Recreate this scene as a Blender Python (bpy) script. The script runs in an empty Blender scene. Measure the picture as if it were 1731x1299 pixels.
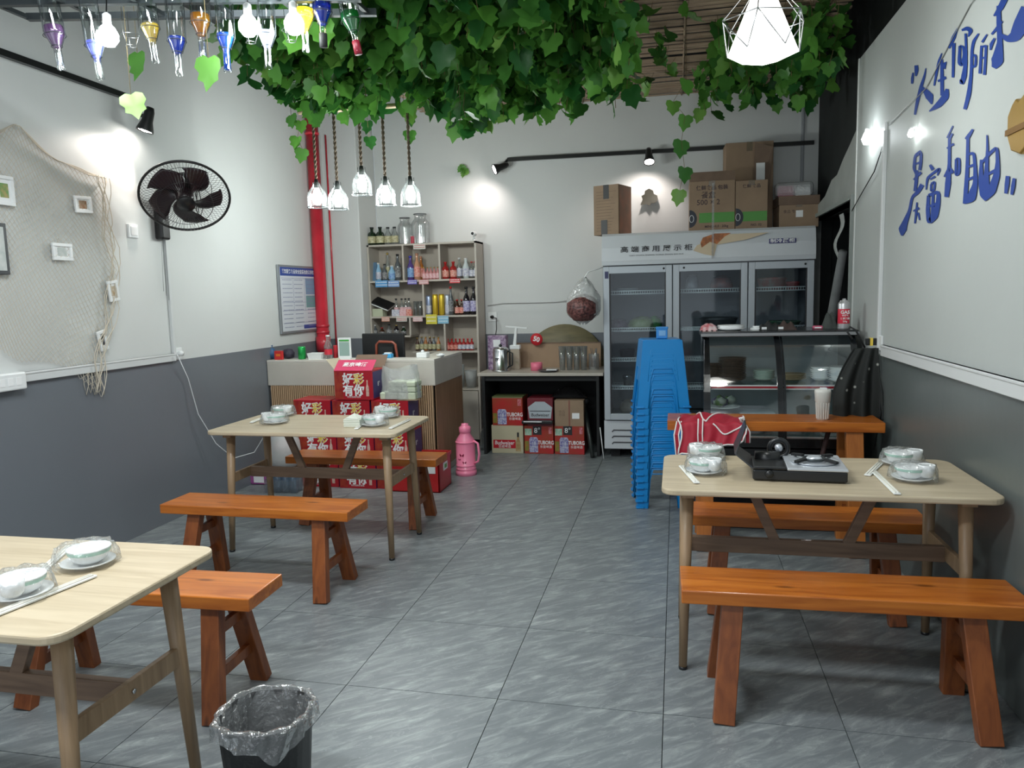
import bpy, math, random
import numpy as np
from mathutils import Vector, Matrix
R = random.Random(7)
C = bpy.context.scene.collection
PI = math.pi
# ------------------------------------------------------------------ camera, light, exposure
FPX, YAW, PIT, ROL, CH = 1274.4, -0.21619, -0.11776, -0.02561, 1.4804
def cam_axes():
    cy, sy = math.cos(YAW), math.sin(YAW)
    f = np.array([sy*math.cos(PIT), cy*math.cos(PIT), math.sin(PIT)])
    r0 = np.array([cy, -sy, 0.0]); u0 = np.cross(r0, f)
    r = r0*math.cos(ROL)+u0*math.sin(ROL); u = -r0*math.sin(ROL)+u0*math.cos(ROL)
    return r, u, f
AX = cam_axes()
def at(px, py, ax, val):
    """point of the room where the sight line of a photo pixel meets the plane x/y/z = val"""
    r, u, f = AX
    d = r*(px-865.5)/FPX - u*(py-649.5)/FPX + f
    o = np.array([0, 0, CH]); i = 'xyz'.index(ax)
    return Vector(o + d*((val-o[i])/d[i]))
cam = bpy.data.objects.new('camera', bpy.data.cameras.new('camera')); C.objects.link(cam)
r, u, f = AX
cam.matrix_world = Matrix(((r[0], u[0], -f[0], 0), (r[1], u[1], -f[1], 0), (r[2], u[2], -f[2], CH), (0, 0, 0, 1)))
cam.data.sensor_fit = 'HORIZONTAL'; cam.data.sensor_width = 36.0; cam.data.lens = FPX/1731*36.0
cam.data.clip_start = 0.05
bpy.context.scene.camera = cam
sc = bpy.context.scene
sc.view_settings.view_transform = 'Standard'; sc.view_settings.look = 'None'
sc.view_settings.gamma = 1.0; sc.view_settings.use_curve_mapping = False
sc.view_settings.exposure = 0.27
w = bpy.data.worlds.new('world'); sc.world = w; w.use_nodes = True
w.node_tree.nodes['Background'].inputs[0].default_value = (0.80, 0.90, 1.0, 1)
w.node_tree.nodes['Background'].inputs[1].default_value = 0.34
def area(name, loc, rot, sx, sy, power, col=(0.93, 0.98, 1.0)):
    l = bpy.data.lights.new(name, 'AREA'); l.shape = 'RECTANGLE'; l.size = sx; l.size_y = sy
    l.energy = power; l.color = col
    o = bpy.data.objects.new(name, l); o.location = loc; o.rotation_euler = rot; C.objects.link(o); return o
def point(name, loc, power, col, rad=0.04):
    l = bpy.data.lights.new(name, 'POINT'); l.energy = power; l.color = col; l.shadow_soft_size = rad
    o = bpy.data.objects.new(name, l); o.location = loc; C.objects.link(o); return o
def spot(name, loc, target, power, col, ang=1.2, blend=0.5):
    l = bpy.data.lights.new(name, 'SPOT'); l.energy = power; l.color = col; l.spot_size = ang; l.spot_blend = blend
    l.shadow_soft_size = 0.03
    o = bpy.data.objects.new(name, l); o.location = loc; C.objects.link(o)
    o.rotation_euler = (Vector(target)-Vector(loc)).to_track_quat('-Z', 'Y').to_euler(); return o
area('ceiling_tube_light_front', (-1.5, 0.5, 3.1), (0, 0, 0), 1.4, 0.3, 48)
area('ceiling_tube_light_mid', (-1.3, 2.1, 3.15), (0, 0, 0), 1.3, 0.3, 50)
area('shop_front_daylight', (-1.1, -1.4, 1.6), (math.radians(90), 0, 0), 3.6, 2.2, 22, (0.86, 0.93, 1.0))

# ------------------------------------------------------------------ materials
MATS = {}
def mat(name, col, rough=0.5, metal=0.0, noise=0.0, nscale=8.0, bump=0.0, bscale=60.0, emit=None, estr=0.0, spec=0.5, scale3=(1, 1, 1), col2=None, coat=0.0, alpha=1.0):
    if name in MATS: return MATS[name]
    m = bpy.data.materials.new(name); m.use_nodes = True; nt = m.node_tree; b = nt.nodes['Principled BSDF']
    b.inputs['Base Color'].default_value = (*col, 1); b.inputs['Roughness'].default_value = rough
    b.inputs['Metallic'].default_value = metal; b.inputs['Specular IOR Level'].default_value = spec
    b.inputs['Coat Weight'].default_value = coat
    if noise or bump or col2:
        tc = nt.nodes.new('ShaderNodeTexCoord'); mp = nt.nodes.new('ShaderNodeMapping'); mp.inputs['Scale'].default_value = scale3
        nt.links.new(tc.outputs['Object'], mp.inputs[0])
    if noise or col2:
        n = nt.nodes.new('ShaderNodeTexNoise'); n.inputs['Scale'].default_value = nscale; n.inputs['Detail'].default_value = 6
        nt.links.new(mp.outputs[0], n.inputs['Vector'])
        cr = nt.nodes.new('ShaderNodeValToRGB'); cr.color_ramp.elements[0].position = 0.32; cr.color_ramp.elements[1].position = 0.68
        c2 = col2 or tuple(min(1, c*(1-noise)) for c in col)
        c1 = col if col2 else tuple(min(1, c*(1+noise*0.6)) for c in col)
        cr.color_ramp.elements[0].color = (*c2, 1); cr.color_ramp.elements[1].color = (*c1, 1)
        nt.links.new(n.outputs[0], cr.inputs[0]); nt.links.new(cr.outputs[0], b.inputs['Base Color'])
    if bump:
        n2 = nt.nodes.new('ShaderNodeTexNoise'); n2.inputs['Scale'].default_value = bscale; n2.inputs['Detail'].default_value = 4
        nt.links.new(mp.outputs[0], n2.inputs['Vector'])
        bp = nt.nodes.new('ShaderNodeBump'); bp.inputs['Strength'].default_value = bump; bp.inputs['Distance'].default_value = 0.01
        nt.links.new(n2.outputs[0], bp.inputs['Height']); nt.links.new(bp.outputs[0], b.inputs['Normal'])
    if emit:
        b.inputs['Emission Color'].default_value = (*emit, 1); b.inputs['Emission Strength'].default_value = estr
    MATS[name] = m; return m
def clear(name, tint=(1, 1, 1), gloss=0.12, rough=0.03, body=0.0, bodycol=(1, 1, 1), k=0.5):
    """thin clear glass or film: straight-through tinted light, a mirror share, and an optional milky share"""
    if name in MATS: return MATS[name]
    m = bpy.data.materials.new(name); m.use_nodes = True; nt = m.node_tree; nt.nodes.remove(nt.nodes['Principled BSDF'])
    out = nt.nodes['Material Output']; tr = nt.nodes.new('ShaderNodeBsdfTransparent'); tr.inputs[0].default_value = (*tint, 1)
    gl = nt.nodes.new('ShaderNodeBsdfGlossy'); gl.inputs['Roughness'].default_value = rough
    fr = nt.nodes.new('ShaderNodeLayerWeight'); fr.inputs[0].default_value = 0.35
    mul = nt.nodes.new('ShaderNodeMath'); mul.operation = 'MULTIPLY_ADD'; mul.inputs[1].default_value = k; mul.inputs[2].default_value = gloss
    nt.links.new(fr.outputs['Fresnel'], mul.inputs[0])
    mx = nt.nodes.new('ShaderNodeMixShader'); nt.links.new(mul.outputs[0], mx.inputs[0]); nt.links.new(tr.outputs[0], mx.inputs[1]); nt.links.new(gl.outputs[0], mx.inputs[2])
    last = mx
    if body:
        df = nt.nodes.new('ShaderNodeBsdfDiffuse'); df.inputs[0].default_value = (*bodycol, 1)
        m2 = nt.nodes.new('ShaderNodeMixShader'); m2.inputs[0].default_value = body
        nt.links.new(mx.outputs[0], m2.inputs[1]); nt.links.new(df.outputs[0], m2.inputs[2]); last = m2
        if rough > 0.1:
            tc = nt.nodes.new('ShaderNodeTexCoord'); n2 = nt.nodes.new('ShaderNodeTexNoise'); n2.inputs['Scale'].default_value = 45
            nt.links.new(tc.outputs['Object'], n2.inputs['Vector'])
            bp = nt.nodes.new('ShaderNodeBump'); bp.inputs['Strength'].default_value = 0.8; bp.inputs['Distance'].default_value = 0.02
            nt.links.new(n2.outputs[0], bp.inputs['Height']); nt.links.new(bp.outputs[0], gl.inputs['Normal'])
    nt.links.new(last.outputs[0], out.inputs[0]); MATS[name] = m; return m
def paint_wall(name, lo, hi, zb):
    """two paints on one wall: grey dado below zb, pale above, faint mottling"""
    m = bpy.data.materials.new(name); m.use_nodes = True; nt = m.node_tree; b = nt.nodes['Principled BSDF']
    tc = nt.nodes.new('ShaderNodeTexCoord'); sp = nt.nodes.new('ShaderNodeSeparateXYZ'); nt.links.new(tc.outputs['Object'], sp.inputs[0])
    gt = nt.nodes.new('ShaderNodeMath'); gt.operation = 'GREATER_THAN'; gt.inputs[1].default_value = zb; nt.links.new(sp.outputs[2], gt.inputs[0])
    n = nt.nodes.new('ShaderNodeTexNoise'); n.inputs['Scale'].default_value = 1.3; n.inputs['Detail'].default_value = 5; nt.links.new(tc.outputs['Object'], n.inputs['Vector'])
    mr = nt.nodes.new('ShaderNodeMapRange'); mr.inputs['To Min'].default_value = 0.90; mr.inputs['To Max'].default_value = 1.06; nt.links.new(n.outputs[0], mr.inputs[0])
    mx = nt.nodes.new('ShaderNodeMix'); mx.data_type = 'RGBA'; mx.inputs[6].default_value = (*lo, 1); mx.inputs[7].default_value = (*hi, 1); nt.links.new(gt.outputs[0], mx.inputs[0])
    vm = nt.nodes.new('ShaderNodeVectorMath'); vm.operation = 'SCALE'; nt.links.new(mx.outputs[2], vm.inputs[0]); nt.links.new(mr.outputs[0], vm.inputs['Scale'])
    nt.links.new(vm.outputs[0], b.inputs['Base Color'])
    rr = nt.nodes.new('ShaderNodeMapRange'); rr.inputs['To Min'].default_value = 0.32; rr.inputs['To Max'].default_value = 0.55; nt.links.new(gt.outputs[0], rr.inputs[0]); nt.links.new(rr.outputs[0], b.inputs['Roughness'])
    n2 = nt.nodes.new('ShaderNodeTexNoise'); n2.inputs['Scale'].default_value = 9; nt.links.new(tc.outputs['Object'], n2.inputs['Vector'])
    bp = nt.nodes.new('ShaderNodeBump'); bp.inputs['Strength'].default_value = 0.12; bp.inputs['Distance'].default_value = 0.01; nt.links.new(n2.outputs[0], bp.inputs['Height']); nt.links.new(bp.outputs[0], b.inputs['Normal'])
    return m
def tile_mat():
    m = bpy.data.materials.new('marble_tile'); m.use_nodes = True; nt = m.node_tree; b = nt.nodes['Principled BSDF']
    tc = nt.nodes.new('ShaderNodeTexCoord'); oi = nt.nodes.new('ShaderNodeObjectInfo')
    ml = nt.nodes.new('ShaderNodeVectorMath'); ml.operation = 'MULTIPLY_ADD'; ml.inputs[1].default_value = (1, 1, 1)
    sc_ = nt.nodes.new('ShaderNodeMath'); sc_.operation = 'MULTIPLY'; sc_.inputs[1].default_value = 37.0; nt.links.new(oi.outputs['Random'], sc_.inputs[0])
    cb = nt.nodes.new('ShaderNodeCombineXYZ'); nt.links.new(sc_.outputs[0], cb.inputs[0]); nt.links.new(sc_.outputs[0], cb.inputs[1])
    nt.links.new(tc.outputs['Object'], ml.inputs[0]); nt.links.new(cb.outputs[0], ml.inputs[2])
    mp = nt.nodes.new('ShaderNodeMapping'); mp.inputs['Rotation'].default_value = (0, 0, math.radians(38)); mp.inputs['Scale'].default_value = (3.0, 15, 1)
    mp.vector_type = 'TEXTURE'; mp.inputs['Scale'].default_value = (1/5.0, 1/20.0, 1); nt.links.new(ml.outputs[0], mp.inputs[0])
    n = nt.nodes.new('ShaderNodeTexNoise'); n.inputs['Scale'].default_value = 1.2; n.inputs['Detail'].default_value = 10; n.inputs['Roughness'].default_value = 0.68; n.inputs['Distortion'].default_value = 0.7
    nt.links.new(mp.outputs[0], n.inputs['Vector'])
    cr = nt.nodes.new('ShaderNodeValToRGB'); e = cr.color_ramp.elements
    e[0].position = 0.30; e[0].color = (0.15, 0.172, 0.178, 1); e[1].position = 0.60; e[1].color = (0.25, 0.278, 0.28, 1)
    x = e.new(0.70); x.color = (0.36, 0.39, 0.39, 1); x = e.new(0.47); x.color = (0.175, 0.195, 0.205, 1)
    nt.links.new(n.outputs[0], cr.inputs[0])
    # thin pale veins
    n3 = nt.nodes.new('ShaderNodeTexNoise'); n3.inputs['Scale'].default_value = 0.9; n3.inputs['Detail'].default_value = 6; n3.inputs['Distortion'].default_value = 1.2
    nt.links.new(mp.outputs[0], n3.inputs['Vector'])
    su = nt.nodes.new('ShaderNodeMath'); su.operation = 'SUBTRACT'; su.inputs[1].default_value = 0.56; nt.links.new(n3.outputs[0], su.inputs[0])
    ab = nt.nodes.new('ShaderNodeMath'); ab.operation = 'ABSOLUTE'; nt.links.new(su.outputs[0], ab.inputs[0])
    mr = nt.nodes.new('ShaderNodeMapRange'); mr.inputs['From Min'].default_value = 0.0; mr.inputs['From Max'].default_value = 0.007; mr.inputs['To Min'].default_value = 0.35; mr.inputs['To Max'].default_value = 0; nt.links.new(ab.outputs[0], mr.inputs[0])
    mx = nt.nodes.new('ShaderNodeMix'); mx.data_type = 'RGBA'; nt.links.new(mr.outputs[0], mx.inputs[0]); nt.links.new(cr.outputs[0], mx.inputs[6]); mx.inputs[7].default_value = (0.46, 0.49, 0.49, 1)
    nt.links.new(mx.outputs[2], b.inputs['Base Color'])
    b.inputs['Roughness'].default_value = 0.36; b.inputs['Specular IOR Level'].default_value = 0.45
    bp = nt.nodes.new('ShaderNodeBump'); bp.inputs['Strength'].default_value = 0.25; bp.inputs['Distance'].default_value = 0.004; nt.links.new(n.outputs[0], bp.inputs['Height']); nt.links.new(bp.outputs[0], b.inputs['Normal'])
    return m
def leaf_mat(name, dark, lite):
    m = bpy.data.materials.new(name); m.use_nodes = True; nt = m.node_tree; b = nt.nodes['Principled BSDF']
    g = nt.nodes.new('ShaderNodeNewGeometry'); oi = nt.nodes.new('ShaderNodeObjectInfo')
    ad = nt.nodes.new('ShaderNodeMath'); ad.operation = 'ADD'; nt.links.new(g.outputs['Random Per Island'], ad.inputs[0]); nt.links.new(oi.outputs['Random'], ad.inputs[1])
    fr = nt.nodes.new('ShaderNodeMath'); fr.operation = 'FRACT'; nt.links.new(ad.outputs[0], fr.inputs[0])
    cr = nt.nodes.new('ShaderNodeValToRGB'); e = cr.color_ramp.elements; e[0].color = (*dark, 1); e[1].color = (*lite, 1); e[0].position = 0.15; e[1].position = 1.0
    nt.links.new(fr.outputs[0], cr.inputs[0]); nt.links.new(cr.outputs[0], b.inputs['Base Color'])
    b.inputs['Roughness'].default_value = 0.42
    tr = nt.nodes.new('ShaderNodeBsdfTranslucent'); nt.links.new(cr.outputs[0], tr.inputs[0])
    mx = nt.nodes.new('ShaderNodeMixShader'); mx.inputs[0].default_value = 0.3; nt.links.new(b.outputs[0], mx.inputs[1]); nt.links.new(tr.outputs[0], mx.inputs[2])
    nt.links.new(mx.outputs[0], nt.nodes['Material Output'].inputs[0]); MATS[name] = m; return m
def wood(name, dark, lite, axis='x', rough=0.35, knots=True, s=1.0):
    """planed wood: grain stretched along one axis, with a few darker knots"""
    if name in MATS: return MATS[name]
    m = bpy.data.materials.new(name); m.use_nodes = True; nt = m.node_tree; b = nt.nodes['Principled BSDF']
    tc = nt.nodes.new('ShaderNodeTexCoord'); mp = nt.nodes.new('ShaderNodeMapping')
    S = {'x': (1.2, 14, 14), 'y': (14, 1.2, 14), 'z': (14, 14, 1.2)}[axis]
    mp.inputs['Scale'].default_value = tuple(v*s for v in S); nt.links.new(tc.outputs['Object'], mp.inputs[0])
    n = nt.nodes.new('ShaderNodeTexNoise'); n.inputs['Scale'].default_value = 2.2; n.inputs['Detail'].default_value = 8; n.inputs['Distortion'].default_value = 0.9; nt.links.new(mp.outputs[0], n.inputs['Vector'])
    cr = nt.nodes.new('ShaderNodeValToRGB'); e = cr.color_ramp.elements; e[0].position = 0.3; e[1].position = 0.66; e[0].color = (*dark, 1); e[1].color = (*lite, 1); nt.links.new(n.outputs[0], cr.inputs[0])
    last = cr.outputs[0]
    if knots:
        mp2 = nt.nodes.new('ShaderNodeMapping'); K = {'x': (2.6, 9, 9), 'y': (9, 2.6, 9), 'z': (9, 9, 2.6)}[axis]; mp2.inputs['Scale'].default_value = K; nt.links.new(tc.outputs['Object'], mp2.inputs[0])
        v = nt.nodes.new('ShaderNodeTexVoronoi'); v.inputs['Scale'].default_value = 1.3; nt.links.new(mp2.outputs[0], v.inputs['Vector'])
        mr = nt.nodes.new('ShaderNodeMapRange'); mr.inputs['From Min'].default_value = 0.06; mr.inputs['From Max'].default_value = 0.16; mr.inputs['To Min'].default_value = 0.75; mr.inputs['To Max'].default_value = 0; nt.links.new(v.outputs['Distance'], mr.inputs[0])
        mx = nt.nodes.new('ShaderNodeMix'); mx.data_type = 'RGBA'; nt.links.new(mr.outputs[0], mx.inputs[0]); nt.links.new(last, mx.inputs[6]); mx.inputs[7].default_value = (*[c*0.3 for c in dark], 1); last = mx.outputs[2]
    nt.links.new(last, b.inputs['Base Color']); b.inputs['Roughness'].default_value = rough; b.inputs['Coat Weight'].default_value = 0.05
    MATS[name] = m; return m

# ------------------------------------------------------------------ mesh helpers
class MB:
    def __init__(s): s.v = []; s.f = []; s.mi = []; s.sm = []
    def add(s, vs, fs, mi=0, smooth=False):
        b = len(s.v); s.v += [tuple(v) for v in vs]
        for f in fs: s.f.append(tuple(i+b for i in f)); s.mi.append(mi); s.sm.append(smooth)
        return s
    def box(s, x0, x1, y0, y1, z0, z1, mi=0):
        return s.add([(x0,y0,z0),(x1,y0,z0),(x1,y1,z0),(x0,y1,z0),(x0,y0,z1),(x1,y0,z1),(x1,y1,z1),(x0,y1,z1)],
                     [(0,3,2,1),(4,5,6,7),(0,1,5,4),(1,2,6,5),(2,3,7,6),(3,0,4,7)], mi)
    def bar(s, p0, p1, wx, wy, up=(0,0,1), mi=0, w2=None):
        """rectangular bar from p0 to p1"""
        p0, p1 = Vector(p0), Vector(p1); d = (p1-p0).normalized(); up = Vector(up)
        if abs(d.dot(up)) > 0.98: up = Vector((0,1,0))
        a = d.cross(up).normalized(); c = a.cross(d).normalized(); w2 = w2 or (wx, wy)
        vs = []
        for p, (aw, cw) in ((p0, (wx, wy)), (p1, w2)):
            for sa, sc2 in ((-1,-1),(1,-1),(1,1),(-1,1)): vs.append(p+a*sa*aw/2+c*sc2*cw/2)
        return s.add(vs, [(0,1,2,3),(7,6,5,4),(0,4,5,1),(1,5,6,2),(2,6,7,3),(3,7,4,0)], mi)
    def tube(s, pts, rad, n=8, mi=0, cap=True, closed=False):
        pts = [Vector(p) for p in pts]; m = len(pts); rads = rad if isinstance(rad, (list, tuple)) else [rad]*m
        vs = []; prev = None
        for i, p in enumerate(pts):
            if closed: d = pts[(i+1) % m]-pts[i-1]
            else: d = (pts[min(i+1, m-1)]-pts[max(i-1, 0)])
            d = d.normalized() if d.length > 1e-9 else Vector((0,0,1))
            if prev is None:
                a = d.cross(Vector((0,0,1)));
                if a.length < 0.05: a = d.cross(Vector((0,1,0)))
            else: a = prev - d*prev.dot(d)
            a.normalize(); prev = a; c = d.cross(a)
            for k in range(n):
                t = 2*PI*k/n; vs.append(p+(a*math.cos(t)+c*math.sin(t))*rads[i])
        fs = []
        for i in range(m if closed else m-1):
            j = (i+1) % m
            for k in range(n): fs.append((i*n+k, i*n+(k+1) % n, j*n+(k+1) % n, j*n+k))
        if cap and not closed: fs += [tuple(range(n-1, -1, -1)), tuple(range((m-1)*n, m*n))]
        return s.add(vs, fs, mi, True)
    def lathe(s, prof, c=(0,0,0), n=20, mi=0, smooth=True, axis='z', closed=False, cap=True):
        """profile [(radius, height)] turned about the vertical"""
        vs = []; m = len(prof)
        for r_, z in prof:
            for k in range(n):
                t = 2*PI*k/n; x, y = r_*math.cos(t), r_*math.sin(t)
                if axis == 'z': q = (x, y, z)
                elif axis == 'y': q = (x, z, y)
                else: q = (z, x, y)
                vs.append((q[0]+c[0], q[1]+c[1], q[2]+c[2]))
        fs = []
        for i in range(m-1):
            for k in range(n):
                q = (i*n+k, i*n+(k+1) % n, (i+1)*n+(k+1) % n, (i+1)*n+k)
                fs.append(q if axis != 'y' else q[::-1])
        if cap and prof[0][0] > 1e-6: fs.append(tuple(range(n-1, -1, -1)))
        if cap and prof[-1][0] > 1e-6: fs.append(tuple(range((m-1)*n, m*n)))
        return s.add(vs, fs, mi, smooth)
    def grid(s, fn, nu, nv, mi=0, smooth=True):
        vs = [fn(i/nu, j/nv) for j in range(nv+1) for i in range(nu+1)]
        fs = [(j*(nu+1)+i, j*(nu+1)+i+1, (j+1)*(nu+1)+i+1, (j+1)*(nu+1)+i) for j in range(nv) for i in range(nu)]
        return s.add(vs, fs, mi, smooth)
    def prism(s, poly, ax, a0, a1, mi=0):
        """polygon in the plane across axis ax, from a0 to a1"""
        def q(p, a): return (a, p[0], p[1]) if ax == 'x' else (p[0], a, p[1]) if ax == 'y' else (p[0], p[1], a)
        n = len(poly)
        vs = [q(p, a0) for p in poly]+[q(p, a1) for p in poly]
        fs = [tuple(range(n-1, -1, -1)), tuple(range(n, 2*n))]+[(i, (i+1) % n, n+(i+1) % n, n+i) for i in range(n)]
        return s.add(vs, fs, mi)
    def build(s, name, m, parent=None, bevel=0, solid=0, sub=0, loc=None):
        me = bpy.data.meshes.new(name); me.from_pydata(s.v, [], s.f); me.update()
        for k in (m if isinstance(m, (list, tuple)) else [m]): me.materials.append(k)
        me.polygons.foreach_set('material_index', s.mi); me.polygons.foreach_set('use_smooth', s.sm)
        o = bpy.data.objects.new(name, me); C.objects.link(o)
        if parent is not None: o.parent = parent
        if loc is not None: o.location = loc
        if solid:
            q = o.modifiers.new('solid', 'SOLIDIFY'); q.thickness = solid; q.offset = 0
        if sub:
            q = o.modifiers.new('sub', 'SUBSURF'); q.levels = sub; q.render_levels = sub
        if bevel:
            q = o.modifiers.new('bev', 'BEVEL'); q.width = bevel; q.segments = 2; q.limit_method = 'ANGLE'; q.angle_limit = 0.7
        return o
def fixnormals(o):
    import bmesh
    bm = bmesh.new(); bm.from_mesh(o.data); bmesh.ops.recalc_face_normals(bm, faces=bm.faces); bm.to_mesh(o.data); bm.free(); return o
def thing(name, label, cat, loc=(0,0,0), rz=0.0, group=None):
    o = bpy.data.objects.new(name, None); C.objects.link(o); o.location = loc; o.rotation_euler = (0, 0, rz); o.empty_display_size = 0.05
    return tag(o, label, cat, group)
def tag(o, label, cat, group=None):
    o['label'] = label; o['category'] = cat
    if group: o['group'] = group
    return o
def struct(o): o['kind'] = 'structure'; return o
def stuff(o): o['kind'] = 'stuff'; return o
def copy_tree(o, parent=None):
    c = o.copy(); C.objects.link(c)
    if parent is not None: c.parent = parent
    for ch in list(o.children): copy_tree(ch, c)
    return c
def lettering(text, size, m, parent, origin, right, up, name='lettering', sx=1.0, bold=0.0, align='CENTER', depth=0.0006, res=2):
    """flat print standing on a surface: origin + right*x + up*y"""
    c = bpy.data.curves.new(name, 'FONT'); c.body = text; c.size = size; c.resolution_u = res; c.offset = bold*size; c.align_x = align; c.align_y = 'CENTER'; c.space_line = 0.95
    t = bpy.data.objects.new('tmp', c); me = bpy.data.meshes.new_from_object(t); bpy.data.objects.remove(t)
    right, up = Vector(right).normalized(), Vector(up).normalized(); nrm = right.cross(up)
    o_ = Vector(origin)+nrm*depth
    for v in me.vertices: v.co = o_+right*(v.co.x*sx)+up*v.co.y
    me.name = name; me.materials.clear(); me.materials.append(m)
    o = bpy.data.objects.new(name, me); C.objects.link(o); o.parent = parent; return o
def pane(mb, o_, right, up, x0, x1, y0, y1, d=0.0004, mi=0):
    right, up = Vector(right).normalized(), Vector(up).normalized(); n = right.cross(up); o_ = Vector(o_)+n*d
    return mb.add([o_+right*a+up*b for a, b in ((x0,y0),(x1,y0),(x1,y1),(x0,y1))], [(0,1,2,3)], mi)
XR, ZU = (1,0,0), (0,0,1)

# ------------------------------------------------------------------ palette
white = mat('white_plastic', (0.80, 0.82, 0.82), 0.35); porcelain = mat('porcelain', (0.86, 0.88, 0.88), 0.12, coat=0.4)
black = mat('black_plastic', (0.012, 0.013, 0.014), 0.35); blackm = mat('matt_black', (0.010, 0.011, 0.012), 0.7)
steel = mat('steel', (0.62, 0.64, 0.66), 0.22, 1.0); darksteel = mat('dark_steel', (0.06, 0.07, 0.075), 0.45, 0.6)
wire = mat('wire', (0.55, 0.57, 0.58), 0.3, 1.0)
red = mat('red_card', (0.48, 0.012, 0.025), 0.35); darkred = mat('dark_red_card', (0.22, 0.015, 0.03), 0.4)
redpaint = mat('red_pipe_paint', (0.62, 0.035, 0.055), 0.25, noise=0.15, nscale=6)
navy = mat('navy_card', (0.035, 0.035, 0.16), 0.4); orange = mat('orange_print', (0.75, 0.20, 0.03), 0.4); yellow = mat('yellow_print', (0.85, 0.62, 0.08), 0.4)
whiteink = mat('white_ink', (0.86, 0.87, 0.87), 0.5); blackink = mat('black_ink', (0.02, 0.02, 0.022), 0.5)
green = mat('green_print', (0.06, 0.36, 0.07), 0.4); kraft = mat('kraft_card', (0.31, 0.215, 0.14), 0.75, noise=0.12, nscale=5); kraftdark = mat('kraft_card_inside', (0.20, 0.135, 0.095), 0.8, noise=0.15)
glassm = clear('clear_glass', (0.93, 0.96, 0.96), 0.10); film = clear('shrink_film', (0.985, 0.99, 0.99), 0.05, 0.14, 0.07, (0.85, 0.88, 0.88))
bagfilm = clear('thin_bag_film', (0.92, 0.93, 0.93), 0.14, 0.2, 0.30, (0.8, 0.82, 0.82))
pinkp = mat('pink_plastic', (0.88, 0.24, 0.38), 0.3); bluep = mat('blue_stool_plastic', (0.006, 0.24, 0.62), 0.30, spec=0.5)
rope = mat('jute_rope', (0.15, 0.11, 0.08), 0.9, noise=0.3, nscale=120); cream = mat('cream_laminate', (0.56, 0.53, 0.47), 0.4, noise=0.06, nscale=3)
# ================================================================== THE ROOM
XL, XRW, YB, ZC = -3.38, 1.14, 7.45, 3.55
LO, HI = (0.165, 0.182, 0.205), (0.66, 0.68, 0.67)
tile = tile_mat(); grout = mat('grout', (0.03, 0.033, 0.035), 0.8)
fl = struct(MB().box(XL-0.1, 1.9, -1.5, 7.7, -0.12, -0.006).build('floor', grout))
TS = 0.6; gx0, gy0 = -1.2448-TS*4, 2.5484-TS*7
tb = MB().box(0.0015, TS-0.0015, 0.0015, TS-0.0015, -0.006, 0.0)
t0 = None
for i in range(9):
    for j in range(16):
        x, y = gx0+i*TS, gy0+j*TS
        if y > 7.45 or x > 1.9: continue
        if t0 is None: t0 = tb.build('tile', tile, fl); o = t0
        else: o = t0.copy(); C.objects.link(o)
        o.location = (x, y, 0)
wl = paint_wall('wall_paint', LO, HI, 1.09)
struct(MB().box(XL-0.1, XL, -1.5, 7.0, 0, ZC).build('wall_left', wl))
struct(MB().box(XL-0.1, -3.02, 7.0, YB, 0, ZC).build('column', wl, bevel=0.01))
struct(MB().box(-3.02, 1.9, YB, YB+0.1, 0, ZC).build('wall_back', wl))
struct(MB().box(XL-0.1, 1.9, -1.5, 7.7, ZC, ZC+0.1).build('ceiling', mat('ceiling_dark', (0.05, 0.055, 0.055), 0.8)))
# right-hand wall: painted board up to 2.92 m, rough plaster with a doorway behind it, unpainted black above
wr = paint_wall('wall_paint_side', (0.115, 0.135, 0.132), (0.485, 0.515, 0.50), 1.085)
blackwall = mat('unpainted_black_wall', (0.016, 0.020, 0.020), 0.85, noise=0.3, nscale=3)
board = struct(MB().box(XRW, XRW+0.12, -1.5, 5.38, 0, 2.92).build('wall_right', wr, bevel=0.006))
pl = MB()
D0, D1, DH = 5.52, 7.20, 2.06
pl.prism([(5.38,0),(D0,0),(D0,DH),(D1,DH),(D1,0),(7.44,0),(7.44,2.14),(6.9,2.16),(6.55,2.20),(6.3,2.29),(6.1,2.30),(5.9,2.38),(5.7,2.44),(5.52,2.50),(5.38,2.56)], 'x', XRW+0.02, XRW+0.11)
struct(fixnormals(pl.build('wall_plaster', mat('rough_plaster', (0.36, 0.38, 0.36), 0.8, noise=0.15, nscale=3, bump=0.3, bscale=20))))
struct(MB().box(XRW+0.115, XRW+0.2, 5.38, D0, 0, ZC).box(XRW+0.115, XRW+0.2, D1, YB, 0, ZC).box(XRW+0.115, XRW+0.2, D0, D1, DH, ZC)
       .box(XRW+0.115, XRW+0.2, -1.5, 5.38, 2.90, ZC).build('wall_upper_black', blackwall))
struct(MB().box(XRW+0.2, XRW+0.75, D0-0.1, D0-0.05, 0, 2.4).box(XRW+0.2, XRW+0.75, D1+0.05, D1+0.1, 0, 2.4).box(XRW+0.7, XRW+0.75, D0-0.1, D1+0.1, 0, 2.4).box(XRW+0.2, XRW+0.75, D0-0.1, D1+0.1, 2.35, 2.4).build('wall_passage', blackwall))
struct(MB().box(XRW-0.004, XRW+0.12, D0-0.025, D0, 0, DH+0.025).box(XRW+0.0, XRW+0.12, D0, D1, DH, DH+0.03).build('door_1', mat('door_casing', (0.30, 0.33, 0.31), 0.6)))
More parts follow.
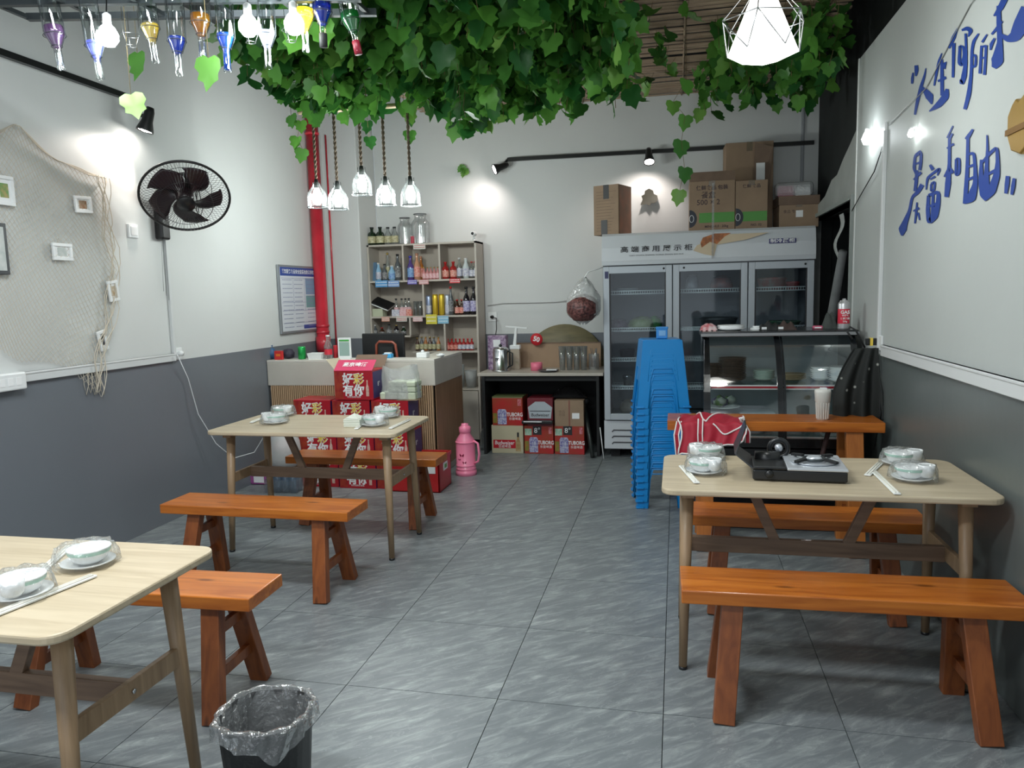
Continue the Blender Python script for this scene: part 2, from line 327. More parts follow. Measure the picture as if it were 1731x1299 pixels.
# cable trunking and skirting lines
tr_ = mat('trunking_white', (0.66, 0.68, 0.68), 0.4)
struct(MB().box(XL, XL+0.022, -1.5, 4.56, 1.088, 1.140).box(XL, XL+0.026, -1.5, 4.56, 1.128, 1.140).build('trim_1', tr_, bevel=0.003))
struct(MB().box(XRW-0.022, XRW, -1.5, 4.56, 1.088, 1.150).box(XRW-0.026, XRW, -1.5, 4.56, 1.138, 1.150).build('trim_2', tr_, bevel=0.003))
struct(MB().box(XL, XL+0.02, 4.545, 4.57, 1.14, 1.93).build('trim_3', tr_, bevel=0.003))
struct(MB().box(XRW-0.02, XRW, 4.64, 4.665, 1.09, 2.33).build('trim_4', tr_, bevel=0.003))
struct(MB().box(XRW-0.004, XRW+0.1, 5.375, 5.395, 1.1, 2.92).build('trim_5', mat('board_edge', (0.7, 0.72, 0.7), 0.4)))
struct(MB().box(1.10, 1.13, 7.43, YB, 0, 3.3).build('trim_6', mat('pipe_grey', (0.35, 0.37, 0.39), 0.5), bevel=0.008))

# ================================================================== BIG FURNITURE
orw = wood('orange_bench_seat', (0.34, 0.082, 0.010), (0.55, 0.17, 0.024), 'x', 0.28)
orl = wood('bench_leg_wood', (0.17, 0.045, 0.013), (0.29, 0.085, 0.022), 'z', 0.4)
palew = wood('pale_table_wood', (0.44, 0.355, 0.235), (0.56, 0.47, 0.33), 'x', 0.38, knots=False)
legw = wood('table_leg_wood', (0.24, 0.155, 0.085), (0.37, 0.25, 0.145), 'z', 0.45, knots=False)
railw = wood('table_rail_wood', (0.14, 0.085, 0.055), (0.22, 0.14, 0.09), 'x', 0.5, knots=False)
def rrect(x0, x1, y0, y1, r_, n=6):
    p = []
    for cx, cy, a0 in ((x1-r_, y1-r_, 0), (x0+r_, y1-r_, PI/2), (x0+r_, y0+r_, PI), (x1-r_, y0+r_, 1.5*PI)):
        for k in range(n+1):
            a = a0+PI/2*k/n; p.append((cx+r_*math.cos(a), cy+r_*math.sin(a)))
    return p
def table(label, loc, rz=0):
    t = thing('dining_table', label, 'table', loc, rz, 'pale wooden dining tables')
    L, W, H = 1.17, 0.63, 0.742
    MB().prism(rrect(-L/2, L/2, -W/2, W/2, 0.055), 'z', H-0.024, H).build('tabletop', palew, t, bevel=0.006)
    for sx in (-1, 1):
        for sy in (-1, 1):
            MB().tube([(sx*0.505, sy*0.235, 0.012), (sx*0.488, sy*0.195, H-0.024)], [0.016, 0.026], 12).build('leg', legw, t)
            MB().lathe([(0.016, 0), (0.017, 0.012)], (sx*0.505, sy*0.235, 0), 12).build('foot_pad', black, t)
        MB().bar((sx*0.497, -0.20, 0.44), (sx*0.497, 0.20, 0.44), 0.020, 0.058).build('end_rail', legw, t, bevel=0.003)
        MB().bar((sx*0.488, -0.24, H-0.038), (sx*0.488, 0.24, H-0.038), 0.05, 0.026).build('top_batten', legw, t)
        MB().bar((sx*0.13, 0, 0.44), (sx*0.25, 0, H-0.024), 0.040, 0.026, (0,1,0)).build('brace', railw, t, bevel=0.002)
        MB().lathe([(0.0, 0), (0.007, 0.0), (0.007, 0.004), (0, 0.005)], (sx*0.508, 0, 0.44), 8, axis='x').build('bolt', steel, t)
    MB().box(-0.49, 0.49, -0.014, 0.014, 0.405, 0.468).build('stretcher', railw, t, bevel=0.003)
    return t
def bench(label, loc, rz=0, L=1.05, W=0.245, H=0.45, group='orange plank benches', name='bench', foot=0.165, inset=0.16, th=0.048):
    t = thing(name, label, 'bench', loc, rz, group)
    MB().box(-L/2, L/2, -W/2, W/2, H-th, H).build('seat', orw, t, bevel=0.004)
    for sx in (-1, 1):
        xt, xb = sx*(L/2-inset-0.015), sx*(L/2-inset+0.02)
        for sy in (-1, 1):
            MB().bar((xb, sy*foot, 0.0), (xt, sy*(W/2-0.055), H-th), 0.072, 0.044, (0, 1, 0)).build('leg', orl, t, bevel=0.003)
        for h in (0.15, 0.30):
            k = 1-h/(H-th); y = (W/2-0.055)+(foot-(W/2-0.055))*k; x = xt+(xb-xt)*k
            MB().bar((x, -y, h), (x, y, h), 0.024, 0.040).build('rung', orl, t, bevel=0.002)
    return t
table('pale dining table with gas stove, beside the lettered wall', (0.53, 3.125, 0))
table('pale dining table in front of the stacked red beer cases', (-2.085, 4.13, 0))
table('pale dining table close to the black waste bin', (-1.945, 1.665, 0))
bench('orange bench on the near side of the gas stove table', (0.57, 2.70, 0), 0.02, 1.11)
bench('orange bench on the far side of the gas stove table', (0.56, 3.59, 0), -0.01)
bench('orange bench near side of the table facing the beer cases', (-2.085, 3.435, 0), -0.015)
bench('orange bench on the floor right before the red beer cases', (-2.02, 4.61, 0), 0.0)
bench('orange bench behind the table by the black waste bin', (-1.985, 2.37, 0), 0.03)
# tall work bench before the display cabinet
tall = thing('work_bench', 'tall orange wooden bench top before the curved glass cabinet', 'bench', (0.55, 4.47, 0))
MB().box(-0.60, 0.55, -0.14, 0.14, 0.69, 0.745).build('bench_top', orw, tall, bevel=0.004)
for sx in (-0.38, 0.40):
    for sy in (-1, 1):
        MB().bar((sx*1.04, sy*0.17, 0), (sx, sy*0.10, 0.69), 0.088, 0.05, (0, 1, 0)).build('leg', wood('tall_leg_wood', (0.36,0.115,0.025), (0.52,0.18,0.04), 'z', 0.35), tall, bevel=0.003)
    for h in (0.2, 0.45): MB().bar((sx*1.02, -0.13, h), (sx*1.02, 0.13, h), 0.024, 0.04).build('rung', orl, tall)

# ---- counter desk
desk = thing('counter_desk', 'reception counter with cream band over ribbed wood front', 'counter', (-2.63, 5.75, 0))
X0, X1 = -0.745, 0.735
MB().box(X0, X1, 0.0, 0.035, 0.77, 0.962).box(X1-0.035, X1, 0.035, 0.80, 0.77, 0.962).build('upper_band', cream, desk, bevel=0.004)
MB().box(X0, X1, 0.0, 0.20, 0.962, 0.985).box(X1-0.22, X1, 0.20, 0.80, 0.962, 0.985).build('counter_top', mat('counter_top_cream', (0.66, 0.63, 0.57), 0.35), desk, bevel=0.003)
MB().box(X0+0.02, X1-0.012, 0.03, 0.06, 0.06, 0.77).build('front_backing', mat('rib_backing', (0.045, 0.028, 0.018), 0.8), desk)
sl = MB(); n = 80
for k in range(n):
    x = X0+0.02+(X1-X0-0.04)*(k+0.5)/n
    sl.box(x-0.0052, x+0.0052, 0.0, 0.032, 0.06, 0.77)
stuff(sl.build('ribbed_slats', mat('rib_wood', (0.52, 0.35, 0.21), 0.5, noise=0.12, nscale=4, scale3=(20, 1, 1)), desk))
MB().box(X1-0.03, X1-0.006, 0.03, 0.80, 0.06, 0.77).build('side_panel', wood('side_brown_wood', (0.27, 0.155, 0.085), (0.36, 0.21, 0.12), 'z', 0.5, knots=False), desk)
MB().box(X0+0.02, X1-0.02, 0.03, 0.08, 0, 0.06).box(X1-0.06, X1-0.02, 0.03, 0.78, 0, 0.06).build('plinth', cream, desk)
MB().box(X0, X1-0.035, 0.035, 0.68, 0.73, 0.755).build('work_surface', cream, desk)

# ---- wall shelf with drinks
SY0, SY1 = 7.15, 7.43
shw = mat('shelf_laminate', (0.50, 0.45, 0.39), 0.5, noise=0.06, nscale=3)
def cx(px): return 808-(808-px)*0.935 if px < 808 else px
def SP(px, py): return at(cx(px), py, 'y', SY0)
zt, z1, z2, z3, zsub, zcab = [SP(708, y)[2] for y in (411, 473, 534, 594, 567, 657)]
xl, xr = SP(610, 480)[0], SP(806, 470)[0]
shelf = thing('drinks_shelf', 'pale laminate drinks shelf standing behind the counter', 'shelf', (xl, SY0, 0))
W_ = xr-xl; T = 0.018
def lx(px, py): return SP(px, py)[0]-xl
MB().box(0, T, 0, 0.28, 0, zt).build('side_board', shw, shelf); MB().box(W_-T, W_, 0, 0.28, 0, zt).build('side_board', shw, shelf)
MB().box(0, W_, 0.268, 0.279, 0, zt).build('back_board', mat('shelf_back', (0.42, 0.37, 0.31), 0.6), shelf)
for z, a, b in ((zt, 0, W_), (z1, T, W_-T), (z2, T, W_-T), (z3, lx(690, 593), W_-T), (zsub, T, lx(686, 566)), (zcab, T, W_-T)):
    MB().box(a, b, 0, 0.268, z-T, z).build('shelf_board', shw, shelf)
for px, a, b in ((675, zt, z1), (740.5, zt, z1), (709, z1, z2), (683, z2, zsub), (745.5, z2, z3)):
    x = lx(px, 500); MB().box(x-T/2, x+T/2, 0, 0.268, b, a-T).build('divider', shw, shelf)
for a, b in ((0.02, W_/2-0.004), (W_/2+0.004, W_-0.02)):
    MB().box(a, b, -0.016, 0.0, 0.06, zcab-T-0.006).build('cabinet_door', shw, shelf, bevel=0.002)

# ---- worktop table beside the fridge
wt = thing('work_table', 'low worktop table with black sides between shelf and fridge', 'table', (-1.205, 6.73, 0))
ZW = 0.765
MB().box(-0.60, 0.565, 0, 0.66, ZW-0.028, ZW).build('table_top', mat('worktop_beige', (0.48, 0.44, 0.38), 0.35, noise=0.08, nscale=5), wt, bevel=0.003)
MB().box(-0.56, -0.535, 0.01, 0.64, 0, ZW-0.028).build('side_panel', blackm, wt); MB().box(0.50, 0.525, 0.01, 0.64, 0, ZW-0.028).build('side_panel', blackm, wt)
MB().box(-0.535, 0.50, 0.62, 0.64, 0, ZW-0.028).build('back_panel', blackm, wt)
MB().box(-0.535, 0.50, 0.03, 0.045, ZW-0.075, ZW-0.028).build('apron_rail', blackm, wt)

# ---- three-door fridge
FX0, FX1, FY, FT = -0.63, 1.115, 6.67, 1.985
frw = mat('fridge_silver', (0.46, 0.50, 0.54), 0.35, 0.1); frl = mat('fridge_white', (0.62, 0.65, 0.68), 0.35)
fd = mat('fridge_inside', (0.20, 0.21, 0.235), 0.5); gasket = mat('gasket', (0.03, 0.03, 0.035), 0.5)
fridge = thing('display_fridge', 'tall three-door glass display fridge with printed header', 'fridge', (FX0, FY, 0)); FW = FX1-FX0
ZD0, ZD1 = 0.355, 1.70
fb = MB().box(0, FW, 0.03, 0.70, 0.08, ZD0-0.01).box(0, 0.03, 0.03, 0.70, ZD0, FT-0.02).box(FW-0.03, FW, 0.03, 0.70, ZD0, FT-0.02).box(0.03, FW-0.03, 0.67, 0.70, ZD0, ZD1).box(0.03, FW-0.03, 0.03, 0.70, ZD1, FT-0.02)
fb.build('body', [fd], fridge)
hd = MB().prism([(0.03, ZD1+0.012), (-0.005, ZD1+0.012), (-0.012, ZD1+0.05), (-0.004, 1.86), (0.025, FT-0.02), (0.05, FT)], 'x', -0.005, FW+0.005); hd = fixnormals(hd.build('header', frl, fridge)); hd.data.polygons.foreach_set('use_smooth', [False]*len(hd.data.polygons))
MB().box(0, FW, -0.004, 0.03, 0.09, ZD0-0.012).build('lower_panel', frl, fridge, bevel=0.003)
for q in range(3):
    for k in range(3):
        x = 0.07+q*0.58; z = 0.15+k*0.055
        MB().tube([(x, -0.006, z-0.016), (x+0.012, -0.008, z), (x+0.43, -0.008, z), (x+0.445, -0.006, z-0.016)], 0.005, 6).build('vent_slot', gasket, fridge)
for k in range(2): MB().box(0.05+k*1.5, 0.13+k*1.5, 0.1, 0.6, 0.0, 0.08).build('foot', blackm, fridge)
dx = [lx_ - FX0 for lx_ in [at(p_, 560, 'y', FY)[0] for p_ in (1021, 1137, 1263, 1392)]]
dx[0] = 0.004; dx[3] = FW-0.004
fglass = clear('fridge_door_glass', (0.86, 0.91, 0.93), 0.02, 0.04, k=0.25)
shelfw = mat('shelf_wire_white', (0.85, 0.87, 0.88), 0.4)
for q in range(3):
    a, b = dx[q]+0.004, dx[q+1]-0.004; fw = 0.052
    d = MB().box(a, a+fw, -0.03, 0.006, ZD0, ZD1).box(b-fw, b, -0.03, 0.006, ZD0, ZD1).box(a+fw, b-fw, -0.03, 0.006, ZD0, ZD0+0.055).box(a+fw, b-fw, -0.03, 0.006, ZD1-0.06, ZD1).build('door', frw, fridge, bevel=0.003)
    MB().box(a+fw, a+fw+0.01, -0.024, 0.0, ZD0+0.055, ZD1-0.06).box(b-fw-0.01, b-fw, -0.024, 0.0, ZD0+0.055, ZD1-0.06).build('gasket', gasket, d)
    MB().box(a+fw, b-fw, -0.016, -0.012, ZD0+0.055, ZD1-0.06).build('pane', fglass, d)
    MB().lathe([(0, -0.033), (0.009, -0.033), (0.009, -0.03)], (b-0.07 if q != 1 else a+0.09, 0, ZD1-0.028), 12, axis='y').build('lock', black, d)
    for z in (0.62, 0.87, 1.135, 1.46):
        s_ = MB()
        for yy in (0.06, 0.2, 0.36, 0.52): s_.tube([(a+0.03, yy, z), (b-0.03, yy, z)], 0.0045, 5)
        s_.tube([(a+0.03, 0.055, z+0.028), (b-0.03, 0.055, z+0.028)], 0.0045, 5)
        m_ = int((b-a)/0.022)
        for k in range(m_+1):
            x = a+0.03+(b-a-0.06)*k/m_; s_.tube([(x, 0.055, z+0.028), (x, 0.056, z), (x, 0.55, z)], 0.0022, 4)
        s_.build('wire_shelf', shelfw, fridge)
N_ = Vector((0, -0.9969, 0.078))
zc = 1.875
def hp(px, py): # header face point in fridge space
    p = at(px, py, 'y', FY-0.01); return Vector((p[0]-FX0, -0.010, p[2]))
p = hp(1109, 421); lettering('高 端 商 用 展 示 柜', 0.055, blackink, fridge, (p[0], -0.0105, p[2]), XR, (0, 0.055, 1), sx=1.28, bold=0.012, depth=0.004).data.transform(Matrix.Identity(4))
p = hp(1109, 430); lettering('GAO DUAN SHANG YONG ZHAN SHI GUI', 0.015, blackink, fridge, (p[0], -0.012, p[2]-0.005), XR, (0, 0.05, 1), sx=1.6, depth=0.003)
a_, b_ = hp(1300, 408), hp(1346, 408)
MB().box(a_[0], b_[0], -0.0118, -0.006, a_[2]-0.02, a_[2]+0.02).build('nameplate', navy, fridge, bevel=0.006)
lettering('制冷展柜', 0.034, whiteink, fridge, ((a_[0]+b_[0])/2, -0.012, a_[2]), XR, ZU, sx=1.45, bold=0.02, depth=0.0008, name='nameplate_lettering')
# loaf picture printed on the header: cream board, brown crust
def hpoly(pts, d):
    return [Vector((hp(*q)[0], -0.0105+0.055*max(0, (hp(*q)[2]-1.86))*0.6-d, hp(*q)[2])) for q in pts]
b1 = [(1172,424),(1178,415),(1192,409),(1228,396),(1300,393),(1262,405),(1212,414),(1207,433),(1190,430)]
b2 = [(1184,411),(1188,402),(1208,395),(1236,394),(1225,400),(1212,413),(1200,409),(1186,419)]
MB().add(hpoly(b1, 0.0015), [tuple(range(len(b1)))[::-1]]).build('printed_board', mat('print_cream', (0.62, 0.50, 0.34), 0.5), fridge)
MB().add(hpoly(b2, 0.003), [tuple(range(len(b2)))[::-1]]).build('printed_loaf', mat('print_crust', (0.42, 0.13, 0.03), 0.5, noise=0.5, nscale=30), fridge)
MB().box(0.022, 0.052, -0.034, -0.031, 1.60, 1.66).build('door_sticker', mat('sticker_navy', (0.03, 0.035, 0.12), 0.4, noise=0.3, nscale=80), fridge)

# ---- curved glass display cabinet
CX0, CX1, CY0, CY1, CT = 0.165, 1.08, 4.72, 5.40, 1.215
cab = thing('display_cabinet', 'black curved glass display cabinet standing against the wall', 'cabinet', (CX0, CY0, 0)); CW = CX1-CX0
dk = mat('cabinet_black', (0.012, 0.014, 0.016), 0.22, coat=0.3); inn = mat('cabinet_inner_steel', (0.46, 0.52, 0.54), 0.35, 0.15)
def curve(t):  # front profile: top edge back, belly forward
    return (0.30-0.30*math.sin(t*PI/2)**0.9, 1.175-0.60*t**1.15)
prof = [curve(k/12) for k in range(13)]
MB().box(-0.01, CW+0.01, 0.24, 0.70, CT-0.035, CT).build('top_board', dk, cab, bevel=0.004)
MB().box(-0.012, CW+0.012, 0.234, 0.242, CT-0.030, CT-0.012).build('top_edge_strip', mat('strip_grey', (0.25, 0.26, 0.27), 0.3), cab)
for x in (0.0, CW-0.03):
    pf = [(y, z) for y, z in prof]+[(0.02, 0.55), (0.02, 0.0), (0.69, 0.0), (0.69, CT-0.035), (0.30, CT-0.035)]
    if x > 0: fixnormals(MB().prism(pf, 'x', x, x+0.03).build('side_panel', dk, cab))
    else: fixnormals(MB().prism([(y, z) for y, z in prof]+[(y+0.045, z) for y, z in prof[::-1]], 'x', x, x+0.03).build('side_frame', dk, cab)); MB().box(0, 0.004, 0.06, 0.66, 0.6, CT-0.04).build('side_glass', glassm, cab)
MB().box(0.0, CW, 0.03, 0.69, 0, 0.12).box(0.0, 0.03, 0.03, 0.69, 0.12, 0.5).box(0, CW, 0.66, 0.69, 0.12, 0.52).box(0, CW, 0.05, 0.66, 0.46, 0.50).build('base', dk, cab)
cglass = clear('cabinet_glass', (0.84, 0.90, 0.90), 0.13, 0.05)
for (a, b) in ((0.035, CW*0.49-0.012), (CW*0.49+0.030, CW-0.035)):
    g = MB().grid(lambda u_, v_: (a+(b-a)*u_, curve(v_)[0]+0.004, curve(v_)[1]), 1, 16).build('curved_pane', cglass, cab)
    for x in (a-0.006, b): fixnormals(MB().prism([(y-0.006, z) for y, z in prof]+[(y+0.008, z) for y, z in prof[::-1]], 'x', x, x+0.012).build('pane_frame', dk, cab))
fixnormals(MB().prism([(y-0.004, z) for y, z in prof]+[(y+0.035, z) for y, z in prof[::-1]], 'x', CW*0.49-0.008, CW*0.49+0.022).build('centre_post', dk, cab))
for z, y in ((0.885, 0.10), (0.575, 0.05)):
    MB().box(0.035, CW-0.035, y, 0.62, z-0.008, z).build('glass_shelf', clear('shelf_glass', (0.75, 0.86, 0.84), 0.12), cab)
    MB().box(0.035, CW-0.035, y-0.006, y, z-0.022, z+0.006).build('shelf_edge', whiteink, cab)
    MB().box(0.035, CW-0.035, y-0.009, y-0.006, z-0.014, z-0.002).build('red_strip', red, cab)
MB().box(0.03, CW-0.03, 0.63, 0.64, 0.5, CT-0.04).box(0.03, CW-0.03, 0.04, 0.64, 0.555, 0.565).build('inner_lining', inn, cab)
MB().box(0.035, CW-0.035, 0.0, 0.03, 0.52, 0.575).build('front_sill', dk, cab)
# ================================================================== VINES, REED MAT, LAMPS
matz = 3.30
reed = wood('reed_strip_wood', (0.26, 0.18, 0.12), (0.48, 0.36, 0.25), 'x', 0.7, knots=False, s=0.6)
mat_t = thing('reed_mat', 'brown reed mat hung flat under the ceiling behind the ivy', 'mat', (-0.62, 5.1, matz))
rv = []
for k in range(3):
    rv.append(MB().box(-1.83, 1.73, -0.022, 0.022, -0.005, 0.005).build('reed_strip', reed, mat_t) if k == 0 else None)
y = -2.35; k = 0
while y < 2.34:
    o = rv[0] if k == 0 else rv[0].copy()
    if k: C.objects.link(o)
    o.location = (R.uniform(-0.03, 0.03), y, R.uniform(-0.012, 0.006)); o.rotation_euler = (R.uniform(-0.12, 0.12), R.uniform(-0.003, 0.003), R.uniform(-0.006, 0.006)); o.scale = (1, R.uniform(0.75, 1.1), 1)
    y += R.uniform(0.060, 0.082); k += 1
for x in np.linspace(-1.65, 1.6, 8):
    MB().tube([(x+R.uniform(-.01, .01), yy, -0.016) for yy in np.linspace(-2.35, 2.34, 8)], 0.008, 5).build('batten', reed, mat_t)

lfm = leaf_mat('ivy_leaf_green', (0.022, 0.115, 0.024), (0.13, 0.36, 0.055))
lfm2 = leaf_mat('ivy_leaf_light', (0.08, 0.27, 0.035), (0.20, 0.40, 0.08))
stemm = mat('vine_stem', (0.16, 0.12, 0.05), 0.7)
# ivy leaf: stalk at the origin, tip towards -z, folded along the midrib
OUT = [(0,-0.02),(0.20,0.10),(0.44,-0.02),(0.50,-0.30),(0.36,-0.46),(0.40,-0.66),(0.20,-0.74),(0.0,-1.05)]
def leafgeo(cup):
    vs = [(0,0,0), (0,0.03,-0.45)]
    rt = [(x, -cup*x+0.06*math.sin(7*x)-0.10*z*z, z) for x, z in OUT[1:-1]]
    vs += rt; vs.append((0, -0.14, -1.05)); vs += [(-x, y_, z) for x, y_, z in rt[::-1]]
    n = len(vs); fs = [(0, 2, 1)]+[(i, i+1, 1) for i in range(2, n-1)]+[(n-1, 0, 1)]
    return vs, fs
LG = [leafgeo(c) for c in (0.05, 0.3, 0.5)]
def leafmesh(k, m):
    me = bpy.data.meshes.new('leaf'); me.from_pydata(LG[k][0], [], LG[k][1]); me.materials.append(m)
    me.polygons.foreach_set('use_smooth', [True]*len(me.polygons)); return me
LM = [leafmesh(k, lfm) for k in range(3)]; LM2 = [leafmesh(k, lfm2) for k in range(3)]
def leafmat(p, s):
    return (Matrix.Translation(p) @ Matrix.Rotation(R.gauss(0, 0.8), 4, 'Z') @ Matrix.Rotation(R.uniform(-0.95, 0.25), 4, 'X') @ Matrix.Rotation(R.gauss(0, 0.45), 4, 'Y') @ Matrix.Scale(s, 4))
leaves = []; stems = MB()
def strand(x, y, z0, L, dens=0.055, s=(0.085, 0.135), drift=0.05):
    p = Vector((x, y, z0)); pts = [p.copy()]; n = max(1, int(L/dens)); d = Vector((R.uniform(-drift, drift), R.uniform(-drift, drift), 0))/max(n, 1)
    for i in range(n):
        p = p+Vector((d[0], d[1], -dens))+Vector((R.uniform(-.012, .012), R.uniform(-.012, .012), 0)); pts.append(p.copy())
        leaves.append(leafmat(p+Vector((R.uniform(-.04, .04), R.uniform(-.04, .04), 0.02)), R.uniform(*s)))
    if len(pts) > 1: stems.tube(pts, 0.0022, 3, cap=False)
def lbound(y): return np.interp(y, [2.4, 3.0, 4.0, 5.0, 6.0], [-1.45, -1.90, -2.35, -2.68, -2.85])
def rbound(y): return np.interp(y, [2.4, 3.0, 4.0, 5.0, 6.0], [-0.1, -0.14, -0.22, -0.38, -0.5])
cnt = 0
while cnt < 560:
    y = R.uniform(2.55, 5.7); x = R.uniform(-2.8, 0.2)
    if x < lbound(y)+R.uniform(-.1, .1) or x > rbound(y)+R.uniform(-.12, .12): continue
    # deepest along the middle of the canopy, thinning to the far edge
    bot = np.interp(y, [2.5, 3.4, 4.4, 5.0, 5.7], [2.86, 2.66, 2.50, 2.55, 2.85])
    bot += 0.16*max(0, x+0.9)/1.0 + 0.05*math.sin(x*7+y*3) + R.uniform(0, 0.25)
    if x < -1.35: bot += 0.13
    if y > 5.0 and x < -1.9: bot += 0.10
    strand(x, y, matz-0.03-R.uniform(0, 0.06), max(0.08, matz-0.05-bot)); cnt += 1
for k in range(85):   # sparse far corner
    y = R.uniform(5.2, 6.9); x = R.uniform(0.15, 1.08)
    strand(x, y, matz-0.04, R.uniform(0.12, 0.42) if y < 6 else R.uniform(0.1, 0.35), 0.07)
for k in range(12):
    strand(R.uniform(0.75, 0.98), R.uniform(5.0, 5.6), matz-0.04, R.uniform(0.15, 0.45), 0.06)
for k in range(18):
    strand(R.uniform(-0.3, 0.9), R.uniform(5.0, 6.6), matz-0.03, R.uniform(0.06, 0.18), 0.06)
camp = Vector((0, 0, CH)); rr, uu, ff = (Vector(v) for v in AX)
def seen(M):
    q = M.translation-camp; zc_ = q.dot(ff)
    if zc_ < 0.3: return 1e9
    px, py = 865.5+FPX*q.dot(rr)/zc_, 649.5-FPX*q.dot(uu)/zc_
    return zc_ if -30 < px < 1760 and -25 < py < 1300 else 1e9
leaves.sort(key=seen)
ivy = thing('ivy_canopy', 'green artificial ivy hanging in a thick mass under the reed mat', 'ivy', (0, 0, 0))
for k, M in enumerate(leaves[:300]):
    o = bpy.data.objects.new('leaf', (LM2 if R.random() < 0.10 else LM)[k % 3]); C.objects.link(o); o.parent = ivy; o.matrix_local = M
mb = MB(); mb2 = MB()
for k, M in enumerate(leaves[300:]):
    g = LG[k % 3]; (mb2 if R.random() < 0.09 else mb).add([M @ Vector(v) for v in g[0]], g[1], 0, True)
stuff(mb.build('foliage', lfm, ivy)); stuff(mb2.build('pale_foliage', lfm2, ivy)); stuff(stems.build('stems', stemm, ivy))
def dangling(label, pts, y, z0y, s=0.11, light=(), kind='ivy_strand'):
    """a thread with single leaves: pts are where leaves hang"""
    P = [at(px, py, 'y', y) for px, py in pts]
    t = thing(kind, label, 'ivy', (P[0][0], y, matz-0.02)); base = Vector((P[0][0], y, matz-0.02))
    MB().tube([(0, 0, 0)]+[p-base for p in P], 0.0016, 4).build('stem', stemm, t)
    for k, p in enumerate(P):
        o = bpy.data.objects.new('leaf', (LM2 if k in light else LM)[k % 3]); C.objects.link(o); o.parent = t
        o.matrix_local = Matrix.Translation(p-base) @ Matrix.Rotation(R.uniform(-0.5, 0.5)+YAW*-1, 4, 'Z') @ Matrix.Rotation(R.uniform(-0.3, 0.1), 4, 'X') @ Matrix.Rotation(R.uniform(-0.3, 0.3), 4, 'Y') @ Matrix.Scale(s*R.uniform(0.9, 1.1), 4)
dangling('ivy strand hanging down before the brown carton stack on the fridge', [(1160,135),(1138,172),(1158,196),(1152,238),(1157,284),(1149,322)], 5.3, 0, 0.115, (1, 5))
dangling('ivy strand hanging beside the top of the red pipe', [(492,195),(508,205),(503,232),(511,252)], 5.0, 0, 0.10, (1,))
dangling('lone pale green leaf on a thread by the track spotlight', [(221,160)], 2.95, 0, 0.105, (0,))
dangling('large pale ivy leaf hanging below the amber bottle', [(352,98)], 2.9, 0, 0.13, (0,))
dangling('green leaf hanging behind the first bare bulb', [(232,90)], 3.2, 0, 0.13, ())
dangling('ivy leaves hanging between the two middle rope lamps', [(621,205),(624,232)], 5.6, 0, 0.10)
dangling('ivy leaves hanging behind the last rope lamp', [(693,195),(692,222)], 5.6, 0, 0.10)
dangling('short ivy strand beside the corner of the cartons', [(1328,140),(1352,162),(1366,170)], 6.2, 0, 0.12)
tuft = thing('plant_tuft', 'small yellow green plant tuft on the back wall', 'plant', at(786, 292, 'y', 7.43))
for k in range(9):
    o = bpy.data.objects.new('leaf', LM2[k % 3]); C.objects.link(o); o.parent = tuft
    o.matrix_local = Matrix.Translation((R.uniform(-.03, .03), -0.03, R.uniform(0, .05))) @ Matrix.Rotation(R.uniform(-1, 1), 4, 'Z') @ Matrix.Rotation(R.uniform(-2, 2), 4, 'Y') @ Matrix.Scale(0.06, 4)
for k, (px, py) in enumerate([(1100, 338)]):  # cast shadow of a leaf on the back wall, built as a dark leaf mesh
    t = thing('leaf_shadow', 'leaf shadow modelled as a dark leaf on the back wall above the fridge', 'leaf', at(px, py, 'y', 7.43))
    o = bpy.data.objects.new('leaf', leafmesh(1, mat('dry_leaf', (0.06, 0.06, 0.045), 0.7))); C.objects.link(o); o.parent = t
    o.matrix_local = Matrix.Translation((0.03, -0.02, 0.05)) @ Matrix.Rotation(0.9, 4, 'Y') @ Matrix.Scale(0.15, 4)

# ---- rope lamps on a bamboo pole
LY = 5.15
glow = mat('lamp_glow', (1, 1, 1), 0.5, emit=(0.93, 1.0, 0.97), estr=28)
bamboo = mat('bamboo', (0.50, 0.38, 0.24), 0.55, noise=0.25, nscale=14, scale3=(1, 8, 8))
pa, pb = at(505, 189, 'y', LY), at(714, 176, 'y', LY)
pole = thing('bamboo_pole', 'bamboo pole under the ivy that carries five rope lamps', 'pole', pa)
v = pb-pa; rads = [0.017 if k % 4 else 0.021 for k in range(14)]
MB().tube([v*(k/13) for k in range(14)], rads, 10).build('cane', bamboo, pole)
for q in (0.08, 0.92): MB().tube([v*q, v*q+Vector((0, 0, matz-pa[2]-v[2]*q))], 0.003, 5).build('hanger', darksteel, pole)
lampglass = clear('lamp_glass', (0.97, 0.99, 0.99), 0.06, 0.05, 0.03, (0.9, 0.93, 0.93))
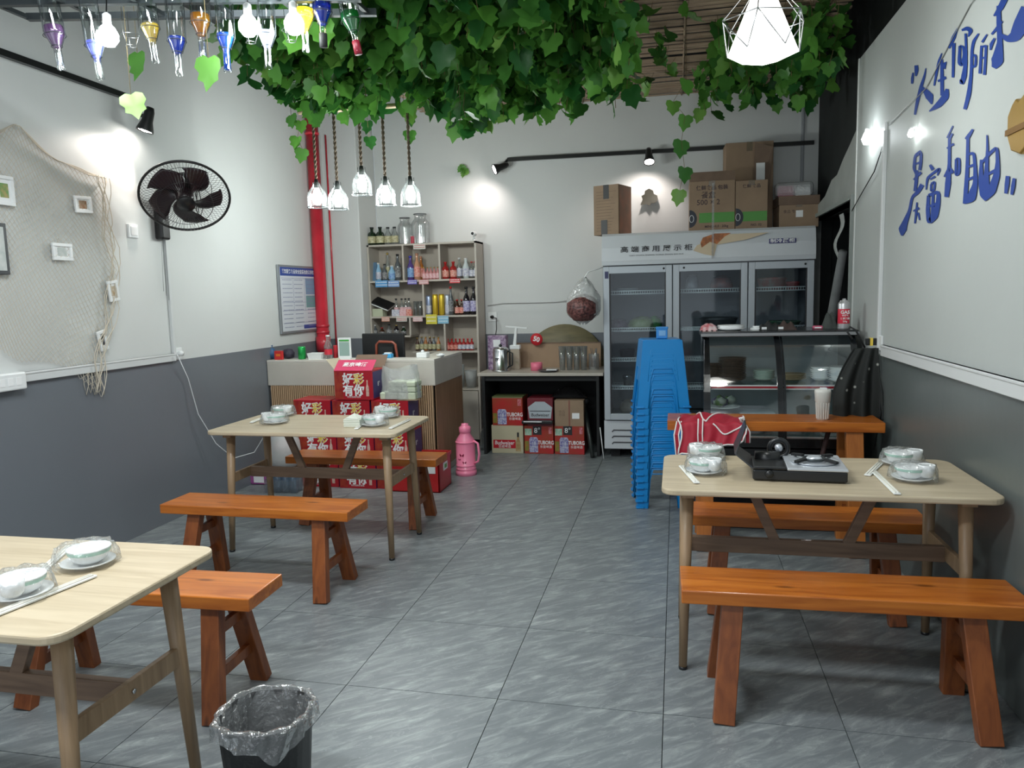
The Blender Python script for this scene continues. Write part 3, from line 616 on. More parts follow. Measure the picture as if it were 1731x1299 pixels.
for k, (px, py, words_) in enumerate([(536, 333, 'closest to the red pipe'), (571, 336, 'second from the red pipe'), (612, 311, 'middle one, hung highest'), (652, 329, 'fourth from the red pipe'), (694, 329, 'farthest from the red pipe')]):
    p = at(px, py, 'y', LY); q = (p[0]-pa[0])/v[0]; zt_ = (pa+v*q)[2]
    t = thing('rope_lamp', 'glowing glass jar lamp on a jute rope, '+words_, 'lamp', (p[0], LY, p[2]), 0, 'rope lamps on the bamboo pole')
    H0 = 0.10
    rp = MB(); rise = zt_-p[2]
    for ph in (0, PI):
        rp.tube([(0.006*math.cos(ph+z*90), 0.006*math.sin(ph+z*90), z) for z in np.linspace(H0+0.02, rise, 46)], 0.0065, 6)
    rp.tube([(0, -0.024, rise), (0, 0, rise+0.026), (0, 0.024, rise), (0, 0, rise-0.026)], 0.009, 6, closed=True)
    rp.build('rope', rope, t)
    MB().lathe([(0, 0.06), (0.016, 0.06), (0.017, 0.10), (0.012, 0.125), (0, 0.125)], (0, 0, 0), 12).build('socket', blackm, t)
    MB().lathe([(0.0, -0.045), (0.02, -0.04), (0.035, -0.015), (0.034, 0.012), (0.022, 0.04), (0.015, 0.06), (0, 0.06)], (0, 0, 0), 14).build('bulb', glow, t)
    gl_ = MB(); gl_.grid(lambda a, b: (np.interp(b, [0, .4, .6, .9, 1], [.070, .070, .062, .03, .026])*math.cos(2*PI*a), np.interp(b, [0, .4, .6, .9, 1], [.070, .070, .062, .03, .026])*math.sin(2*PI*a), np.interp(b, [0, .4, .6, .9, 1], [-.075, 0, .03, .075, .10])), 24, 10)
    gl_.build('glass_shade', lampglass, t)
    rg = MB(); rg.tube([(0.072*math.cos(a), 0.072*math.sin(a), -0.075) for a in np.linspace(0, 2*PI, 25)[:-1]], 0.003, 5, closed=True)
    for a in range(4): rg.tube([(0.072*math.cos(a*PI/2), 0.072*math.sin(a*PI/2), -0.075), (0.072*math.cos(a*PI/2), 0.072*math.sin(a*PI/2), 0.0), (0.028*math.cos(a*PI/2), 0.028*math.sin(a*PI/2), 0.085), (0.028*math.cos(a*PI/2), 0.028*math.sin(a*PI/2), 0.115)], 0.0018, 4)
    rg.build('wire_cage', darksteel, t)
# ---- faceted pendant with wire cage
pl_ = at(1290, 60, 'y', 3.4)
pend = thing('faceted_pendant', 'glowing cone-shaped pendant lamp in a faceted wire cage', 'lamp', pl_)
n = 6; rim, topr = 0.142, 0.030
def ring(r_, z, n, ph=0): return [Vector((r_*math.cos(2*PI*k/n+ph), r_*math.sin(2*PI*k/n+ph), z)) for k in range(n)]
rt_, rm, rb = ring(topr, 0.20, n), ring(rim, -0.075, n), [Vector((0, 0, -0.118))]
sh = MB(); sh.add(rt_+rm+rb, [(k, (k+1) % n, n+(k+1) % n, n+k) for k in range(n)]+[(n+k, n+(k+1) % n, 2*n) for k in range(n)]+[tuple(range(n-1, -1, -1))])
sh.build('shade', mat('pendant_shade', (0.95, 0.95, 0.9), 0.5, emit=(1.0, 0.99, 0.93), estr=3.2), pend)
cg = MB(); r2 = ring(0.172, 0.055, n, 0.3)
for k in range(n):
    cg.tube([rt_[k]+Vector((0, 0, 0.02)), r2[k], rm[k]], 0.0028, 5); cg.tube([r2[k], r2[(k+1) % n]], 0.0028, 5); cg.tube([r2[k], rm[(k+1) % n]], 0.0028, 5)
cg.build('wire_cage', wire, pend); MB().tube([(0, 0, 0.2), (0, 0, ZC-pl_[2])], 0.004, 6).build('cord', blackm, pend)
MB().lathe([(0, 0.19), (0.03, 0.19), (0.022, 0.25), (0, 0.26)], (0, 0, 0), 12).build('cap', darksteel, pend)
# ---- track lights
def track(label, a, b, wdir):
    a, b = Vector(a), Vector(b); t = thing('light_track', label, 'track', a)
    MB().bar((0, 0, 0), b-a, 0.030, 0.034).build('rail', black, t); return t
ta, tb_ = (XL+0.02, 2.6, 2.772), (XL+0.02, 4.26, 2.772)
track('black lighting rail on the wall above the fishing net', ta, tb_, 0)
tc_, td = at(858, 270, 'y', 7.40), at(1376, 241, 'y', 7.40)
track('black lighting rail along the back wall above the fridge', tc_, td, 0)
warm = mat('spot_glow', (1, 1, 1), 0.5, emit=(1.0, 0.93, 0.86), estr=40)
def spotlamp(label, base, aim, hold):
    base = Vector(base); aim = Vector(aim).normalized()
    t = thing('spotlight', label, 'spotlight', base, 0, 'track spotlights')
    q = aim.to_track_quat('Z', 'Y').to_matrix().to_4x4()
    def put(mb_, name, m_): o = mb_.build(name, m_, t); o.data.transform(q); o.data.update(); return o
    put(MB().lathe([(0, -0.07), (0.022, -0.068), (0.030, -0.04), (0.034, 0.02), (0.052, 0.075), (0.052, 0.085), (0.046, 0.083), (0.03, 0.03), (0, 0.03)], (0, 0, 0), 18), 'housing', black)
    put(MB().lathe([(0, 0.070), (0.040, 0.070), (0.042, 0.078), (0, 0.088)], (0, 0, 0), 16), 'lens', warm)
    MB().bar((0, 0, 0.0), Vector(hold)-base, 0.014, 0.024).build('bracket', black, t); return t
s1 = at(250, 200, 'x', XL+0.14); spotlamp('black spotlight glowing on the wall above the fan', s1, (-0.25, -0.15, -0.95), (XL, s1[1], s1[2]+0.07))
s2 = at(848, 282, 'y', 7.30); spotlamp('black spotlight at the end of the back wall rail, aimed sideways', s2, (-0.8, -0.45, -0.35), tc_)
s3 = at(1097, 262, 'y', 7.28); spotlamp('black spotlight above the fridge, glowing down', s3, (0.05, -0.45, -0.85), (s3[0], 7.40, tc_[2]+(td[2]-tc_[2])*(s3[0]-tc_[0])/(td[0]-tc_[0])))
spot('spot_net', s1+Vector((-0.02, -0.02, -0.10)), (XL, 3.7, 1.75), 17, (1.0, 0.88, 0.80), 1.75, 0.5)
spot('spot_back', s2+Vector((-0.10, -0.14, -0.07)), (-2.1, 7.45, 1.9), 9, (1.0, 0.88, 0.84), 2.4, 1.0)
spot('spot_fridge', s3+Vector((0.0, -0.12, -0.1)), (-0.35, 7.45, 2.0), 9, (1.0, 0.88, 0.82), 2.2, 0.7)
for k, (px, py) in enumerate([(590, 345), (694, 350)]):
    point('rope_lamp_light', at(px, py, 'y', LY+0.15), 21, (0.93, 1.0, 0.98), 0.07)
point('pendant_light', pl_+Vector((0, 0, -0.22)), 12, (0.95, 1.0, 0.97), 0.08)

# ---- bottle rack near the camera
RZ = 2.73
rk = thing('bottle_rack', 'dark steel ceiling rack that carries upside-down bottles and bulbs', 'rack', (-1.95, 2.95, RZ))
def ry(px): return np.interp(px, [60, 620], [2.75, 3.15])
for dy, dz in ((-0.17, 0.03), (0.0, 0.0), (0.17, 0.0)):
    MB().bar((-0.80, -0.2+dy, dz), (0.66, 0.17+dy, dz), 0.028, 0.028).build('rail', darksteel, rk)
for q in np.linspace(0, 0.9, 6):
    MB().bar((-0.8+1.58*q, -0.38+0.4*q, -0.0), (-0.8+1.58*q, -0.03+0.4*q, -0.0), 0.018, 0.018).build('cross_bar', darksteel, rk)
for q in (0.1, 0.9): MB().bar((-0.8+1.58*q, -0.2+0.4*q, 0), (-0.8+1.58*q, -0.2+0.4*q, ZC-RZ), 0.02, 0.02).build('hanger', darksteel, rk)
liq = {}
def liquid(nm, c, e=0.0):
    if nm not in liq: liq[nm] = clear('liquid_'+nm, c, 0.08, 0.03, 0.30, c)
    return liq[nm]
def hang_bottle(px, tip, kind, nm, c, words_, hgt=0.30, tilt=0.0, cap=None, fill=0.5):
    yy = ry(px); p = at(px, tip, 'y', yy); r_ = 0.040 if kind == 'wide' else 0.036
    t = thing('hanging_bottle', words_, 'bottle', p, 0, 'upside-down bottles on the ceiling rack')
    Hn = 0.085
    pr = [(0.0165, 0.0), (0.0165, 0.012), (0.0140, 0.014), (0.0150, Hn), (0.024, Hn+0.02), (r_, Hn+0.055), (r_, hgt-0.006), (r_-0.006, hgt)]
    g_ = MB(); zs = [b for a, b in pr]; rs = [a for a, b in pr]
    g_.grid(lambda a, b: (np.interp(b*hgt, zs, rs)*math.cos(2*PI*a), np.interp(b*hgt, zs, rs)*math.sin(2*PI*a), b*hgt), 18, 30)
    o = g_.build('glass', glassm, t)
    zf = Hn+(0.03+fill*0.10)
    lz = [Hn*0.1 if kind == 'full' else Hn+0.004, Hn, Hn+0.02, Hn+0.055, zf]; lz = sorted(lz)
    l_ = MB().lathe([(max(0.0, np.interp(z, zs, rs)-0.0025), z) for z in lz], (0, 0, 0), 16).build('liquid', liquid(nm, c), t)
    if cap: MB().lathe([(0.0170, -0.004), (0.0170, 0.05), (0.0145, 0.052)], (0, 0, 0), 12).build('neck_foil', cap, t)
    wr_ = MB()
    wr_.tube([(math.cos(a)*(r_+0.003), math.sin(a)*(r_+0.003), Hn+0.05) for a in np.linspace(0, 2*PI, 17)[:-1]], 0.0016, 4, closed=True)
    wr_.tube([(math.cos(a)*0.021, math.sin(a)*0.021, Hn+0.006) for a in np.linspace(0, 2*PI, 17)[:-1]], 0.0016, 4, closed=True)
    for a in (0.3, 2.4, 4.5): wr_.tube([(math.cos(a)*0.021, math.sin(a)*0.021, Hn+0.006), (math.cos(a)*(r_+0.003), math.sin(a)*(r_+0.003), Hn+0.05), (math.cos(a)*(r_+0.003), math.sin(a)*(r_+0.003), max(RZ-p[2], hgt+0.01))], 0.0014, 4)
    wr_.build('wire_holder', darksteel, t)
    t.rotation_euler = (0, tilt, 0)
B = [(104, 117, 'wide', 'purple', (0.42, 0.22, 0.48), 'upside-down bottle of purple liquid hanging from the rack end', .13),
     (170, 134, 'slim', 'violet', (0.35, 0.38, 0.80), 'upside-down bottle with a little violet liquid beside the first bulb', .1),
     (263, 105, 'slim', 'yellow', (0.95, 0.80, 0.25), 'upside-down bottle of yellow liquid, lit from behind', .1),
     (303, 127, 'slim', 'deepblue', (0.04, 0.12, 0.75), 'upside-down bottle of deep blue liquid beside the amber one', 0),
     (343, 97, 'wide', 'amber', (0.85, 0.42, 0.04), 'upside-down bottle of amber liquid hanging over the large pale leaf', 0),
     (385, 121, 'full', 'cobalt', (0.03, 0.22, 0.75), 'upside-down bottle of cobalt blue liquid before the second bulb', 0),
     (454, 116, 'slim', 'grey', (0.75, 0.75, 0.85), 'upside-down clear bottle with greyish liquid between two bulbs', 0),
     (517, 87, 'wide', 'gold', (0.95, 0.75, 0.15), 'upside-down bottle of gold liquid beside the third bulb', 0),
     (547, 78, 'wide', 'royal', (0.02, 0.08, 0.80), 'upside-down bottle of royal blue liquid next to the green one', 0),
     (606, 90, 'wide', 'emerald', (0.03, 0.45, 0.10), 'tilted upside-down bottle of green liquid with a red neck', 0.20)]
for px, tip, kd, nm, c, wd, ti in B:
    hang_bottle(px, tip, kd, nm, c, wd, tilt=-ti, cap=darkred if nm in ('emerald',) else (blackm if nm == 'royal' else None), fill=0.55 if kd == 'wide' else 0.35)
bulbm = mat('bare_bulb_glow', (1, 1, 1), 0.5, emit=(0.92, 1.0, 0.99), estr=45)
for k, (px, py, wd) in enumerate([(183, 62, 'glowing bare globe bulb beside the purple bottle'), (420, 45, 'glowing bare globe bulb in the middle of the bottle rack'), (497, 42, 'glowing bare globe bulb next to the gold bottle')]):
    p = at(px, py, 'y', ry(px)-0.02); t = thing('globe_bulb', wd, 'bulb', p, 0, 'bare bulbs on the bottle rack')
    MB().lathe([(0, -0.042), (0.022, -0.036), (0.039, -0.014), (0.040, 0.010), (0.028, 0.034), (0.016, 0.046), (0, 0.046)], (0, 0, 0), 18).build('bulb', bulbm, t)
    MB().lathe([(0.015, 0.046), (0.017, 0.05), (0.017, 0.085), (0.006, 0.095), (0, 0.095)], (0, 0, 0), 12).build('socket', white, t)
    MB().tube([(0, 0, 0.09), (0, 0.01, RZ-p[2])], 0.003, 5).build('cord', blackm, t)
    point('globe_bulb_light', p+Vector((0, -0.03, -0.075)), 3, (0.93, 1.0, 0.99), 0.05)
for k, (px, py) in enumerate([(222, 78), (424, 72), (492, 70)]):
    p = at(px, py, 'y', ry(px)+0.1); t = thing('empty_wire_holder', 'empty wire bottle holder on the ceiling rack, '+['beside the first bulb', 'under the middle bulb', 'beside the gold bottle'][k], 'holder', p, 0, 'empty wire bottle holders on the rack')
    wr_ = MB()
    for r_, z in ((0.036, 0.045), (0.020, 0.0)): wr_.tube([(math.cos(a)*r_, math.sin(a)*r_, z) for a in np.linspace(0, 2*PI, 17)[:-1]], 0.0018, 4, closed=True)
    for a in (0.3, 2.4, 4.5): wr_.tube([(math.cos(a)*0.02, math.sin(a)*0.02, 0), (math.cos(a)*0.036, math.sin(a)*0.036, 0.045), (math.cos(a)*0.036, math.sin(a)*0.036, RZ-p[2])], 0.0014, 4)
    wr_.build('wire_holder', wire, t)

# ================================================================== WALLS: NET, FRAMES, FAN, PIPE, WRITING
def WL(px, py, d=0.012): return at(px, py, 'x', XL+d)
net = thing('fishing_net', 'cream fishing net draped over the wall between small picture frames', 'net', (XL, 3.5, 1.1))
nb = Vector((XL, 3.5, 1.1)); netm = mat('net_cord', (0.62, 0.56, 0.46), 0.9)
TL_, TRn, BLn, BRn = (-60, 215), (178, 292), (-60, 620), (176, 640)
def netp(u_, v_):
    # u across, v down; top sags between pins, far edge bulges outward
    tx = -60+(178+60)*u_; ty = np.interp(tx, [-60, 28, 95, 150, 178], [240, 213, 268, 296, 300])
    bx = -60+(170+60)*u_; by = np.interp(bx, [-60, 40, 110, 150, 170], [560, 610, 622, 650, 672])
    x = tx+(bx-tx)*v_; y = ty+(by-ty)*v_
    x += (24*math.sin(v_*PI*1.1)**2)*u_**2*(1 if v_ < .75 else .6) + 3*math.sin(9*u_+7*v_)*v_; y += 10*math.sin(u_*PI)*math.sin(v_*PI)+4*math.sin(13*u_+3*v_)
    return at(x, y, 'x', XL+0.010+0.012*abs(math.sin(5*u_+3*v_)))-nb
nm_ = MB(); NU, NV = 30, 34
for i in range(-NV, NU+1):
    for sgn in (1, -1):
        pts = []
        for j in range(0, NV*2+1):
            t_ = j/(NV*2); u_ = (i+NV*t_)/NU if sgn > 0 else (NU-i-NV*t_)/NU
            if 0 <= u_ <= 1: pts.append(netp(u_, t_))
        if len(pts) > 2: nm_.tube(pts, 0.0013, 3, cap=False)
stuff(nm_.build('netting', netm, net))
for k in range(3): MB().tube([netp(u_, 0)+Vector((0.004*k, 0, -0.01*k*math.sin(u_*PI*3)**2)) for u_ in np.linspace(0, 1, 24)], 0.003, 5).build('head_rope', netm, net)
for k in range(6):
    ph = R.uniform(0, 6); MB().tube([netp(1-0.012*k, v_)+Vector((0.01+0.01*R.random(), 0.025*math.sin(v_*22+ph), 0)) for v_ in np.linspace(0, 1, 30)], 0.0028, 4).build('side_rope', netm, net)
for k in range(5):
    x0 = 140+k*7; MB().tube([WL(x0, 620, .014)-nb, WL(x0+2, 650+k*2, .014)-nb, WL(x0+6, 668-3*(k % 2), .014)-nb, WL(x0+10, 650, .014)-nb, WL(x0+8, 618, .014)-nb], 0.002, 4).build('loose_loop', netm, net)
picm = [mat('snapshot_a', (0.42, 0.33, 0.12), 0.5, noise=0.0, col2=(0.12, 0.30, 0.08), nscale=40), mat('snapshot_b', (0.30, 0.13, 0.05), 0.5, col2=(0.45, 0.33, 0.22), nscale=50), mat('snapshot_c', (0.60, 0.62, 0.60), 0.5, col2=(0.45, 0.50, 0.48), nscale=30), mat('snapshot_d', (0.40, 0.27, 0.14), 0.5, col2=(0.6, 0.55, 0.45), nscale=50), mat('snapshot_e', (0.04, 0.04, 0.05), 0.5, col2=(0.2, 0.2, 0.2), nscale=50)]
for k, (px, py, w_, h_, rot, wd) in enumerate([
        (9, 322, 0.115, 0.15, 0.0, 'small white picture frame with a green and ochre photo, on the net'),
        (142, 346, 0.13, 0.095, 0.05, 'small white landscape frame with a brown photo, on the net'),
        (107, 426, 0.14, 0.095, 0.0, 'small white landscape frame with a pale photo, on the net'),
        (193, 492, 0.085, 0.125, 0.12, 'small white upright frame hanging at the edge of the net'),
        (175, 576, 0.065, 0.12, 0.22, 'narrow white frame with a dark photo low on the net')]):
    p = WL(px, py, 0.03); t = thing('picture_frame', wd, 'picture frame', p, 0, 'small frames on the fishing net')
    fr_ = MB(); b_ = 0.018
    fr_.box(-0.012, 0.0, -w_/2, w_/2, -h_/2, -h_/2+b_).box(-0.012, 0.0, -w_/2, w_/2, h_/2-b_, h_/2).box(-0.012, 0.0, -w_/2, -w_/2+b_, -h_/2+b_, h_/2-b_).box(-0.012, 0.0, w_/2-b_, w_/2, -h_/2+b_, h_/2-b_)
    fr_.build('frame', white, t, bevel=0.002)
    MB().box(-0.011, -0.008, -w_/2+b_, w_/2-b_, -h_/2+b_, h_/2-b_).build('mount', whiteink, t)
    MB().box(-0.008, -0.0065, -w_*0.22, w_*0.22, -h_*0.24, h_*0.24).build('photo', picm[k], t)
    MB().tube([(-0.02, -0.02, h_/2), (-0.024, 0, h_/2+0.03), (-0.02, 0.02, h_/2)], 0.0015, 4).build('hanging_cord', netm, t)
    t.rotation_euler = (rot, 0, 0)
t = thing('wall_frame', 'dark edge of a picture frame cut by the photo border', 'picture frame', WL(-14, 420, 0.02))
MB().box(-0.01, 0.012, -0.12, 0.085, -0.13, 0.13).build('frame', mat('frame_grey', (0.05, 0.055, 0.06), 0.4), t, bevel=0.003); MB().box(0.012, 0.014, -0.10, 0.065, -0.11, 0.11).build('picture', picm[2], t)
def plate(name, label, cat, p, w_, h_, wall='l', parts=()):
    t = thing(name, label, cat, p); s_ = 1 if wall == 'l' else -1
    if wall in 'lr': MB().box(min(0, 0.014*s_), max(0, 0.014*s_), -w_/2, w_/2, -h_/2, h_/2).build('plate', white, t, bevel=0.003)
    else: MB().box(-w_/2, w_/2, -0.014, 0, -h_/2, h_/2).build('plate', white, t, bevel=0.003)
    return t
t = plate('light_switch', 'white wall switch between the net and the fan', 'switch', WL(223, 391, 0.0), 0.086, 0.086)
MB().box(0.014, 0.019, -0.028, 0.028, -0.028, 0.028).build('rocker', whiteink, t, bevel=0.002)
t = plate('wall_socket', 'white wall socket with a plugged cable at the end of trunking', 'socket', WL(299, 598, 0.0), 0.08, 0.08)
MB().lathe([(0, 0.014), (0.018, 0.014), (0.018, 0.045), (0, 0.047)], (0, 0, 0), 12, axis='x').build('plug', white, t)
pz = WL(299, 598, 0.05); cabpts = [pz, WL(318, 640, .03), WL(335, 700, .05), at(365, 750, 'x', XL+.08), at(395, 775, 'x', XL+.15), at(430, 765, 'x', XL+.2), at(448, 735, 'x', XL+.35), at(450, 700, 'x', XL+.5)]
o = MB().tube(cabpts, 0.0035, 5).build('white_cable', white); tag(o, 'thin white cable drooping from the wall socket towards the table', 'cable')
t = thing('router_box', 'white extension box fixed on the wall below the net', 'box', WL(10, 646, 0.0))
MB().box(0, 0.045, -0.16, 0.085, -0.045, 0.045).build('case', white, t, bevel=0.008)
for k in range(4): MB().box(0.045, 0.047, -0.13+k*0.05, -0.10+k*0.05, -0.02, 0.02).build('socket_face', whiteink, t)
# fan
fc = at(313, 333, 'x', XL+0.38)
fan = thing('wall_fan', 'black oscillating wall fan tilted down on a bracket', 'fan', fc)
toc = (camp-fc); toc.z = 0; toc.normalize(); nrm = (toc*math.cos(0.78)+Vector((0, 0, -math.sin(0.78)))); 
Q = nrm.to_track_quat('Z', 'Y').to_matrix().to_4x4()
FR = 0.262
def fput(mb_, name, m_, **k_): o = mb_.build(name, m_, fan, **k_); o.data.transform(Q); o.data.update(); return o
fanp = mat('fan_black', (0.012, 0.011, 0.012), 0.3); fanb = mat('fan_blade_plum', (0.022, 0.010, 0.014), 0.25)
fput(MB().tube([(FR*math.cos(a), FR*math.sin(a), 0) for a in np.linspace(0, 2*PI, 49)[:-1]], 0.008, 8, closed=True), 'guard_rim', fanp)
for nm_g, zs_, rr_ in (('front_guard', 0.075, 0.055), ('rear_guard', -0.085, 0.06)):
    g_ = MB()
    for k in range(72):
        a = 2*PI*k/72; c_, s_ = math.cos(a), math.sin(a)
        g_.tube([(c_*rr_, s_*rr_, zs_), (c_*0.16, s_*0.16, zs_*0.92), (c_*0.235, s_*0.235, zs_*0.55), (c_*FR, s_*FR, 0)], 0.0011, 3, cap=False)
    for r_, z in ((rr_, zs_), (0.16, zs_*0.93)): g_.tube([(r_*math.cos(a), r_*math.sin(a), z) for a in np.linspace(0, 2*PI, 37)[:-1]], 0.002, 4, closed=True)
    stuff(fput(g_, nm_g, fanp))
for k in range(5):
    a0 = 2*PI*k/5+0.5
    def bl(u_, v_):
        r_ = 0.045+0.175*v_; wdt = 0.36+0.62*math.sin(min(1, v_*1.15)*PI*0.8); a = a0+0.75*v_+(u_-0.5)*wdt*(1.25-0.25*v_)
        return (r_*math.cos(a), r_*math.sin(a), -0.01+0.05*(u_-0.5)*(1-0.3*v_))
    fput(MB().grid(bl, 8, 10), 'blade', fanb, solid=0.003)
fput(MB().lathe([(0, 0.05), (0.035, 0.045), (0.05, 0.02), (0.05, -0.03), (0, -0.03)], (0, 0, 0), 20), 'hub', fanb)
fput(MB().lathe([(0, 0.082), (0.052, 0.080), (0.056, 0.070), (0, 0.066)], (0, 0, 0), 24), 'badge', fanp)
fput(MB().lathe([(0, -0.21), (0.04, -0.20), (0.062, -0.17), (0.065, -0.10), (0.05, -0.085), (0, -0.085)], (0, 0, 0), 20), 'motor', fanp)
br = at(266, 365, 'x', XL)-fc; mo = nrm*-0.17
MB().bar(mo, (br[0]+0.03, br[1], br[2]+0.02), 0.035, 0.045).build('arm', fanp, fan, bevel=0.006)
MB().box(br[0], br[0]+0.06, br[1]-0.045, br[1]+0.045, br[2]-0.16, br[2]+0.10).build('wall_bracket', fanp, fan, bevel=0.014)
for k, dx_ in enumerate((-0.02, 0.0, 0.02)): MB().tube([(br[0]+0.03, br[1]+dx_, br[2]-0.155), (br[0]+0.02, br[1]+dx_*1.2, br[2]-0.50-0.03*k)], 0.0016, 4).build('pull_cord', mat('cord_grey', (0.25, 0.25, 0.26), 0.6), fan)
lo_ = mo+Vector((0.05, 0, -0.12))
for k in range(2): MB().tube([lo_+Vector((0.03*k, 0.02, 0.1)), lo_+Vector((0.03*k-0.02, 0.02, -0.07)), lo_+Vector((0.03*k, 0.03, -0.14+0.03*k)), lo_+Vector((0.03*k+0.02, 0.03, -0.06)), lo_+Vector((0.03*k, 0.02, 0.1))], 0.003, 5).build('power_cord', fanp, fan)
# red pipe
ppv = at(537, 400, 'x', -3.305)
pp = thing('red_pipe', 'thick glossy red drain pipe in the corner beside the column', 'pipe', (ppv[0], ppv[1], 0))
MB().lathe([(0.058, 0), (0.058, 1.0), (0.068, 1.0), (0.068, 1.13), (0.058, 1.13), (0.058, 3.5)], (0, 0, 0), 24).build('tube', redpaint, pp)
for z in (1.16, 1.22, 3.0): MB().lathe([(0.060, z), (0.064, z+0.005), (0.064, z+0.02), (0.060, z+0.025)], (0, 0, 0), 24).build('band', redpaint, pp)
p0, p1 = at(557, 228, 'y', 6.985), at(559, 400, 'y', 6.985)
o = MB().tube([(p1[0], 6.985, 0.9), (p1[0], 6.985, p0[2])], 0.009, 8).build('thin_red_conduit', redpaint); tag(o, 'thin red conduit on the column beside the thick pipe', 'pipe')
# poster board
a, b, c_ = WL(463, 447, 0.01), WL(536, 441, 0.01), WL(470, 566, 0.01)
po = thing('notice_board', 'framed white and blue public notice board beside the red pipe', 'poster', (XL+0.005, a[1]+0.04, c_[2])); PW, PH = 0.70, a[2]-c_[2]
MB().box(0, 0.02, 0, PW, 0, PH).build('frame', mat('alu_frame', (0.30, 0.32, 0.34), 0.4, 0.5), po, bevel=0.003)
MB().box(0.02, 0.022, 0.02, PW-0.02, 0.02, PH-0.02).build('sheet', mat('poster_white', (0.66, 0.69, 0.74), 0.35), po)
pb_ = mat('poster_blue', (0.03, 0.07, 0.30), 0.4); pt = mat('poster_text', (0.25, 0.27, 0.42), 0.5)
O_ = Vector((0.0222, 0, 0))
YR = (0, -1, 0)
def pr(x0, x1, y0, y1, m_, nm='printed_panel'): return MB().add([(0.0228, x0, y0), (0.0228, x1, y0), (0.0228, x1, y1), (0.0228, x0, y1)], [(0, 1, 2, 3)]).build(nm, m_, po)
pr(0.02, PW-0.02, PH-0.095, PH-0.02, pb_); pr(0.47, PW-0.03, PH-0.26, PH-0.11, mat('poster_teal', (0.20, 0.33, 0.48), 0.4)); pr(0.47, PW-0.03, PH-0.38, PH-0.27, mat('poster_teal2', (0.16, 0.36, 0.36), 0.4)); pr(0.40, PW-0.03, 0.03, 0.065, pb_)
lettering('餐饮服务食品安全监督信息公示栏', 0.040, whiteink, po, (0.0232, PW/2, PH-0.058), (0, 1, 0), ZU, sx=1.0, bold=0.015)
tx = MB()
for row in range(12):
    z = PH-0.13-row*0.038
    for (x0, x1) in ((0.05, 0.23), (0.26, 0.42), (0.49, 0.65)):
        x = x0
        while x < x1-0.02:
            w_ = R.uniform(0.01, 0.03); tx.box(0.0229, 0.0232, x, x+w_, z-0.003, z+0.003); x += w_+0.006
for z in (PH-0.115, PH-0.33, 0.20, 0.09): tx.box(0.0229, 0.0232, 0.03, PW-0.03, z-0.0015, z+0.0015)
for x in (0.24, 0.45): tx.box(0.0229, 0.0232, x-0.0015, x+0.0015, 0.20, PH-0.11)
stuff(tx.build('printed_rules', pt, po))

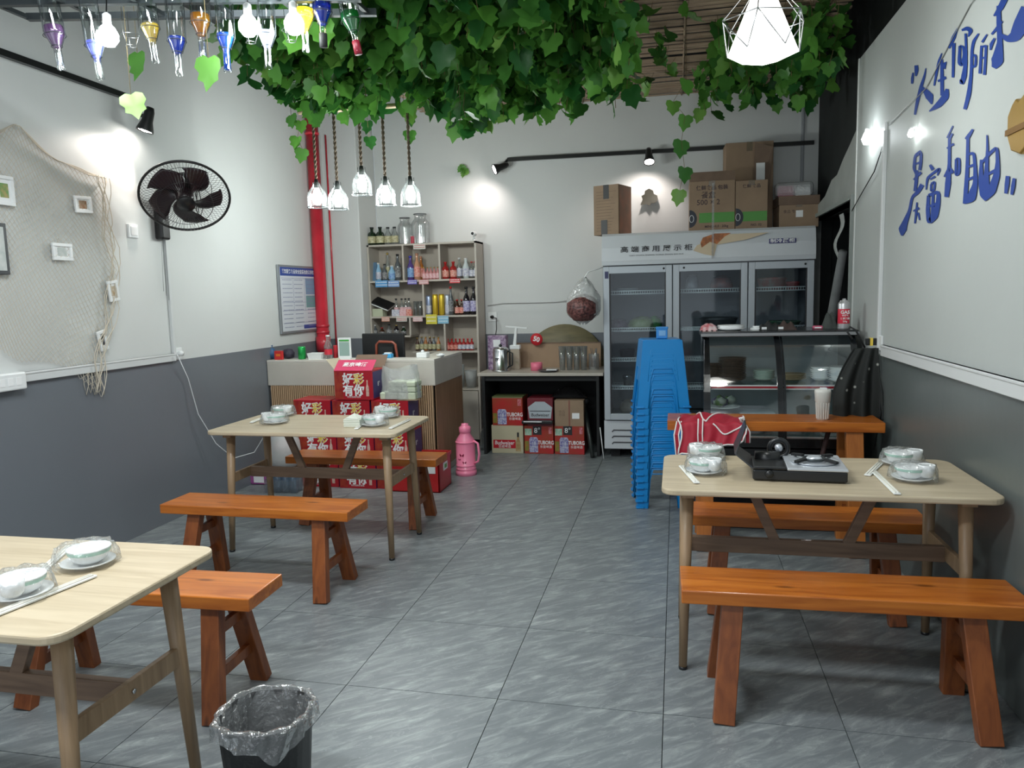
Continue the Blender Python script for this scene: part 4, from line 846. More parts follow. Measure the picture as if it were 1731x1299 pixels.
# ---- blue calligraphy painted on the side wall (strokes with changing width)
bl_ = mat('calligraphy_blue', (0.008, 0.045, 0.27), 0.5)
CS = 251/776
STK = {'quote_open': [[(212,342,14),(214,368,16),(210,398,6)], [(196,380,6),(192,410,11),(190,438,8)]],
 'character_ren': [[(262,358,3),(256,395,8),(238,450,13),(218,530,13),(205,600,8)], [(240,455,8),(262,478,22),(282,505,34),(294,545,6)]],
 'character_sheng': [[(346,278,3),(330,320,9),(318,380,10),(306,448,6)], [(340,338,10),(368,343,34)], [(345,310,10),(347,400,14),(347,500,14)], [(325,425,8),(368,405,12)], [(374,465,12),(366,505,30),(330,548,26),(280,582,4)]],
 'character_he': [[(428,148,4),(408,195,16),(382,252,10)], [(408,225,14),(406,310,12),(404,405,10)], [(450,158,8),(478,148,16),(498,160,18),(484,192,4)], [(440,240,10),(436,330,14),(452,340,16),(462,290,9),(458,245,9),(440,240,8)], [(470,175,9),(474,300,10),(462,400,22),(450,438,18),(443,415,6)]],
 'character_suo': [[(538,176,6),(512,215,12),(503,260,11),(500,380,12),(488,490,18),(466,572,14)], [(505,288,8),(524,290,9),(522,345,10),(504,352,8)], [(582,180,5),(556,222,10)], [(553,238,9),(545,385,12)], [(552,246,8),(576,240,8)], [(577,236,10),(574,310,10),(568,392,12)], [(548,306,7),(574,300,7)]],
 'character_qiu': [[(682,-20,26),(650,45,24),(618,84,6)], [(642,30,16),(644,120,20),(650,220,22),(636,320,52),(618,355,20)], [(662,112,5),(640,140,12),(606,180,8)], [(622,200,8),(604,232,14),(600,262,6)], [(650,178,10),(690,206,26),(730,190,50),(760,130,66),(800,50,70)]],
 'character_bao': [[(236,788,6),(206,812,10),(200,880,12),(210,908,8)], [(205,818,10),(238,794,12),(236,850,12),(230,890,12)], [(204,860,7),(234,848,8)], [(198,940,6),(238,900,12)], [(216,890,12),(212,950,14),(205,1000,12)], [(244,965,18),(220,1005,16),(190,1030,10),(178,1100,12),(155,1160,22),(140,1200,34),(138,1232,8)], [(216,1058,5),(212,1110,9),(205,1168,6)], [(196,1104,5),(228,1088,9)], [(222,1112,8),(230,1150,5)]],
 'character_fu': [[(284,862,10),(300,888,16)], [(264,992,5),(270,930,10),(300,905,9),(336,880,12),(322,918,5)], [(284,938,6),(312,922,8)], [(290,962,9),(310,950,9),(306,992,9),(288,1000,8),(290,962,7)], [(276,1022,12),(330,1000,14),(326,1070,20),(308,1130,30),(278,1165,18),(272,1100,16),(276,1022,12)], [(300,1015,10),(296,1130,12)], [(276,1080,8),(325,1062,10)]],
 'character_he_and': [[(404,658,5),(374,722,7)], [(402,698,8),(384,730,10)], [(386,725,12),(385,860,13),(378,960,24),(370,1030,18)], [(372,776,6),(408,752,9)], [(358,925,6),(386,880,16),(404,905,12)], [(420,832,9),(438,828,9),(436,905,12),(418,918,10),(420,832,9)]],
 'character_zi': [[(508,676,8),(486,712,16),(468,726,6)], [(482,712,12),(480,860,14),(472,1000,18),(462,1065,10)], [(484,806,9),(514,800,12),(520,880,14),(522,960,20),(500,1035,40),(466,1062,8)], [(484,872,8),(514,862,10)], [(480,940,8),(516,925,10)]],
 'character_you': [[(582,706,5),(584,780,10),(580,880,16),(575,1010,34)], [(552,835,10),(550,950,22),(562,1020,28),(578,1048,10)], [(556,850,9),(598,800,12),(634,768,12),(638,850,16),(632,920,28),(605,1000,36),(572,1046,10)], [(560,925,9),(626,890,12)]],
 'quote_close': [[(690,920,16),(686,965,18),(680,1012,12)], [(724,932,12),(718,975,16),(711,1018,10)]]}
call = thing('wall_calligraphy', 'large blue brush lettering painted on the white side wall', 'lettering', (XRW, 3.5, 2.2)); cb0 = Vector((XRW, 3.5, 2.2))
dp = 0.0030
for nm, sts in STK.items():
    m_ = MB()
    for st in sts:
        P = np.array(st, float)
        tt = np.linspace(0, len(P)-1, (len(P)-1)*5+1); X = np.interp(tt, range(len(P)), P[:, 0]); Y_ = np.interp(tt, range(len(P)), P[:, 1]); Wd = np.interp(tt, range(len(P)), P[:, 2])
        if len(P) > 2:
            for _ in range(2): X[1:-1] = (X[:-2]+2*X[1:-1]+X[2:])/4; Y_[1:-1] = (Y_[:-2]+2*Y_[1:-1]+Y_[2:])/4
        vs = []
        for i in range(len(X)):
            a_, b_ = max(i-1, 0), min(i+1, len(X)-1); d = np.array([X[b_]-X[a_], Y_[b_]-Y_[a_]]); d /= max(1e-6, np.hypot(*d)); nn = np.array([-d[1], d[0]])
            for s_ in (1, -1):
                q = np.array([X[i], Y_[i]])+nn*s_*(Wd[i]*0.60+0.8); vs.append(at(1480+q[0]*CS, q[1]*CS, 'x', XRW-dp)-cb0)
        m_.add(vs, [(2*i, 2*i+2, 2*i+3, 2*i+1) for i in range(len(X)-1)]); dp += 0.00002
    m_.build(nm, bl_, call)
# gold ornament at the photo's border
go = thing('gold_ornament', 'gold scalloped wall ornament beside the blue lettering', 'ornament', at(1726, 215, 'x', XRW))
gp = [(0.0, 0.17), (0.03, 0.20), (0.06, 0.17), (0.10, 0.20), (0.14, 0.17), (0.17, 0.19), (0.20, 0.14), (0.21, 0.0), (0.17, -0.15), (0.09, -0.21), (0.01, -0.16), (-0.03, -0.05), (-0.035, 0.10)]
gm = mat('gold', (0.50, 0.31, 0.08), 0.3, 0.7); fixnormals(MB().prism([(-x*0.9+0.02, z*0.47) for x, z in gp], 'x', -0.025, 0.0).build('body', gm, go, bevel=0.006)); MB().box(-0.030, -0.024, -0.16, 0.05, -0.02, 0.0).build('band', mat('gold_dark', (0.22, 0.11, 0.02), 0.4, 0.5), go)
# things on the side wall: socket box at the conduit, small bulb, adapter
t = plate('conduit_box', 'white junction box at the head of the side wall conduit', 'box', at(1497, 232, 'x', XRW), 0.075, 0.15, 'r')
t = plate('side_socket', 'white socket above the grey paint behind the display cabinet', 'socket', at(1490, 580, 'x', XRW), 0.085, 0.085, 'r')
MB().box(-0.075, -0.014, 0.02, 0.05, -0.015, 0.025).build('adapter', black, t, bevel=0.003); MB().box(-0.055, -0.040, 0.018, 0.052, -0.017, 0.027).build('yellow_band', yellow, t)
o = MB().tube([at(1480, 588, 'x', XRW-0.03), at(1483, 625, 'x', XRW-0.02), at(1488, 700, 'x', XRW-0.02), at(1478, 760, 'x', XRW-0.03)], 0.004, 5).build('black_cable', black); tag(o, 'black cable falling from the socket beside the display cabinet', 'cable')
for k, (px, py, wd) in enumerate([(1466, 235, 'bright round wall lamp at the edge of the white board'), (1540, 226, 'small bright wall lamp below the first characters')]):
    p = at(px, py, 'x', XRW-0.03); t = thing('wall_lamp', wd, 'lamp', p)
    MB().lathe([(0, -0.035), (0.02, -0.03), (0.032, 0), (0.02, 0.03), (0.014, 0.04), (0, 0.04)] if k == 0 else [(0, -0.02), (0.013, -0.012), (0.015, 0), (0.008, 0.02), (0, 0.02)], (0, 0, 0), 14).build('bulb', glow, t)
    MB().lathe([(0.014, 0.04), (0.014, 0.06), (0, 0.06)] if k == 0 else [(0.007, 0.02), (0.007, 0.03), (0, 0.03)], (0, 0, 0), 10).build('socket', white, t); MB().bar((0, 0, 0.05 if k == 0 else 0.028), (0.03, 0, 0.05 if k == 0 else 0.028), 0.008, 0.008).build('bracket', white, t)
    if k == 0: point('wall_lamp_light', p+Vector((-0.10, -0.05, 0)), 1.6, (0.9, 0.97, 1.0), 0.04)
w1 = [at(1655, -10, 'x', XRW-.006), at(1640, 8, 'x', XRW-.006), at(1565, 150, 'x', XRW-.006), at(1503, 212, 'x', XRW-.006)]
o = MB().tube(w1, 0.0018, 5).tube([p+Vector((.004, -.018, .010)) for p in w1], 0.0013, 4).build('wall_wire', mat('grey_wire', (0.28, 0.29, 0.28), 0.5)); tag(o, 'pair of thin wires running down across the blue lettering', 'wire')
o = MB().tube([at(1492, 248, 'x', XRW-.012), at(1478, 290, 'x', XRW-.014), at(1455, 330, 'x', XRW-.012), at(1440, 357, 'x', XRW-.012)], 0.0035, 5).build('dark_wire', black); tag(o, 'dark wire from the junction box down to the doorway', 'wire')
# doorway contents
dw = thing('hanging_cloth', 'pale cloth hanging inside the dark doorway', 'cloth', at(1422, 362, 'x', XRW+0.06))
MB().grid(lambda a, b: (0.02*math.sin(b*9), (a-0.5)*(0.14-0.08*b)+0.10*math.sin(b*2.5), -0.42*b), 6, 14).build('cloth', mat('cloth_pale', (0.50, 0.52, 0.50), 0.8), dw, solid=0.004)
gp_ = thing('grey_pole', 'grey padded pole leaning inside the dark doorway', 'pole', at(1402, 560, 'x', XRW+0.065))
q0, q1 = at(1402, 560, 'x', XRW+0.065), at(1425, 425, 'x', XRW+0.065)
q2 = q0+(q0-q1).normalized()*0.0; MB().tube([Vector((0, 0, -q0[2])), Vector((0, 0, 0)), q1-q0], [0.035, 0.04, 0.03], 12).build('pole', mat('pole_grey', (0.20, 0.21, 0.21), 0.7, noise=0.2), gp_)
# ================================================================== DRINKS AND SHELF GOODS
def revolve(prof, n=16): return MB().lathe(prof, (0, 0, 0), n)
PROF = {
 'longneck': [(0.0,0),(1,0.0),(1,0.52),(0.85,0.62),(0.42,0.74),(0.36,0.97),(0.40,1.0),(0,1.0)],
 'square':   [(0.0,0),(1,0.0),(1,0.62),(0.8,0.70),(0.40,0.76),(0.38,1.0),(0,1.0)],
 'soju':     [(0.0,0),(1,0.0),(1,0.55),(0.7,0.68),(0.40,0.80),(0.40,1.0),(0,1.0)],
 'flask':    [(0.0,0),(0.75,0.0),(1,0.25),(1,0.55),(0.6,0.72),(0.42,0.80),(0.45,1.0),(0,1.0)],
 'can':      [(0.0,0),(0.86,0.0),(1,0.05),(1,0.92),(0.86,1.0),(0,0.985)],
 'cup':      [(0.0,0.03),(0.72,0.03),(0.72,0.0),(0.76,0.0),(1,1.0),(0.95,1.0),(0.70,0.06),(0,0.06)],
}
BM = {k: mat('bottle_'+k, c, 0.10, coat=0.5) for k, c in dict(darkgreen=(0.010,0.025,0.012), brown=(0.05,0.015,0.006), black=(0.012,0.008,0.014), paleblue=(0.30,0.52,0.72), red=(0.40,0.02,0.02),
      pink=(0.62,0.26,0.26), rose=(0.60,0.30,0.18), smoke=(0.10,0.11,0.12), milk=(0.62,0.68,0.68), amber=(0.42,0.14,0.03), violet=(0.10,0.06,0.25)).items()}
BM['clear'] = clear('bottle_clear', (0.85, 0.88, 0.88), 0.14, 0.03, 0.10, (0.6, 0.62, 0.62))
CM = {k: mat('canmetal_'+k, c, 0.28, 0.5) for k, c in dict(gold=(0.70,0.48,0.04), silver=(0.50,0.54,0.62), blue=(0.35,0.42,0.60), green=(0.02,0.36,0.08)).items()}
LB = {k: mat('label_'+k, c, 0.5, col2=c2, nscale=60) for k, (c, c2) in dict(cream=((0.62,0.58,0.36),(0.30,0.27,0.15)), white=((0.75,0.75,0.75),(0.35,0.35,0.5)), purple=((0.70,0.68,0.78),(0.16,0.12,0.40)), red=((0.62,0.10,0.08),(0.8,0.5,0.4)), blue=((0.30,0.50,0.70),(0.10,0.20,0.5)), pink=((0.72,0.35,0.38),(0.8,0.6,0.6)), dark=((0.05,0.05,0.05),(0.4,0.4,0.4))).items()}
capw, capr, capk, capg = mat('cap_white', (0.7, .7, .7), 0.4), mat('cap_red', (0.5, .02, .02), 0.4), black, mat('cap_gold', (0.5, .35, .1), 0.3, 0.7)
def drink(px, base, top, wpx, shape, body, label=None, cap=None, words_='', name='bottle', group=None, y=7.22, ztop=None, cat=None, lab=(0.12, 0.5)):
    p = at(cx(px) if y > 7.1 and px < 808 else px, base, 'y', y); k = y/FPX*1.0
    h = (base-top)*k*1.02; r_ = wpx*k/2
    p = Vector((p[0], y, ztop if ztop is not None else p[2]))
    o = revolve([(a*r_, b*h) for a, b in PROF[shape]], 14).build(name, body); o.location = p
    tag(o, words_, cat or ('can' if name == 'can' else 'bottle'), group)
    if label: MB().grid(lambda a, b: (1.03*r_*math.cos(PI+PI*a), 1.03*r_*math.sin(PI+PI*a), h*(lab[0]+(lab[1]-lab[0])*b)), 10, 1).build('label', label, o)
    if cap: 
        c_ = revolve([(0, 0.93*h), (0.46*r_+0.001, 0.93*h), (0.46*r_+0.001, 1.01*h), (0, 1.01*h)], 10).build('cap', cap, o)
    return o
ZT, Z1, Z2, Z3 = zt, z1, z2, z3
G0 = 'bottles and jars on top of the drinks shelf'
drink(617, 412, 381, 15, 'square', BM['darkgreen'], LB['cream'], capk, 'dark square bottle with cream label at the shelf top corner', group=G0, ztop=ZT)
drink(632, 412, 381, 15, 'square', BM['darkgreen'], LB['cream'], capk, 'second dark bottle with cream label on the shelf top', group=G0, ztop=ZT)
drink(646, 412, 382, 13, 'soju', BM['clear'], LB['cream'], capk, 'clear bottle with pale label beside the dark pair on the shelf top', group=G0, ztop=ZT)
drink(658, 412, 382, 13, 'soju', BM['clear'], LB['cream'], capk, 'clear bottle with pale label next to the glass jars', group=G0, ztop=ZT)
for px, w_, tp, wd in ((677, 25, 366, 'big clear glass jar with a metal-rimmed mouth on the shelf top'), (705, 31, 361, 'largest clear glass jar standing on the drinks shelf top')):
    p = at(cx(px), 411, 'y', 7.28); k = 7.28/FPX; h = (411-tp)*k*1.02; r_ = w_*k/2
    t = thing('glass_jar', wd, 'jar', (p[0], 7.28, ZT), 0, G0)
    MB().grid(lambda a, b: (np.interp(b, [0, .72, .84, .9, 1], [r_, r_, r_*.66, r_*.6, r_*.72])*math.cos(2*PI*a), np.interp(b, [0, .72, .84, .9, 1], [r_, r_, r_*.66, r_*.6, r_*.72])*math.sin(2*PI*a), h*b), 20, 14).build('glass', clear('jar_glass', (0.93, 0.95, 0.95), 0.16, 0.05, 0.06, (0.7, 0.72, 0.72)), t)
    MB().lathe([(0, 0), (r_, 0), (r_, 0.01), (0, 0.01)], (0, 0, 0), 20).build('base', BM['clear'], t); MB().tube([(r_*.72*math.cos(a), r_*.72*math.sin(a), h) for a in np.linspace(0, 2*PI, 21)[:-1]], 0.004, 5, closed=True).build('rim', darksteel, t)
drink(690, 412, 399, 7, 'can', mat('redblob', (0.5, .05, .08), .5), None, None, 'tiny red pot between the two glass jars', name='pot', ztop=ZT, cat='pot')
t = thing('security_camera', 'small white camera with a dark lens on the shelf corner', 'camera', (at(803, 408, 'y', 7.25)[0]-0.01, 7.25, ZT))
MB().lathe([(0.03, 0), (0.03, 0.01), (0.012, 0.02), (0.012, 0.05), (0, 0.05)], (0, 0, 0), 12).build('stand', white, t); MB().lathe([(0, -0.05), (0.022, -0.05), (0.026, 0.02), (0, 0.035)], (0, 0, 0.075), 14, axis='y').build('body', white, t, bevel=0.002); MB().lathe([(0, -0.054), (0.014, -0.054), (0.014, -0.05)], (0, 0, 0.075), 12, axis='y').build('lens', black, t)
G1 = 'drinks on the upper shelf'
t = thing('blue_folder', 'blue card folder leaning in the corner of the upper shelf', 'folder', (at(cx(613), 472, 'y', 7.25)[0]+0.02, 7.22, Z1))
MB().add([(0,0,0),(0.075,0,0),(0.055,0.04,0.19),(0,0.04,0.19),(0,0.006,0),(0.075,0.006,0),(0.055,0.046,0.19),(0,0.046,0.19)], [(0,1,2,3),(7,6,5,4),(0,4,5,1),(1,5,6,2),(2,6,7,3),(3,7,4,0)]).build('cover', mat('folder_blue', (0.10, 0.19, 0.30), 0.5), t)
spec = [(629,441,10,'flask','paleblue','white',capw,'pale blue frosted bottle beside the blue folder'),
 (640,443,9,'longneck','smoke','dark',capk,'smoky clear bottle between two pale blue bottles'),
 (653,446,13,'flask','paleblue','blue',capw,'wider pale blue bottle in the middle of its compartment'),
 (646,424,8,'longneck','clear','cream',capg,'tall clear bottle with gold cap at the back of the upper shelf'),
 (664,427,11,'longneck','smoke','dark',capk,'tall dark bottle against the first divider'),
 (687,431,12,'longneck','violet','blue',mat('cap_blue',(0.05,.05,.4),.4),'tall bottle with a blue cap in the middle compartment'),
 (699,427,12,'longneck','rose','red',mat('cap_rose',(0.6,.3,.2),.3,.4),'tall rose gold bottle beside the blue-capped one'),
 (706,432,10,'longneck','amber','red',mat('cap_rose',(0.6,.3,.2),.3,.4),'slim amber bottle behind the rose gold one')]
for px, tp, w_, sh_, b_, l_, c_, wd in spec: drink(px, 472, tp, w_, sh_, BM[b_], LB[l_], c_, wd, group=G1, ztop=Z1, y=7.26 if px in (646, 706) else 7.21)
for k, wd in enumerate(['first from the amber bottle', 'second from the amber bottle', 'middle of five', 'second from the divider', 'right against the divider']):
    drink(711+k*6.2, 472, 451, 6.5, 'soju', BM['pink'], LB['pink'], capg, 'small pink bottle on the upper shelf, '+wd, group='small pink bottles', ztop=Z1)
for px, tp, w_, sh_, b_, l_, c_, wd in [(750,442,12,'square','red','red',capr,'square red bottle nearest the second divider'),(764,442,12,'square','red','red',capr,'square red bottle beside the clear one'),(775,436,9,'soju','clear','white',capw,'clear bottle in the third compartment'),
   (787,437,13,'flask','milk','white',capw,'milky white bottle in the third compartment'),(797,443,8,'square','clear','white',capr,'clear bottle with a red cap beside the milky one'),(803,443,7,'square','clear','white',capr,'clear bottle with a red cap against the shelf side')]:
    drink(px, 471, tp, w_, sh_, BM[b_], LB[l_], c_, wd, group=G1, ztop=Z1)
G2 = 'drinks on the middle shelf'
t = thing('carton_box', 'pale green box under the folded laptop on the middle shelf', 'box', (at(cx(628), 533, 'y', 7.22)[0], 7.24, Z2)); MB().box(-0.062, 0.062, -0.06, 0.06, 0, 0.078).build('carton', mat('pale_green_card', (0.50, 0.53, 0.38), 0.6), t, bevel=0.002)
t = thing('laptop', 'closed black and white laptop tilted on a pale box', 'laptop', (at(cx(634), 513, 'y', 7.22)[0], 7.24, Z2+0.115)); o = MB().box(-0.10, 0.10, -0.08, 0.08, 0, 0.012).build('base', white, t); o2 = MB().box(-0.10, 0.10, -0.08, 0.08, 0.012, 0.026).build('lid', black, t); t.rotation_euler = (0.35, 0.38, 0)
for k, px in enumerate((661, 671, 678, 684)): drink(px, 533, 503, 8, 'soju', BM['clear'], LB['pink'], capk, 'small black-capped bottle with pink label, number %s from the laptop' % ['one', 'two', 'three', 'four'][k], group='black-capped bottles', ztop=Z2, y=7.27)
for k, (px, w_, m_) in enumerate([(661, 14, LB['white']), (674, 12, LB['pink']), (685, 10, LB['red'])]):
    p = at(cx(px), 533, 'y', 7.19); o = MB().box(-w_*.0028, w_*.0028, -0.02, 0.02, 0, 0.066).build('drink_carton', m_); o.location = (p[0], 7.18, Z2); tag(o, ['white drink carton', 'pale pink drink carton', 'deeper pink drink carton'][k]+' at the front of the middle shelf', 'carton', 'drink cartons')
for k, px in enumerate((696, 704)): drink(px, 533, 508, 8, 'cup', BM['clear'], None, None, 'tall clear tumbler on the middle shelf, '+['beside the cartons', 'touching the divider'][k], name='tumbler', ztop=Z2, cat='glass', group='tumblers on the middle shelf')
for px, tp, w_, m_, wd in [(720,498,9,'blue','slim blue-silver can, first behind the divider'),(731.5,496,10,'gold','golden can next to the blue-silver one'),(743,496,10,'gold','golden can next to the silver one'),(753.5,497,9,'silver','silver can beside the golden pair')]:
    drink(px, 532, tp, w_, 'can', CM[m_], LB['white'] if m_ != 'gold' else None, None, wd, name='can', group='cans on the middle shelf', ztop=Z2)
for px, tp, w_, sh_, b_, l_, c_, wd in [(760,484,9,'longneck','smoke','dark',capr,'tall smoky bottle beside the silver can'),(771,506,9,'soju','brown','red',capr,'small brown bottle with a red cap'),(779,506,7,'soju','brown','red',capr,'second small brown bottle with a red cap'),(788,485,12,'longneck','black','purple',capk,'dark beer bottle with purple and white label'),(801,485,12,'longneck','black','purple',capk,'dark beer bottle with purple label against the shelf side')]:
    drink(px, 532, tp, w_, sh_, BM[b_], LB[l_], c_, wd, group=G2, ztop=Z2)
G3 = 'small bottles on the lower shelf'
for k, px in enumerate((699, 707, 714, 722, 729, 737)): drink(px, 592, 566+R.uniform(0, 4), 7.5, 'soju', BM[['brown', 'smoke', 'amber'][k % 3]], LB['cream'], capg, 'small sauce bottle on the lower shelf, '+['first', 'second', 'third', 'fourth', 'fifth', 'last'][k]+' from the monitor', group=G3, ztop=Z3)
for k in range(7): drink(754+k*7.2, 592, 572, 7.2, 'square', BM['red'], LB['red' if k < 3 else 'white'], capr, 'little red bottle of the lowest row, '+['first', 'second', 'third', 'fourth', 'fifth', 'sixth', 'seventh'][k]+' from the divider', group='little red bottles', ztop=Z3)
# dark clutter in the small compartment
for k in range(5): drink(622+k*13, 566, 549+R.uniform(-3, 4), 10, 'soju', [BM['smoke'], BM['brown'], BM['clear'], BM['black'], BM['darkgreen']][k], LB['dark'], [capw, capr, capk, capg, capw][k], 'small dark jar in the lowest small compartment, '+['outermost', 'second', 'middle', 'fourth', 'innermost'][k], name='spice_jar', cat='jar', group='dark jars in the small compartment', ztop=zsub)
# bags and cups in the niche
for k, (px, w_, tp) in enumerate([(778, 14, 615), (796, 22, 625)]):
    drink(px, 655, tp, w_, 'cup', bagfilm, None, None, ['stack of clear plastic cups in the niche under the shelf', 'wide tub wrapped in clear film in the niche'][k], name=['cup_stack', 'wrapped_tub'][k], cat=['cups', 'tub'][k], ztop=zcab, y=7.24)
# price tags hanging on the shelf edges
def ptag(px, py, w_, h_, m_, words_, txt=None):
    p = at(cx(px), py, 'y', SY0-0.006); k = SY0/FPX; o = thing('price_tag', words_, 'price tag', p, 0, 'price tags on the shelf edges')
    MB().box(-w_*k/2, w_*k/2, -0.002, 0.002, -h_*k/2, h_*k/2).build('card', m_, o)
    pr_ = MB()
    for r_ in range(2):
        x = -w_*k*0.42
        while x < w_*k*0.40: q = R.uniform(0.004, 0.010); pr_.box(x, x+q, -0.0028, -0.002, h_*k*(0.22-0.4*r_)-0.004, h_*k*(0.22-0.4*r_)+0.004); x += q+0.004
    stuff(pr_.build('print', whiteink if m_ not in (tw_,) else red, o))
tw_ = mat('tag_white', (0.70, 0.68, 0.62), 0.6); tb2 = mat('tag_blue', (0.10, 0.32, 0.62), 0.5); tpu = mat('tag_purple', (0.16, 0.12, 0.48), 0.5); tpi = mat('tag_pink', (0.66, 0.30, 0.30), 0.5); tre = mat('tag_red', (0.60, 0.03, 0.04), 0.5); tye = mat('tag_yellow', (0.66, 0.58, 0.06), 0.5); tor = mat('tag_orange', (0.66, 0.32, 0.22), 0.5)
for a in [(702,417,22,9,tw_,'white price tag on the top shelf edge'),(634,480,24,12,tb2,'blue price tag under the pale blue bottles'),(655,480,22,11,mat('tag_sky',(0.22,.36,.66),.5),'lighter blue price tag beside the blue one'),(689,477,17,8,tpu,'purple price tag on the upper shelf edge'),(710,477,18,8,tpi,'pink price tag on the upper shelf edge'),(766,475,19,8,tre,'red price tag on the upper shelf edge'),
  (641,540,15,8,tor,'orange price tag under the laptop'),(670,540,20,8,tw_,'white price tag on the middle shelf edge'),(699,540,18,8,mat('tag_rose',(0.68,.42,.42),.5),'rose price tag on the middle shelf edge'),(724,540,20,17,tye,'yellow price tag under the golden cans'),(745,541,20,13,mat('tag_cyan',(0.25,.50,.66),.5),'light blue price tag under the silver can')]: ptag(*a)

# ================================================================== COUNTER THINGS
DT = 0.985
def CT_(px, y=5.86): return Vector((at(px, 607, 'y', y)[0], y, DT))
t = thing('trinket_bag', 'blue round pouch at the wall end of the counter', 'pouch', CT_(459)); MB().lathe([(0, 0), (0.035, 0.01), (0.045, 0.05), (0.03, 0.09), (0.012, 0.10), (0.018, 0.12), (0, 0.12)], (0, 0, 0), 14).build('pouch', mat('pouch_blue', (0.03, 0.10, 0.22), 0.5), t)
t = thing('red_packet', 'small red packet box standing on the counter', 'box', CT_(472, 5.80)); MB().box(-0.036, 0.036, -0.015, 0.015, 0, 0.075).build('packet', mat('packet_red', (0.60, 0.03, 0.03), 0.4), t, bevel=0.003); MB().box(-0.02, 0.02, -0.0165, -0.015, 0.03, 0.05).build('seal', orange, t)
t = thing('dark_pouch', 'dark crumpled pouch between red packet and green can', 'pouch', CT_(488, 5.9)); MB().lathe([(0, 0), (0.05, 0.01), (0.055, 0.05), (0.035, 0.08), (0.01, 0.085), (0, 0.08)], (0, 0, 0), 9).build('pouch', mat('pouch_dark', (0.03, 0.025, 0.045), 0.6, bump=0.8, bscale=40), t)
drink(511, 608, 585, 14, 'can', CM['green'], None, None, 'green drink can on the counter', name='can', y=5.84, ztop=DT)
t = thing('tissue_tray', 'low white tray with tissues on the counter', 'tray', CT_(536)); MB().add([(-.055,-.04,0),(.055,-.04,0),(.055,.04,0),(-.055,.04,0),(-.065,-.05,.05),(.065,-.05,.05),(.065,.05,.05),(-.065,.05,.05)], [(0,3,2,1),(0,1,5,4),(1,2,6,5),(2,3,7,6),(3,0,4,7)]).build('tray', white, t, solid=0.003); MB().box(-0.05, 0.05, -0.035, 0.035, 0.004, 0.045).build('tissues', mat('tissue_green', (0.68, 0.74, 0.66), 0.8), t)
t = drink(556, 608, 566, 15, 'soju', BM['clear'], mat('cola_label', (0.60, 0.03, 0.05), 0.4), capw, 'clear water bottle with a red label on the counter', y=5.86, ztop=DT, lab=(0.18, 0.42))
t = drink(568, 608, 585, 8, 'can', mat('small_red_can', (0.5, .02, .03), .3), None, None, 'small red can behind the water bottle', name='can', y=5.93, ztop=DT)
t = thing('payment_stand', 'white framed payment stand propped on the counter', 'sign', CT_(583, 5.84)); MB().box(-0.058, 0.058, 0, 0.012, 0.004, 0.175).build('frame', white, t, bevel=0.002); MB().box(-0.045, 0.045, -0.0015, 0, 0.025, 0.14).build('sheet', mat('stand_sheet', (0.30, 0.42, 0.38), 0.4), t); MB().box(-0.045, 0.045, -0.0015, 0, 0.146, 0.160).build('heading', green, t); MB().box(-0.05, 0.05, 0.0, 0.06, 0, 0.005).build('foot', white, t)
mp_ = at(650, 600, 'y', 6.22); t = thing('monitor', 'black back of a monitor behind the counter', 'monitor', (mp_[0], 6.22, 0.755))
MB().box(-0.20, 0.19, -0.015, 0.02, 0.12, 0.42).build('screen_back', black, t, bevel=0.008); MB().box(-0.03, 0.03, 0.0, 0.03, 0.01, 0.14).build('neck', black, t); MB().box(-0.10, 0.10, -0.08, 0.08, 0, 0.012).build('foot', black, t)
t = thing('card_terminal', 'red-brown framed terminal standing before the monitor', 'terminal', (at(653, 600, 'y', 6.08)[0], 6.08, 0.755))
rb_ = mat('redbrown_plastic', (0.26, 0.06, 0.035), 0.35)
MB().tube([(-0.095, 0, 0.0), (-0.085, 0, 0.33), (-0.06, 0, 0.355), (0.06, 0, 0.35), (0.085, 0, 0.33), (0.125, 0, 0.0)], 0.012, 8).build('frame', rb_, t); MB().box(-0.06, 0.06, 0.0, 0.015, 0.05, 0.31).build('screen', blackm, t)
t = thing('blue_tissue_box', 'blue and white tissue pack lying behind the counter edge', 'tissue pack', CT_(656, 5.90)); MB().box(-0.04, 0.04, -0.03, 0.03, 0, 0.035).build('pack', mat('pack_blue', (0.05, 0.36, 0.70), 0.4), t, bevel=0.006); MB().box(-0.025, 0.03, -0.02, 0.02, 0.035, 0.045).build('tissue', white, t)
t = thing('receipt_printer', 'white counter device with a raised knob', 'device', CT_(715, 5.88)); MB().box(-0.045, 0.045, -0.04, 0.05, 0, 0.045).build('body', white, t, bevel=0.008); MB().lathe([(0.014, 0.045), (0.014, 0.06), (0, 0.066)], (0, 0, 0), 12).build('knob', white, t)
t = thing('white_dish', 'small white dish on the counter corner', 'dish', CT_(745, 5.95)); MB().lathe([(0, 0.004), (0.02, 0), (0.038, 0.02), (0.04, 0.022), (0.03, 0.01), (0, 0.008)], (0, 0, 0), 18).build('dish', porcelain, t); MB().box(-0.012, 0.02, -0.01, 0.01, 0.01, 0.03).build('soap', white, t)

